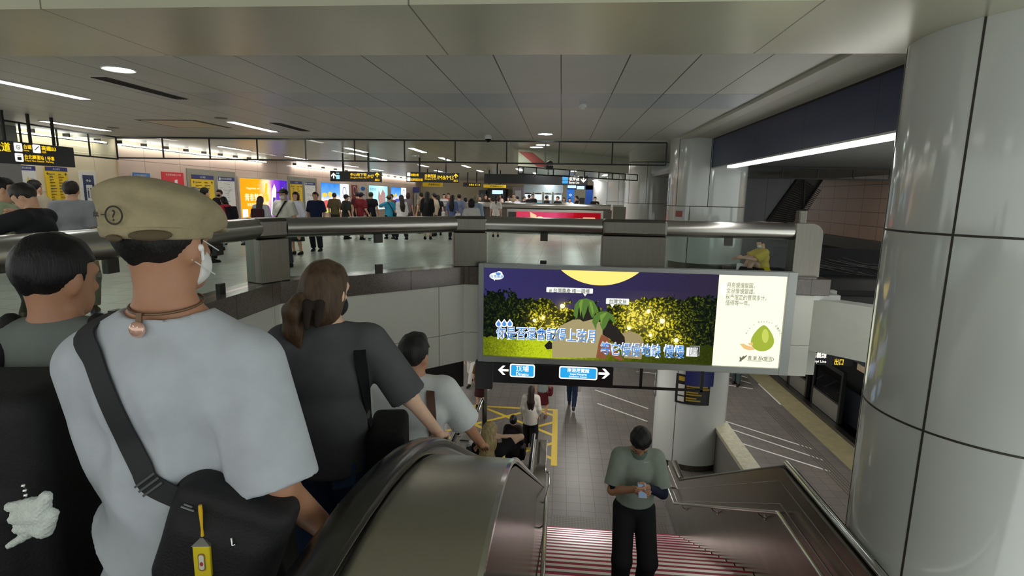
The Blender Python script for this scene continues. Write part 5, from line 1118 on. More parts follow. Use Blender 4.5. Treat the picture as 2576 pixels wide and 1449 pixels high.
def person(label, loc, heading=0.0, ht=1.68, sex='m', res=0.02, shirt=(120, 120, 120), sleeve=0.62, hem=-0.06, loose=0.018, pants=DRK, pant=0.97, skirt=None, hair='short', hairc=HB, skin=0,
           armL='hang', armR='hang', stance='stand', lean=0.0, head=(0.0, 0.0), cap_=None, mask=None, face=False, shoe=(30, 30, 32), group=None, wide=1.0, shirt_post=None, hipz=0.93, feet=None, collar=True, vneck=False, sleevec=None, handdir=None, pole_x=0.30, shz=0.485, cat='person'):
    s = ht/1.72; W = 0.178 if sex == 'm' else 0.155; W *= wide
    P0 = np.array([0, 0, hipz]); TR = _rx(-lean)                               # lean forward
    def T(v): return P0+TR @ np.array(v, float)
    N = T((0, -0.01, 0.535)); sh = {-1: T((-W, -0.01, shz)), 1: T((W, -0.01, shz))}   # -1 left? x<0 is the person's left when facing +Y
    HR = _rz(head[1]) @ _rx(-head[0]-lean*0.5); HC = N+_rx(-lean*0.5-head[0]*0.45) @ np.array([0, 0.012, 0.155])
    def Hd(v): return HC+HR @ np.array(v, float)
    B = [ell(T((0, 0, 0.0)), (0.158, 0.108, 0.125), TR), ell(T((0, 0.005, 0.19)), (0.138, 0.098, 0.17), TR), ell(T((0, 0.0, 0.36)), (W*0.95, 0.108, 0.17), TR), cap(T((-W*0.8, -0.01, shz-0.015)), T((W*0.8, -0.01, shz-0.015)), 0.062),
         cap(N-np.array([0, 0, 0.03]), HC-HR @ np.array([0, 0.02, 0.05]), 0.056 if sex == 'm' else 0.047)]
    hp = [ell(Hd((0, -0.008, 0.028)), (0.076, 0.094, 0.090), HR), ell(Hd((0, 0.022, -0.045)), (0.058, 0.066, 0.068), HR), cap(Hd((0, 0.088, 0.005)), Hd((0, 0.106, -0.028)), 0.010, 0.014), cap(Hd((-0.03, 0.082, 0.028)), Hd((0.03, 0.082, 0.028)), 0.012),
          cap(Hd((-0.02, 0.083, -0.062)), Hd((0.02, 0.083, -0.062)), 0.008), ell(Hd((0, 0.07, -0.092)), (0.026, 0.022, 0.020), HR)]
    for q in (-1, 1): hp.append(ell(Hd((q*0.078, -0.006, -0.010)), (0.010, 0.019, 0.032), HR @ _rz(q*-0.35)))
    B += hp
    for q in (-1, 1): B.append(cap(N+np.array([0, -0.005, 0.03]), sh[q]*0.75+N*0.25, 0.040, 0.045))
    arms = {}
    for q, a in ((-1, armL), (1, armR)):
        t = a
        if isinstance(a, tuple) and a[0] == 'w': t = (_rz(-heading) @ (np.array(a[1:], float)-np.array(loc, float)))/s
        elif isinstance(a, str): v = ARM[a]; t = sh[q]+np.array([v[0]*q, v[1], v[2]])
        else: t = np.array(a, float)/s
        pole = (q*pole_x, -0.85, -0.35) if not (isinstance(a, str) and a in ('chin', 'head')) else (q*0.9, 0.1, -0.5)
        E_, Wr = ik(sh[q], t, 0.29, 0.255, pole); arms[q] = (sh[q], E_, Wr)
        B += [cap(sh[q], E_, 0.050 if sex == 'm' else 0.042, 0.040 if sex == 'm' else 0.034), cap(E_, Wr, 0.041 if sex == 'm' else 0.035, 0.027 if sex == 'm' else 0.023)]
    if feet is None:
        feet = {'stand': ((-0.10, 0.0, 0.08), (0.10, 0.03, 0.08)), 'walk': ((-0.08, 0.30, 0.10), (0.08, -0.30, 0.15)), 'walk2': ((-0.08, -0.30, 0.16), (0.08, 0.28, 0.10)), 'run': ((-0.08, 0.2, 0.12), (0.08, -0.55, 0.30)), 'step': ((-0.09, 0.06, 0.08), (0.10, -0.16, 0.08))}[stance]
    legs = {}
    for q, ft in ((-1, feet[0]), (1, feet[1])):
        hj = P0+np.array([q*0.088, 0, -0.02]); Kn, An = ik(hj, ft, 0.435, 0.425, (q*0.08, 1, 0.25)); legs[q] = (hj, Kn, An)
        B += [cap(hj, Kn, 0.082, 0.054), cap(Kn, An, 0.054, 0.036), cap(Kn*0.82+An*0.18, Kn*0.5+An*0.5, 0.052, 0.046), cap(An+np.array([0, -0.02, -0.04]), An+np.array([0, 0.13, -0.055]), 0.034, 0.026)]
    sc = lambda pr: [tuple(v*s if isinstance(v, np.ndarray) and v.ndim == 1 else (v*s if isinstance(v, float) or isinstance(v, int) else v) for v in p) for p in pr]
    pieces = [sdf_mesh(sc(B), 0.028*s, res)]
    hres = 0.0045 if res < 0.013 else 0.0062
    for q in (-1, 1):
        a, e, w = arms[q]; d = nrm(w-e); n = np.array([-q, 0.2, -0.2]); curl = 0.5
        if handdir and q in handdir: d, n, curl = handdir[q]
        pieces.append(sdf_mesh(sc(hand_prims(w, d, n, -1 if q < 0 else 1, curl, 1.0 if sex == 'm' else 0.92)), 0.008*s, hres))
    o = mesh_obj('person', pieces, SKIN[skin]); o.location = [float(c) for c in loc]; o.rotation_euler = (0, 0, heading)
    tag(o, label, cat, group); kids = {}
    def add(name, pr, k, m, post=None, r=None, under=None):
        v, f = sdf_mesh(sc(pr), k*s, r or res, post)
        if len(v): kids[name] = mesh_obj(name, [(v, f)], m, kids.get(under, o)); return kids[name]
    # trousers or skirt
    lg = loose*0.8
    if skirt:
        pr = [ell(T((0, 0, 0.0)), (0.172, 0.122, 0.12)), cut(T((0, 0, 0.04)), np.array([0, 0.0, hipz-skirt]), 0.145, 0.20)]
        add('skirt', pr, 0.03, cloth(pants), lambda V, X, Y, Z: np.maximum(V, (Z-(P0[2]+0.10)*s)))
    else:
        pr = [ell(T((0, -0.006, -0.01)), (0.168, 0.120, 0.125), TR)]
        for q in (-1, 1):
            hj, Kn, An = legs[q]; end = Kn+(An-Kn)*(pant*2-1) if pant > 0.5 else hj+(Kn-hj)*pant*2
            pr.append(cap(hj, Kn, 0.090+lg*0.5, 0.068+lg) if pant > 0.5 else cut(hj, end, 0.09+lg, 0.075+lg))
            if pant > 0.5: pr.append(cut(Kn, end, 0.068+lg, 0.050+lg))
        add('trousers', pr, 0.025, cloth(pants), lambda V, X, Y, Z: np.maximum(V, (Z-(P0[2]+0.125)*s)))
    # shirt
    if shirt is not None:
        L = loose
        pr = [ell(T((0, 0.005, 0.02+0*hem)), (0.150+L*1.2, 0.105+L*1.2, 0.16), TR), ell(T((0, 0.005, 0.19)), (0.142+L, 0.102+L, 0.18), TR), ell(T((0, 0.0, 0.36)), (W*0.96+L, 0.112+L, 0.17), TR), cap(T((-W*0.78, -0.01, shz-0.02)), T((W*0.78, -0.01, shz-0.02)), 0.064+L*0.5),
              cut(T((0, 0, 0.15)), T((0, 0.0, hem)), 0.13+L, 0.14+L)]
        if collar: pr.append(cut(N-np.array([0, 0, 0.06]), N+np.array([0, -0.004, 0.012]), 0.075, 0.066))
        for q in (-1, 1):
            pr.append(cap(N+np.array([0, -0.008, -0.005]), sh[q]*0.8+N*0.2, 0.050+L*0.3, 0.056+L*0.5))
            a, e, w = arms[q]
            if sleeve <= 0: continue
            if sleeve <= 1: pr.append(cut(a, a+(e-a)*sleeve, 0.062+L*0.6, 0.058+L*1.1))
            else: pr += [cap(a, e, 0.060+L*0.5, 0.050+L*0.4), cut(e, e+(w-e)*(sleeve-1), 0.050+L*0.5, 0.038+L*0.4)]
        u = TR @ np.array([0, 0, 1.0])
        base = T((0, 0, hem))
        def post(V, X, Y, Z):
            V = np.maximum(V, -((X/s-base[0])*u[0]+(Y/s-base[1])*u[1]+(Z/s-base[2])*u[2])*s)
            if shirt_post is not None: V = shirt_post(V, X, Y, Z)
            return V
        add('shirt', pr, 0.03, cloth(shirt), post)
    # hair
    if hair and hair != 'none':
        g = 0.013
        pr = [ell(Hd((0, -0.012, 0.034)), (0.077+g, 0.094+g, 0.090+g), HR)]
        nape = -0.095
        if hair in ('bob', 'long', 'pony', 'bun'): pr.append(ell(Hd((0, -0.03, -0.01)), (0.078+g, 0.080+g, 0.09), HR))
        if hair == 'bob': pr.append(ell(Hd((0, -0.03, -0.06)), (0.088, 0.078, 0.085), HR)); nape = -0.14
        if hair == 'long':
            pr += [cap(Hd((0, -0.06, -0.02)), T((0, -0.11, 0.40)), 0.086, 0.095), cap(T((-0.04, -0.12, 0.40)), T((-0.03, -0.14, 0.22)), 0.075, 0.04), cap(T((0.04, -0.12, 0.40)), T((0.035, -0.14, 0.20)), 0.075, 0.04)]; nape = -9
        if hair == 'pony':
            a = Hd((0, -0.105, 0.0)); pr += [cap(a, a+HR @ np.array([0, -0.035, -0.03]), 0.028, 0.034), cap(a+HR @ np.array([0, -0.035, -0.03]), a+HR @ np.array([0.0, -0.03, -0.15]), 0.036, 0.036), cap(a+HR @ np.array([0.0, -0.03, -0.15]), a+HR @ np.array([0, -0.0, -0.27]), 0.036, 0.010)]; nape = -9
        if hair == 'bun': pr.append(ell(Hd((0, -0.115, 0.04)), (0.042, 0.040, 0.042), HR)); nape = -0.09
        if hair == 'tuft': pr += [ell(Hd((0, 0.01, 0.095)), (0.062, 0.075, 0.045), HR)]
        fx, fy, fz = HR[:, 0], HR[:, 1], HR[:, 2]
        def post(V, X, Y, Z):
            x, y, z = ((X-HC[0]*s)*v[0]+(Y-HC[1]*s)*v[1]+(Z-HC[2]*s)*v[2] for v in (fx, fy, fz))
            facecut = np.minimum(np.minimum(y-0.030*s, 0.052*s-z), 0.2)                  # >0 in front of the face, under the fringe
            if hair in ('short', 'tuft', 'bald'):
                ear = np.minimum(y+0.022*s+(z+0.02*s)*0.5, -0.005*s-z); facecut = np.maximum(facecut, np.minimum(ear, 0.2)); V = np.maximum(V, (nape*s-z-(y+0.09*s)*0.1))
            elif nape > -1: V = np.maximum(V, nape*s-z)
            V = np.maximum(V, facecut)
            return V+0.0035*s*np.sin(90*x/s+np.sin(40*z/s))*np.sin(70*y/s+1)*(1 if res < 0.016 else 0.4)
        add('hair', pr, 0.02, hairm(hairc), post, min(res, 0.014))
    if cap_ is not None:
        pr = [ell(Hd((0, -0.01, 0.042)), (0.094, 0.112, 0.098), HR), ell(Hd((0, 0.125, 0.045)), (0.075, 0.075, 0.012), HR @ _rx(-0.2))]
        fz = HR[:, 2]
        add('cap', pr, 0.012, cloth(cap_), lambda V, X, Y, Z: np.maximum(V, -((X-HC[0]*s)*fz[0]+(Y-HC[1]*s)*fz[1]+(Z-HC[2]*s)*fz[2]-0.028*s)), min(res, 0.012))
    if mask is not None:
        pr = [ell(Hd((0, 0.036, -0.054)), (0.062, 0.068, 0.056), HR)]; fy = HR[:, 1]
        add('face_mask', pr, 0.01, cloth(mask), lambda V, X, Y, Z: np.maximum(V, -((X-HC[0]*s)*fy[0]+(Y-HC[1]*s)*fy[1]+(Z-HC[2]*s)*fy[2]-0.035*s)), min(res, 0.010))
    if face:
        for q in (-1, 1): add('eye', [ell(Hd((q*0.032, 0.088, 0.008)), (0.014, 0.008, 0.007), HR)], 0.005, mat('eye_dark', S(30, 24, 22), 0.2), None, 0.004)
        if mask is None: add('mouth', [ell(Hd((0, 0.092, -0.064)), (0.022, 0.007, 0.006), HR)], 0.005, mat('lip', S(160, 90, 80), 0.5), None, 0.004)
    for q in (-1, 1):
        hj, Kn, An = legs[q]
        add('shoe', [cap(An+np.array([0, -0.025, -0.030]), An+np.array([0, 0.135, -0.050]), 0.046, 0.034), box_(An+np.array([0, 0.055, -0.066]), (0.030, 0.105, 0.006), None, 0.010), cut(An+np.array([0, -0.01, -0.03]), An+np.array([0, -0.005, 0.03]), 0.044, 0.042)], 0.015, cloth(shoe), None, min(res, 0.016))
    R = Person(); R.obj = o; R.loc = np.array(loc, float); R.s = s; R.kids = kids; R.T = lambda v: T(v)*s; R.Hd = lambda v: Hd(v)*s; R.arms = {q: [v*s for v in arms[q]] for q in arms}; R.HR = HR; R.add = add; R.N = N*s
    M = _rz(heading); R.w = lambda v: np.array(loc)+M @ np.array(v, float); R.M = M; R.TR = TR
    return R
from mathutils.bvhtree import BVHTree
def touch(R, ob, pixels, lift=0.006):
    """points on the surface of a worn mesh, seen along the given picture rays, in the wearer's space"""
    tree = BVHTree.FromPolygons([v.co for v in ob.data.vertices], [tuple(p.vertices) for p in ob.data.polygons]); out = []
    e = R.M.T @ (EYE-R.loc)
    for px, py in pixels:
        d = nrm(R.M.T @ (CR @ np.array([(px-IW/2)/FPX, (IH/2-py)/FPX, -1.0]))); h, n, i, t = tree.ray_cast(Vector(e), Vector(d))
        out.append((np.array(h)+np.array(n)*lift, np.array(n), d) if h is not None else None)
    return out
def gear(name, R, prims, k, m, label, cat, res=0.016, post=None, group=None):
    """something worn or carried: a thing of its own, built in the wearer's space"""
    v, f = sdf_mesh(prims, k, res, post)
    o = mesh_obj(name, [(v, f)], m); o.location = R.obj.location; o.rotation_euler = R.obj.rotation_euler
    return tag(o, label, cat, group)
def ribbon(path, norms, w, th=0.005, n=48):
    """a smooth flat strap through the given points"""
    P_, N_ = np.array(path), np.array([nrm(v) for v in norms]); k = len(P_); out = []
    for u in np.linspace(0, k-1.0001, n):
        i = int(u); t = u-i; p0, p1, p2, p3 = (P_[min(max(j, 0), k-1)] for j in (i-1, i, i+1, i+2))
        out.append((0.5*((2*p1)+(-p0+p2)*t+(2*p0-5*p1+4*p2-p3)*t*t+(-p0+3*p1-3*p2+p3)*t**3), nrm(N_[i]*(1-t)+N_[min(i+1, k-1)]*t)))
    mb = MB(); vs = []; m = len(out)
    for i, (q, nn) in enumerate(out):
        t = nrm(out[min(i+1, m-1)][0]-out[max(i-1, 0)][0]); sd = nrm(np.cross(t, nn)); up = np.cross(sd, t)
        for a, b in ((-1, 0), (1, 0), (1, 1), (-1, 1)): vs.append(q+sd*w*a+up*th*b)
    mb.add(vs, [(i*4+j, i*4+(j+1) % 4, (i+1)*4+(j+1) % 4, (i+1)*4+j) for i in range(m-1) for j in range(4)]+[(3, 2, 1, 0), tuple(4*(m-1)+j for j in range(4))]); return mb
def gear_part(name, parent, prims, k, m, res=0.012, post=None):
    v, f = sdf_mesh(prims, k, res, post)
    return mesh_obj(name, [(v, f)], m, parent) if len(v) else None
def backpack(R, c, label, size=(0.15, 0.09, 0.21), res=0.02, z=0.27):
    s = R.s; ct = R.T((0, -0.13-size[1], z)); h = np.array(size)
    o = gear('backpack', R, [box_(ct, h*0.72*s, R.TR, 0.05*s), ell(ct+np.array([0, -size[1]*s*0.8, -0.05*s]), (h*np.array([0.75, 0.5, 0.55]))*s, R.TR)], 0.03, cloth(c), label, 'backpack', res)
    for q in (-1, 1): gear_part('strap', o, [cap(R.T((q*0.10, -0.13, 0.40)), R.T((q*0.115, -0.02, 0.56)), 0.020), cap(R.T((q*0.115, -0.02, 0.56)), R.T((q*0.12, 0.13, 0.38)), 0.020)], 0.01, cloth(c), min(res, 0.016))
    return o
def handbag(R, q, c, label, size=(0.05, 0.13, 0.12), drop=0.20, name='handbag', cat='bag', res=0.016):
    w = R.arms[q][2]; ct = w+np.array([0, 0, -0.09-drop-size[2]+0.12])
    o = gear(name, R, [box_(ct, np.array(size)*0.8, None, 0.03)], 0.02, cloth(c), label, cat, res)
    gear_part('handle', o, [cap(ct+np.array([0, -size[1]*0.6, size[2]*0.8]), w+np.array([0, 0.0, -0.07]), 0.010), cap(ct+np.array([0, size[1]*0.6, size[2]*0.8]), w+np.array([0, 0.0, -0.07]), 0.010)], 0.01, cloth(c), 0.010)
    return o
def shoulder_bag(R, q, c, label, size=(0.05, 0.14, 0.13), z=-0.02, res=0.016, cross=False):
    a = R.T((q*-0.06 if cross else q*0.13, 0.0, 0.545)); ct = R.T((q*0.235, -0.03, z))
    o = gear('shoulder_bag', R, [box_(ct, np.array(size)*0.8*R.s, None, 0.03)], 0.02, cloth(c), label, 'bag', res)
    if cross:
        p = [cap(R.T((-q*0.10, -0.10, 0.54)), R.T((0.03*q, -0.175, 0.30)), 0.017), cap(R.T((0.03*q, -0.175, 0.30)), R.T((q*0.18, -0.14, 0.06)), 0.017), cap(R.T((-q*0.10, 0.085, 0.54)), R.T((-0.03*q, 0.172, 0.36)), 0.017), cap(R.T((-0.03*q, 0.172, 0.36)), R.T((0.08*q, 0.168, 0.20)), 0.017), cap(R.T((0.08*q, 0.168, 0.20)), R.T((q*0.19, 0.13, 0.04)), 0.017), cap(R.T((-q*0.10, -0.10, 0.54)), R.T((-q*0.10, 0.085, 0.54)), 0.017)]
    else: p = [cap(a+np.array([0, -0.06, -0.02]), ct+np.array([0, -0.06, size[2]*0.7]), 0.014), cap(a+np.array([0, 0.07, -0.02]), ct+np.array([0, 0.06, size[2]*0.7]), 0.014), cap(a+np.array([0, -0.06, -0.02]), a+np.array([0, 0.07, -0.02]), 0.014)]
    gear_part('strap', o, p, 0.01, cloth(c), 0.012)
    return o
# ================================================================== the riders and the climber in front
steps_z = tread_z
DEG = pi/180

# man in the flat cap
def tee_folds(V, X, Y, Z):
    m = np.clip((1.16-Z)/0.14, 0, 1); k = np.clip((0.16-X)/0.25, 0.1, 1); u = X*0.62+Z*0.78+0.05*np.sin(9*Z+6*X)
    f = 0.020*(np.abs(np.sin(24*u))-0.6)*m*k                                        # hanging diagonal folds
    f = f+0.013*(np.abs(np.sin(30*X+1.6*np.sin(5*Z)))-0.6)*np.clip((Z-0.98)/0.08, 0, 1)*np.clip((1.30-Z)/0.10, 0, 1)*np.clip((0.21-np.abs(X))/0.06, 0, 1)
    n = np.sqrt((X/0.098)**2+((Y+0.005)/0.092)**2+((Z-1.425)/0.062)**2)                # wide round neckline
    return np.maximum(V+f.astype(np.float32), ((1-n)*0.06).astype(np.float32))
HX, HY = -0.845, 1.10
hm = person('man in beige flat cap and loose pale grey tee seen from behind on the escalator', (HX, HY, 0), 8*DEG, 1.635, res=0.008, shirt=(186, 190, 198), sleeve=0.98, hem=-0.10, loose=0.034, pole_x=0.05, shz=0.405, pants=(60, 62, 70), hair='short', skin=1,
            armL='front', armR=('w', -0.545, 1.19, 0.82), head=(0.06, -19*DEG), mask=(226, 226, 224), shirt_post=tee_folds, wide=0.97, collar=False, handdir={1: ((0.1, 0.35, -0.9), (-0.9, 0.1, -0.1), 0.5)})
s = hm.s; HR_ = hm.HR
capm = mat('cap_canvas', S(160, 147, 116), 0.9, 0, 0.10, 30, None, 0.3, 120)
def hl(v): return hm.Hd(np.array(v)*1.0)/s
fz, fy, hc = HR_[:, 2], HR_[:, 1], hm.Hd((0, 0, 0))
def cap_post(V, X, Y, Z):
    z = (X-hc[0])*fz[0]+(Y-hc[1])*fz[1]+(Z-hc[2])*fz[2]; y = (X-hc[0])*fy[0]+(Y-hc[1])*fy[1]+(Z-hc[2])*fy[2]
    V = np.maximum(V, -(z-(0.012+0.20*np.maximum(y, 0))))
    return V+(0.0030*np.sin(40*X+20*Z)*np.sin(34*Z+25*Y)).astype(np.float32)
RT = HR_ @ _rx(-0.20)
hat = hm.add('flat_cap', [ell(hl((0, -0.018, 0.044)), np.array((0.096, 0.116, 0.084)), HR_), ell(hl((0, -0.014, 0.084)), np.array((0.116, 0.130, 0.048)), RT), ell(hl((0, 0.062, 0.056)), np.array((0.086, 0.078, 0.038)), RT)], 0.03, capm, cap_post, 0.006)
hat['label'] = 'beige canvas flat cap'
brim = hm.add('cap_brim', [ell(hl((0, 0.100, 0.036)), np.array((0.068, 0.048, 0.009)), HR_ @ _rx(-0.25))], 0.01, capm, None, 0.006, 'flat_cap')
band_ = hm.add('cap_band', [ell(hl((0, -0.018, 0.035)), np.array((0.0975, 0.1175, 0.086)), HR_)], 0.01, capm, lambda V, X, Y, Z: np.maximum(V, np.abs((X-hc[0])*fz[0]+(Y-hc[1])*fz[1]+(Z-hc[2])*fz[2]-0.022)-0.013), 0.006, 'flat_cap')
# printed marks on the cap: ringed question mark, and worn patches
mk = MB()
cdir = nrm(hm.M.T @ np.array([0.0, -1.0, 0.05])); cpos = hl((0, -0.018, 0.058))*s
# walk out along the camera-facing side of the cap to its surface
def cap_surface(d):
    t = 0.05; prim = [ell(hl((0, -0.018, 0.044))*s, np.array((0.096, 0.116, 0.084))*s, HR_), ell(hl((0, -0.014, 0.084))*s, np.array((0.116, 0.130, 0.048))*s, RT)]
    while t < 0.25:
        q = cpos+d*t
        if min(float(pdist(p_, q[0], q[1], q[2])) for p_ in prim) > 0.004: return q
        t += 0.001
    return cpos+d*0.13
q = cap_surface(cdir)
rr = nrm(np.array([-cdir[1], cdir[0], 0])); uu = np.cross(cdir, rr)*1.0
if uu[2] < 0: uu = -uu
if np.cross(rr, uu) @ cdir < 0: rr = -rr
ff = Fr(q+cdir*0.004, rr, uu)
ff.ring(mk, 0, 0, 0.0155, 0.0185, 0, 0.001); ff.text(mk, '?', 0, -0.0105, 0.030, 0.001, 'CENTER', 0.02); ff.rect(mk, -0.026, -0.019, 0, 0.0015, 0, 0.001); ff.text(mk, '無', -0.036, -0.003, 0.012, 0.001, 'CENTER', 0.03)
me_ = mk.build('cap_emblem', mat('emblem_ink', S(52, 46, 38), 0.8)); me_.parent = hat
hm.add('worn_patch', [ell(cap_surface(nrm(hm.M.T @ np.array((0.50, -0.9, -0.33))))/s, np.array((0.040, 0.010, 0.012)), _rz(0.5)), ell(cap_surface(nrm(hm.M.T @ np.array((-0.12, -0.95, -0.34))))/s, np.array((0.030, 0.010, 0.008)), _rz(-0.6))], 0.004, mat('worn_brown', S(92, 78, 56), 0.9), None, 0.004, 'flat_cap')
e = hm.Hd((0.084, 0.0, -0.012)); hm.add('ear_loop', [cap(hm.Hd((0.083, 0.0, 0.018))/s, hm.Hd((0.062, 0.085, -0.018))/s, 0.0016), cap(hm.Hd((0.083, -0.012, -0.035))/s, hm.Hd((0.060, 0.075, -0.075))/s, 0.0016)], 0.002, mat('loop_white', S(232, 232, 230), 0.6), None, 0.0016, 'face_mask')
eb = gear('earbud', hm, [ell(hm.Hd((0.088, 0.006, -0.008)), np.array((0.007, 0.007, 0.008))), cap(hm.Hd((0.089, 0.010, -0.012)), hm.Hd((0.085, 0.016, -0.036)), 0.0036)], 0.003, mat('bud_white', S(240, 240, 240), 0.25), 'white wireless earbud in the right ear of the capped man', 'earbud', 0.0018)
# neck ring with a glass pendant at the nape
n0 = hm.N+np.array([0, 0, 0.018]); mb = MB(); pts = [(n0[0]+0.070*sin(a), n0[1]-0.002-0.068*cos(a), n0[2]-0.012+0.022*(1-cos(a))/2) for a in np.linspace(-2.6, 2.6, 36)]
mb.tube(pts, 0.0032, 8); o = mb.build('necklace', mat('cord_brown', S(110, 84, 62), 0.4, 0.4), None, True); o.location = hm.obj.location; o.rotation_euler = hm.obj.rotation_euler
tag(o, 'brown neck ring with round glass pendant at the nape of the capped man', 'necklace')
pc = np.array([n0[0]-0.016, n0[1]-0.086, n0[2]-0.040]); mb = MB(); mb.ball(pc, (0.016, 0.010, 0.017), 20); p = mb.build('pendant', mat('pendant_glass', S(214, 168, 150), 0.06, 0.3, coat=1.0), None, True); p.parent = o
mb = MB(); mb.tube([pc+np.array([0, 0.008, 0.012]), pc+np.array([0, 0.012, 0.032])], 0.006, 10); p = mb.build('bail', mat('cord_brown', S(110, 84, 62), 0.4, 0.4), None, True); p.parent = o
# sling bag across the back
BAG = mat('bag_black', S(15, 15, 17), 0.7, 0, 0.2, 40, None, 0.25, 200); STR = mat('strap_black', S(38, 39, 42), 0.75, 0, 0.15, 80, (1, 1, 6))
def Tb(x, y, z): return hm.T((x, y, z))
hit = touch(hm, hm.kids['shirt'], [(575, 1350)], 0.0)[0]
bc = hit[0]-hit[2]*0.045
RB = _rz(0.0) @ np.array([[cos(0.36), 0, sin(0.36)], [0, 1, 0], [-sin(0.36), 0, cos(0.36)]])
sb = gear('sling_bag', hm, [box_(bc, np.array((0.088, 0.022, 0.085)), RB, 0.030), box_(bc+RB @ np.array([0.0, -0.012, -0.04]), np.array((0.066, 0.022, 0.06)), RB, 0.03), cap(bc+RB @ np.array([-0.115, 0.01, 0.07]), bc+RB @ np.array([-0.07, 0, 0.02]), 0.022, 0.045)], 0.03, BAG, 'black sling bag on the lower back of the capped man', 'bag', 0.007)
# strap: over the left shoulder and down across the back to the bag
hs = touch(hm, hm.kids['shirt'], [(222, 838), (243, 905), (268, 975), (298, 1045), (332, 1115), (362, 1175), (384, 1215)], 0.004)
hs = [h for h in hs if h is not None]
top = hs[0][0]
path = [top+np.array([0.0, 0.20, -0.06]), top+np.array([0.0, 0.13, 0.012])]+[h[0] for h in hs]+[bc+RB @ np.array([-0.105, -0.02, 0.065])]
nout = [np.array([0, 0.8, 0.6]), np.array([0, 0.2, 1.0])]+[h[1] for h in hs]+[np.array([0, -1.0, 0])]
mb = ribbon(path, nout, 0.022)
p = mb.build('strap', STR, None, True); p.parent = sb
bq = path[-2]; ff = Fr(bq+nout[-2]*0.006, nrm(np.array([0.80, 0.0, 0.6])), nrm(np.array([-0.6, 0, 0.80])))
for y in (-0.012, 0.0, 0.012):
    mb = MB(); ff.rect(mb, -0.024, 0.024, y-0.0022, y+0.0022, 0, 0.004); p = mb.build('buckle_bar', mat('buckle_grey', S(120, 122, 124), 0.3, 0.6)); p.parent = sb
hp_, hz_, ha_ = touch(hm, sb, [(474, 1274), (583, 1362), (512, 1262)], 0.002)
mb = MB(); ff = Fr(hp_[0], nrm(np.array([1, 0, -0.42])), nrm(np.array([0.42, 0, 1])))
ff.rect(mb, -0.008, 0.008, 0.003, 0.0050); ff.rect(mb, -0.012, 0.014, -0.004, -0.0015); p = mb.build('grey_print', mat('print_grey', S(140, 142, 142), 0.6)); p.parent = sb
mb = MB(); mb.tube([hz_[0]+np.array([0, 0, 0.008]), hz_[0]+np.array([0.003, -0.003, -0.006]), hz_[0]+np.array([0.009, -0.003, -0.004])], 0.0018, 6); p = mb.build('zip_pull', CHROME, None, True); p.parent = sb
# yellow amulet charm on the bag
am_top = ha_[0]+np.array([0, -0.012, 0]); dz = np.array([0, 0, 1.0])
o = MB(); o.box(am_top[0]-0.0165, am_top[0]+0.0165, am_top[1]-0.010, am_top[1]+0.002, am_top[2]-0.150, am_top[2]-0.082)
o = o.build('amulet', mat('amulet_yellow', S(236, 212, 40), 0.35, coat=0.5), None, False, 0.002); o.location = hm.obj.location; o.rotation_euler = hm.obj.rotation_euler
tag(o, 'yellow amulet charm on a yellow cord hanging from the sling bag', 'charm')
mb = MB(); mb.tube([am_top, am_top-dz*0.012, am_top-dz*0.05, am_top-dz*0.066], [0.0035, 0.004, 0.0022, 0.0034], 8); p = mb.build('cord', mat('cord_yellow', S(232, 182, 20), 0.6), None, True); p.parent = o
mb = MB(); t0 = am_top-dz*0.082; mb.add([t0+np.array(v) for v in ((-0.0185, -0.011, 0), (0.0185, -0.011, 0), (0.0185, 0.003, 0), (-0.0185, 0.003, 0), (-0.003, -0.004, 0.014), (0.003, -0.004, 0.014))], [(0, 1, 5, 4), (1, 2, 5), (2, 3, 4, 5), (3, 0, 4), (0, 3, 2, 1)]); p = mb.build('clear_sleeve', mat('sleeve_clear', S(96, 92, 86), 0.1, coat=1.0)); p.parent = o
ff = Fr(am_top+np.array([0, -0.0105, -0.116]), (1, 0, 0), (0, 0, 1)); mb = MB(); ff.rrect(mb, -0.0068, 0.0068, -0.019, 0.019, 0.006, 0, 0.0008); p = mb.build('emblem_rim', mat('emblem_brown', S(150, 116, 60), 0.5)); p.parent = o
mb = MB(); ff.rrect(mb, -0.0050, 0.0050, -0.016, 0.016, 0.0045, 0.0008, 0.0014); p = mb.build('emblem', mat('emblem_white', S(232, 226, 206), 0.5)); p.parent = o
mb = MB(); ff.disc(mb, 0, -0.003, 0.0032, 0.0045, 0.0014, 0.002); p = mb.build('emblem_dot', mat('emblem_red', S(178, 70, 60), 0.5)); p.parent = o

# dark haired man at the far left with a black backpack
lx = onY(148, 640, 1.36)
lm = person('dark haired man in grey shirt at the lower left, turned to the right', (lx[0]-0.02, 1.36, -0.12), 10*DEG, 1.62, res=0.010, shirt=(112, 118, 114), sleeve=1.5, hem=-0.08, loose=0.035, pants=(34, 34, 38), hair='short', hairc=(16, 15, 17), skin=1, armL='front', armR='front', head=(0.12, -22*DEG), wide=1.05)
bp = gear('backpack', lm, [box_(lm.T((-0.02, -0.27, 0.16)), np.array((0.17, 0.085, 0.25)), None, 0.05), box_(lm.T((-0.02, -0.37, 0.06)), np.array((0.13, 0.03, 0.13)), None, 0.04)], 0.03, mat('pack_black', S(13, 13, 15), 0.75, 0, 0.3, 30, None, 0.2, 150), 'large black backpack at the lower left corner', 'backpack', 0.012)
for q in (-1, 1): gear_part('strap', bp, [cap(lm.T((q*0.10, -0.17, 0.38)), lm.T((q*0.12, -0.02, 0.565)), 0.024), cap(lm.T((q*0.12, -0.02, 0.565)), lm.T((q*0.12, 0.14, 0.36)), 0.024)], 0.01, mat('pack_black', S(13, 13, 15), 0.75), 0.010)
pq = onY(84, 1300, 0.90)
fl = MB()
o = thing('plush_charm', pq, 'white fluffy hand shaped charm hanging against the black backpack', 'charm')
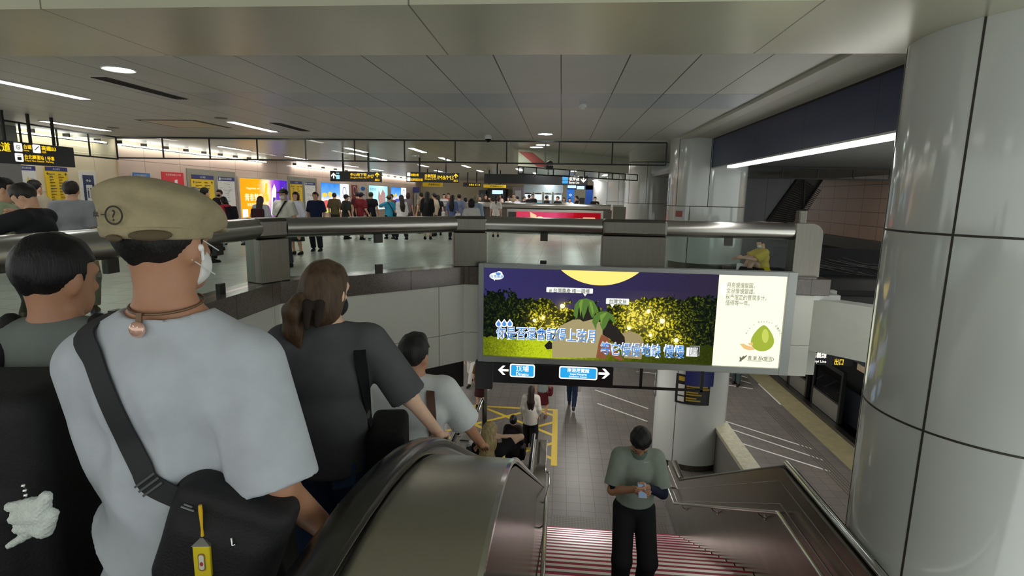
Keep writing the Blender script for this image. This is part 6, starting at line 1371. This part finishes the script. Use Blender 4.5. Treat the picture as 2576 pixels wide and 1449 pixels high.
WHT = mat('plush_white', S(226, 232, 226), 0.95, 0, 0.08, 60, None, 0.6, 180)
def pl(px, py, d=0.0): q = onY(px, py, 0.90-d); return q-pq
pr = [ell(pl(85, 1290), (0.026, 0.018, 0.028)), cap(pl(25, 1275), pl(85, 1270), 0.009, 0.014), cap(pl(35, 1305, .006), pl(90, 1300), 0.010, 0.014), cap(pl(45, 1330, .004), pl(95, 1325), 0.009, 0.014), cap(pl(22, 1374), pl(75, 1340), 0.0055, 0.010), cap(pl(115, 1250), pl(100, 1290), 0.011, 0.018), cap(pl(135, 1292, -.004), pl(110, 1330), 0.009, 0.018)]
v, f = sdf_mesh(pr, 0.010, 0.0022, lambda V, X, Y, Z: V+(0.0012*np.sin(700*X)*np.sin(650*Z)).astype(np.float32), 0.006); mesh_obj('plush_body', [(v, f)], WHT, o)
mb = MB(); 
for i, (x, y) in enumerate(((58, 1222), (62, 1234), (64, 1246))): q = pl(x, y, 0.004); mb.ball(q, 0.0042, 8)
p = mb.build('chain', CHROME, None, True); p.parent = o

# woman with the ponytail
wy = 1.98; wq = onY(818, 672, wy); wz = steps_z(wy)
wm_ = person('woman with brown ponytail in charcoal tee and jeans on the escalator', (wq[0]+0.0, wy, wz), 12*DEG, wq[2]-wz-0.005, 'f', 0.010, shirt=(82, 83, 86), sleeve=0.98, hem=-0.06, loose=0.022, pants=(48, 66, 98), hair='bob', hairc=(78, 58, 40), skin=2,
             armL='hang', armR=('w', -0.475, 2.12, 0.66), head=(0.12, -32*DEG), collar=False, mask=(40, 40, 44), wide=1.12, handdir={1: ((0.1, 0.9, -0.35), (0, -0.3, -1), 0.4)})
HRw = wm_.HR; sw = wm_.s
def hw(v): return wm_.Hd(v)/sw
wm_.add('ponytail', [cap(hw((-0.02, -0.10, -0.02)), hw((-0.035, -0.13, -0.07)), 0.034, 0.042), cap(hw((-0.035, -0.13, -0.07)), hw((-0.045, -0.125, -0.15)), 0.042, 0.036), cap(hw((-0.045, -0.125, -0.15)), hw((-0.03, -0.10, -0.225)), 0.036, 0.010)], 0.02, hairm((78, 58, 40)), lambda V, X, Y, Z: V+(0.003*np.sin(130*X+20*Z)).astype(np.float32), 0.007, 'hair')
wm_.add('hair_ribbon', [cap(hw((0.0, -0.105, -0.03)), hw((0.05, -0.085, -0.035)), 0.018, 0.022), cap(hw((0.05, -0.085, -0.035)), hw((0.052, -0.10, -0.12)), 0.022, 0.012), cap(hw((0.02, -0.12, -0.04)), hw((0.035, -0.135, -0.13)), 0.020, 0.010)], 0.012, cloth((46, 38, 34)), None, 0.006, 'hair')
wm_.add('jeans_pocket', [box_(wm_.T((0.07, -0.128, -0.05))/sw, np.array((0.045, 0.002, 0.05)), _rz(0.3), 0.004)], 0.004, cloth((56, 76, 110)), None, 0.007, 'trousers')
o = gear('shoulder_bag', wm_, [box_(wm_.T((0.235, 0.02, -0.04)), np.array((0.045, 0.12, 0.12)), None, 0.03)], 0.02, cloth((22, 22, 25)), 'black shoulder bag at the right side of the ponytailed woman', 'bag', 0.012)
def strap_on(R, o, pixels, w, m, first, last, th=0.006):
    hs = [h for h in touch(R, R.kids['shirt'], pixels, 0.003) if h is not None]
    path = [hs[0][0]+np.array(v) for v in first]+[h[0] for h in hs]+last; nn = [np.array([0, 0.2, 1.0])]*len(first)+[h[1] for h in hs]+[np.array([0.3, -1.0, 0])]*len(last)
    mb = ribbon(path, nn, w, th); p = mb.build('strap', m, None, True); p.parent = o
strap_on(wm_, o, [(906, 888), (912, 950), (920, 1010), (930, 1070)], 0.022, cloth((22, 22, 25)), [(0, 0.12, -0.06), (0, 0.06, 0.012)], [wm_.T((0.22, -0.08, 0.05))])

# man with cropped hair in a white tee
my = 3.08; mq = onY(1018, 848, my); mz = steps_z(my)
m3 = person('man with cropped black hair in white tee, arm stretched along the handrail', (mq[0]+0.06, my, mz), 6*DEG, mq[2]-mz-0.01, res=0.011, shirt=(206, 208, 208), sleeve=0.95, hem=-0.08, loose=0.035, pants=(50, 50, 56), hair='tuft', skin=1,
            armL='front', armR=('w', -0.458, 3.34, 0.02), head=(-0.02, -28*DEG), collar=False, wide=1.0, handdir={1: ((0.12, 0.85, -0.5), (0, -0.5, -0.85), 0.30)})
o = gear('tote_strap_bag', m3, [box_(m3.T((0.22, 0.0, -0.12)), np.array((0.04, 0.12, 0.12)), None, 0.03)], 0.02, cloth((84, 52, 36)), 'brown bag with wide strap on the shoulder of the man in white', 'bag', 0.014)
o.name = 'shoulder_bag'
strap_on(m3, o, [(1083, 990), (1085, 1030), (1088, 1070), (1092, 1105)], 0.024, mat('strap_brown', S(84, 48, 32), 0.6), [(0, 0.12, -0.06), (0, 0.05, 0.012)], [m3.T((0.19, -0.12, 0.0))])

# blonde woman and those beyond her
by = 5.55; bq = onY(1232, 1068, by); bz = steps_z(by)
bl = person('blonde woman in black top on the escalator raising a hand to her hair', (bq[0], by, bz), -8*DEG, bq[2]-bz, 'f', 0.014, shirt=(30, 30, 34), sleeve=0.6, pants=(150, 164, 180), hair='long', hairc=(172, 150, 106), skin=2, armL='front', armR='head', head=(0.15, -10*DEG), shoe=(60, 60, 64))
bl.add('hair_lengths', [ell(bl.Hd((0, -0.055, -0.13))/bl.s, np.array((0.118, 0.075, 0.17))), ell(bl.Hd((0.01, -0.06, -0.26))/bl.s, np.array((0.085, 0.055, 0.12)))], 0.03, hairm((172, 150, 106)), lambda V, X, Y, Z: V+(0.004*np.sin(160*X+12*Z)).astype(np.float32), 0.010, 'hair')
o = MB(); pp = onY(1285, 1115, by+0.18)
t = thing('phone', pp, 'small lit phone held by the blonde woman', 'phone'); MB().box(pp[0]-0.022, pp[0]+0.022, pp[1]-0.006, pp[1], pp[2]-0.03, pp[2]+0.04).build('case', BLACKM, t, False, 0.004); MB().box(pp[0]-0.018, pp[0]+0.018, pp[1]-0.008, pp[1]-0.006, pp[2]-0.026, pp[2]+0.036).build('screen', glow('phone_glow', S(230, 240, 250), 1.2), t)
dq = onY(1292, 1026, 11.6)
db = person('woman with dark bun and long dark clothes at the foot of the escalator', (dq[0], 11.6, ZP), -4*DEG, 1.58, 'f', 0.018, shirt=(40, 32, 32), sleeve=1.8, hem=-0.22, loose=0.04, pants=(28, 26, 30), hair='bun', hairc=(26, 20, 18), armL='hang', armR='carry', shoe=(26, 26, 28))
handbag(db, 1, (38, 30, 34), 'dark bag carried by the woman with the bun', (0.07, 0.14, 0.15), 0.05)
wq2 = onZ(1333, 1126, ZP)
wb = person('woman with long dark hair in white blouse leaving the escalator', (wq2[0], wq2[1], ZP), 0, 1.66, 'f', 0.018, shirt=(204, 198, 188), sleeve=1.6, hem=-0.22, loose=0.06, pants=(24, 24, 28), hair='long', hairc=(40, 24, 20), stance='step')
gq = onZ(1362, 1068, ZP)
gw = person('woman in grey top and dark red skirt beyond the white blouse', (gq[0], gq[1]+0.5, ZP), -10*DEG, 1.62, 'f', 0.02, shirt=(140, 146, 146), sleeve=0.8, pants=(84, 26, 34), skirt=0.45, hair='bob', hairc=(30, 22, 20), armR='carry', shoe=(120, 90, 80))
handbag(gw, 1, (92, 26, 36), 'dark red bag carried beside the dark red skirt', (0.06, 0.12, 0.11), 0.0)
jq = onZ(1437, 1028, ZP)
jm = person('man in navy jeans walking away under the direction sign', (jq[0], jq[1], ZP), -4*DEG, 1.72, 'm', 0.02, shirt=(40, 48, 70), sleeve=0.9, pants=(34, 48, 76), stance='walk', armR='carry', shoe=(52, 52, 60))
handbag(jm, 1, (196, 190, 176), 'pale bag in the hand of the man in navy jeans', (0.03, 0.10, 0.20), 0.02, 'carrier_bag')
for px, py, h, sh_, pa, lb, kw, bag in ((1092, 1006, 10, (30, 28, 32), (24, 22, 26), 'woman in long black clothes beyond the black band, next to the white bag', dict(sex='f', skirt=0.55, hair='long', armR='carry', ht=1.64), None),
        (1140, 1012, 30, (38, 44, 62), (30, 34, 46), 'man in dark blue walking with a white plastic bag', dict(stance='walk', armR='carry', ht=1.70, shoe=(200, 190, 160)), ((226, 222, 222), 'white plastic bag hanging from the hand of the man in dark blue', (0.05, 0.11, 0.15))),
        (1208, 1026, -10, (92, 70, 42), (60, 26, 30), 'woman in brown top and dark red skirt behind the chrome guard rail', dict(sex='f', skirt=0.50, hair='long', armR='carry', ht=1.62), ((196, 186, 180), 'pale tote bag beside the brown topped woman', (0.04, 0.13, 0.17))),
        (1186, 968, 160, (176, 176, 176), (210, 206, 200), 'person in pale clothes far across the platform', dict(ht=1.66, stance='walk'), None)):
    q = onZ(px, py, ZP); P_ = person(lb, (q[0], q[1], ZP), h*DEG, res=0.02, shirt=sh_, pants=pa, sleeve=0.9, **kw)
    if bag: handbag(P_, 1, bag[0], bag[1], bag[2], 0.02, 'carrier_bag' if 'plastic' in bag[1] else 'tote_bag')
q = onZ(1849, 966, ZP)
person('person in grey green trousers standing on the platform below the white panel', (q[0], q[1]-0.1, ZP), 150*DEG, 1.74, 'm', 0.02, shirt=(70, 76, 84), pants=(78, 92, 92), stance='step', shoe=(40, 26, 24))

# man climbing the stairs, looking at his phone
sx_ = onY(1600, 1200, 4.95)
sm = person('man in grey green polo climbing the stairs, looking down at his phone', (sx_[0], 4.96, ZL), pi, 1.88, 'm', 0.009, hipz=0.87, shirt=(142, 150, 140), sleeve=0.86, hem=0.075, loose=0.022, pants=(33, 32, 37), hair='tuft', hairc=(20, 18, 18), skin=1, armL=np.array([-0.045, 0.34, 1.33]), armR=np.array([0.055, 0.34, 1.305]), head=(0.82, -0.12), lean=0.12, face=True, wide=0.88, pole_x=0.75,
            feet=((-0.10, 0.02, 0.08), (0.11, 0.10, 0.08)), handdir={-1: ((0.55, 0.75, 0.05), (0.7, -0.45, 0.2), 0.75), 1: ((-0.55, 0.75, 0.05), (-0.7, -0.45, 0.2), 0.75)}, shoe=(24, 23, 25))
sm.add('polo_collar', [cut(sm.N/sm.s+np.array([0, 0.0, -0.03]), sm.N/sm.s+np.array([0, 0.02, 0.035]), 0.082, 0.074)], 0.02, cloth((100, 114, 105)), None, 0.008, 'shirt')
a_, e_, w_ = (v/sm.s for v in sm.arms[-1])
sm.add('arm_sleeve', [cap(a_*0.15+e_*0.85, e_, 0.050, 0.046), cut(e_, e_+(w_-e_)*0.93, 0.046, 0.032)], 0.012, cloth((30, 36, 56)), None, 0.008)
a_, e_, w_ = (v/sm.s for v in sm.arms[1]); sm.add('arm_sleeve', [cut(a_*0.25+e_*0.75, e_+(w_-e_)*0.12, 0.050, 0.048)], 0.012, cloth((24, 26, 34)), None, 0.008)
hc_ = touch(sm, sm.kids['shirt'], [(1625, 1163)], 0.001)[0]; sm.add('chest_print', [box_(hc_[0]/sm.s, np.array((0.022, 0.0015, 0.004)), _rz(0.25), 0.0015)], 0.002, mat('print_pale', S(176, 182, 176), 0.6), None, 0.002, 'shirt')
ph_ = sm.w((0.006, 0.415, 1.345)); t = thing('phone', ph_, 'white phone held in both hands by the man climbing the stairs', 'phone'); t.rotation_euler = (0.9, 0, pi)
mb = MB(); mb.box(-0.036, 0.036, -0.004, 0.004, -0.07, 0.07); p = mb.build('case', mat('phone_white', S(196, 200, 204), 0.3), None, False, 0.004); p.parent = t
mb = MB(); mb.box(-0.032, 0.032, 0.004, 0.005, -0.064, 0.064); p = mb.build('screen', glow('phone_dim', S(120, 140, 170), 0.5), None); p.parent = t
# ================================================================== the crowd on the concourse
def crowd(px, py, y, hd, sex, shirt, pants, label, group=None, bag=None, **kw):
    q = onY(px, py, y); res = 0.015 if y < 9 else (0.019 if y < 17 else 0.026)
    ht = min(max(q[2]+0.0, 1.45), 1.84)
    R = person(label, (q[0], y, 0), hd*DEG, ht, sex, res, shirt=shirt, pants=pants, group=group, **kw)
    if bag:
        k, c, lb = bag
        if k == 'pack': backpack(R, c, lb, res=res)
        elif k == 'cross': shoulder_bag(R, 1, c, lb, res=res, cross=True)
        elif k == 'shoulder': shoulder_bag(R, 1, c, lb, res=res)
        elif k == 'hand': handbag(R, 1, c, lb, res=res)
    return R
LT, DK = (206, 206, 204), (32, 32, 36)
crowd(6, 452, 5.2, -50, 'm', (168, 178, 146), DK, 'man in pale olive shirt at the left edge, facing right', armL='chin', sleeve=0.9, wide=1.1)
crowd(92, 466, 4.75, 104, 'm', (40, 42, 44), DK, 'man in black tee bending over his phone above the left railing', armL='chin', armR='chin', head=(0.55, 0.1), lean=0.12, sleeve=0.9, loose=0.03, hair='tuft', hairc=(44, 38, 34))
crowd(86, 457, 8.2, 0, 'm', (150, 140, 120), DK, 'person hidden behind the man bending over his phone')
crowd(177, 460, 6.6, 30, 'm', (140, 142, 146), (120, 110, 96), 'man in plain grey tee seen from behind, left of the flat cap', sleeve=0.95, loose=0.03, hairc=(40, 30, 26))
crowd(489, 474, 11.0, 10, 'm', (90, 92, 96), DK, 'grey haired man peeking out right of the flat cap', hairc=(110, 108, 106))
crowd(515, 475, 12.0, -20, 'm', (60, 62, 70), DK, 'dark haired person close beside the grey haired man')
crowd(551, 479, 16.2, 175, 'm', (36, 36, 40), DK, 'man with black mask facing the viewer before the white map', mask=(28, 28, 30), face=True)
crowd(570, 496, 14.4, 78, 'f', (214, 62, 88), (150, 160, 178), 'woman in pink red top striding left with a black backpack', bag=('pack', (24, 22, 26), 'black backpack of the woman in the pink red top'), stance='run', lean=0.18, hair='bob', head=(0.3, 0), armR='carry', sleeve=0.7)
crowd(655, 496, 13.5, 4, 'f', (176, 176, 184), (150, 146, 140), 'woman with long dark hair in pale grey seen from behind', bag=('pack', (60, 32, 40), 'dark maroon backpack in front of the orange advertisement'), hair='long', hairc=(52, 34, 28), loose=0.05, sleeve=1.0)
crowd(712, 478, 11.7, 172, 'm', (206, 204, 192), (70, 70, 76), 'man in pale polo, black cap and white mask facing the viewer', bag=('cross', (44, 36, 42), 'small dark bag with strap across the pale polo'), cap_=(36, 34, 38), mask=(226, 226, 224), face=True, loose=0.035, sleeve=0.9)
crowd(743, 485, 14.2, 176, 'f', (214, 214, 226), (34, 32, 38), 'woman in white blouse facing the viewer beside the capped man', bag=('shoulder', (28, 26, 30), 'black handbag of the woman in the white blouse'), hair='bob', hairc=(40, 26, 24), face=True, sleeve=1.7, skirt=0.55)
crowd(793, 485, 15.2, 184, 'm', (30, 40, 72), (24, 26, 40), 'man in navy polo facing the viewer', face=True, sleeve=0.9, hairc=(64, 36, 28), loose=0.03)
crowd(841, 487, 21.0, 4, 'm', (84, 76, 52), (44, 42, 40), 'man in olive brown tee seen from behind', sleeve=0.95, loose=0.03)
crowd(871, 491, 19.6, -40, 'm', (34, 40, 36), (20, 20, 22), 'person in black tee and wide black trousers, cap on head', cap_=(30, 34, 40), loose=0.05, sleeve=1.0, stance='step')
crowd(899, 485, 21.6, 10, 'm', (76, 30, 38), DK, 'person in maroon mostly hidden behind the dark red shirt')
crowd(908, 486, 19.6, -22, 'm', (112, 34, 40), (150, 128, 112), 'man in dark red shirt and beige trousers with dark cap', cap_=(40, 38, 58), armR='carry', loose=0.035, sleeve=0.9, stance='step')
crowd(933, 485, 20.0, 0, 'm', (26, 26, 30), (24, 24, 28), 'slim man in black with dark green hair, seen from behind', hairc=(26, 48, 22), armR='carry')
q = onZ(948, 600, 0); t = thing('luggage_trolley', q, 'small white two wheeled trolley beside the slim man in black', 'trolley')
q[1] -= 0.8; MB().box(q[0]-0.18, q[0]+0.18, q[1]-0.12, q[1]+0.12, 0.08, 0.55).build('frame', mat('trolley_white', S(206, 208, 210), 0.4), t, False, 0.02); MB().tube([(q[0]-0.12, q[1], 0.5), (q[0]-0.14, q[1]-0.1, 1.0), (q[0]+0.10, q[1]-0.1, 1.0), (q[0]+0.12, q[1], 0.5)], 0.012, 8).build('handle', CHROME, t)
for sx_ in (-1, 1): MB().tube([(q[0]+sx_*0.2, q[1]+0.08, 0.07), (q[0]+sx_*0.23, q[1]+0.08, 0.07)], 0.07, 16).build('wheel', BLACKM, t)
crowd(978, 493, 20.2, 50, 'm', (58, 160, 196), (22, 24, 32), 'man in cyan shirt and brown cap facing left', cap_=(110, 84, 66), bag=('cross', (20, 60, 68), 'dark teal bag on the cyan shirt'), armL='chin', sleeve=0.9, stance='step')
crowd(984, 490, 22.5, 160, 'm', (70, 60, 60), DK, 'person half hidden behind the man in cyan')
crowd(1009, 492, 19.4, 40, 'f', (214, 214, 212), (26, 26, 32), 'woman in white shirt with long hair walking left', hair='long', hairc=(34, 24, 22), sleeve=1.7, loose=0.03, stance='walk', armL='front')
crowd(1027, 487, 23.5, -10, 'f', (112, 104, 108), (70, 66, 70), 'woman in grey tee before the far blue advertisement', hair='bob', hairc=(54, 38, 34))
crowd(1059, 487, 23.5, 60, 'm', (150, 140, 116), (70, 72, 62), 'man in shorts with a dark backpack, turned left', bag=('pack', (38, 36, 34), 'dark backpack of the man in shorts'), pant=0.52)
crowd(1075, 483, 20.4, 4, 'f', (22, 22, 24), (26, 26, 28), 'woman all in black with long black hair, seen from behind', hair='long', hairc=(16, 18, 18), loose=0.04, sleeve=1.6, bag=('hand', (170, 156, 100), 'yellowish bag of the woman all in black'), pant=0.6)
crowd(1092, 488, 22.0, 70, 'm', (186, 172, 146), (70, 82, 106), 'man in beige top turned left beside the woman in black', bag=('hand', (58, 70, 92), 'blue denim jacket bundle carried by the man in beige'), sleeve=1.0)
crowd(1102, 492, 22.6, 4, 'f', (36, 36, 44), (28, 28, 32), 'woman with black hair and a white shoulder bag', hair='long', bag=('shoulder', (206, 206, 204), 'white shoulder bag between two women in black'))
crowd(1117, 489, 28.3, 180, 'f', (206, 204, 206), (180, 176, 172), 'person in pale clothes in the deep middle of the crowd', hair='bob')
crowd(1128, 487, 30.0, 180, 'm', (196, 90, 84), DK, 'distant person in dull red, facing the viewer')
crowd(1138, 492, 20.6, -6, 'f', (96, 110, 150), (26, 28, 40), 'woman with long dark hair in a blue striped shirt', hair='long', hairc=(28, 24, 28), sleeve=1.0, bag=('shoulder', (210, 212, 214), 'white coat hanging from the arm of the blue shirted woman'))
crowd(1155, 490, 22.6, 20, 'm', (112, 122, 146), (44, 46, 54), 'man in blue grey shirt behind the white coat', sleeve=1.0)
crowd(1171, 497, 26.0, 0, 'f', (180, 160, 150), DK, 'small figure left of the white patterned blouse', hair='bob')
crowd(1187, 502, 13.6, -14, 'f', (214, 210, 208), (50, 50, 58), 'woman in white patterned blouse with black bob by the corner post', hair='bob', hairc=(18, 16, 18), sleeve=0.9, loose=0.035)
crowd(1197, 491, 15.5, -8, 'f', (150, 166, 190), (90, 94, 104), 'woman in beige headscarf and pale blue shirt by the corner post', hair='bob', hairc=(150, 132, 106), sleeve=1.6)
crowd(1248, 494, 22.5, 6, 'f', (216, 212, 206), (22, 22, 26), 'woman with ponytail in white top and black skirt before the far railing', hair='pony', hairc=(26, 20, 20), skirt=0.5, sleeve=0.8)
FAR = ((1207, 494, 30.0, 180, 'm', (64, 54, 56)), (1222, 491, 31.5, 200, 'm', (44, 36, 34)), (1232, 496, 32.5, 160, 'f', (150, 110, 110)), (1262, 489, 30.5, 90, 'f', (200, 170, 160)), (1279, 496, 29.5, 170, 'f', (206, 206, 208)),
       (1292, 487, 33.5, 190, 'm', (166, 150, 128)), (1301, 495, 31.0, 60, 'm', (196, 190, 200)), (1319, 495, 29.5, 250, 'm', (30, 30, 36)), (1331, 491, 31.5, 30, 'm', (26, 28, 38)), (1340, 489, 33.0, 200, 'm', (24, 24, 30)),
       (1376, 493, 29.2, -60, 'm', (26, 26, 34)), (1403, 495, 29.0, 140, 'm', (26, 28, 32)), (1419, 498, 31.5, 170, 'f', (150, 160, 150)), (1433, 499, 29.4, 180, 'f', (206, 200, 196)), (1451, 494, 32.0, 90, 'm', (40, 32, 30)))
FL = ('distant person in dull brown, leftmost behind the far railing', 'distant man in dark brown near the far railing end', 'distant woman in dusty pink behind the far railing', 'distant woman in peach top by the dark shop front', 'distant child sized woman in white left of the lilac stand', 'tall distant man in tan before the lilac stand', 'distant person in pale lilac at the ticket machines', 'distant man in black leaning left at the ticket machines', 'distant man in dark navy, back turned at the machines', 'distant man in black right of the navy back', 'distant man in black before the middle ticket machine', 'distant man in black green before the right ticket machine', 'distant person in pale green near the blue portal', 'distant woman in cream under the tower icon', 'distant person in dark brown inside the blue portal')
for (px, py, y, hd, sx__, c), lb in zip(FAR, FL):
    crowd(px, py, y, hd, sx__, c, DK, lb, 'people behind the far railing', hair='bob' if sx__ == 'f' else 'short', sleeve=1.0)
crowd(1497, 496, 31, 180, 'm', (24, 26, 30), (22, 24, 28), 'man in dark suit with white mask right of the blue portal', mask=(220, 220, 220), sleeve=1.8, armL='strap')
# person sitting on the floor behind the railing
q = onY(1917, 594, 12.2)
yv = person('person in yellow tee with white mask sitting on the floor behind the railing', (q[0]+0.08, 12.2, 0), 92*DEG, 1.62, 'm', 0.018, shirt=(206, 178, 34), sleeve=0.9, hem=-0.08, loose=0.04, pants=(40, 40, 46), hipz=0.13, lean=0.12, feet=((-0.14, 0.42, 0.08), (0.14, 0.46, 0.08)), armL=np.array([-0.16, 0.50, 0.46]), armR=np.array([0.12, 0.52, 0.42]), mask=(226, 226, 226), head=(0.25, 0.2), hairc=(40, 30, 28))
bq_ = yv.w((0.30, -0.12, 0.10)); backpack(yv, (36, 34, 38), 'dark pack on the back of the sitting person', (0.12, 0.06, 0.14), 0.02, 0.22)
p = onY(1944, 664, 12.0); t = tag(MB().add([(p[0]-0.22, 11.9, 0.002), (p[0]+0.30, 11.95, 0.002), (p[0]+0.2, 12.3, 0.002), (p[0]-0.2, 12.25, 0.10), (p[0]-0.05, 12.1, 0.13)], [(0, 1, 4), (1, 2, 4), (2, 3, 4), (3, 0, 4), (0, 3, 2, 1)]).build('white_cloth', WHITEPAINT, None), 'crumpled white cloth on the floor beside the sitting person', 'cloth')
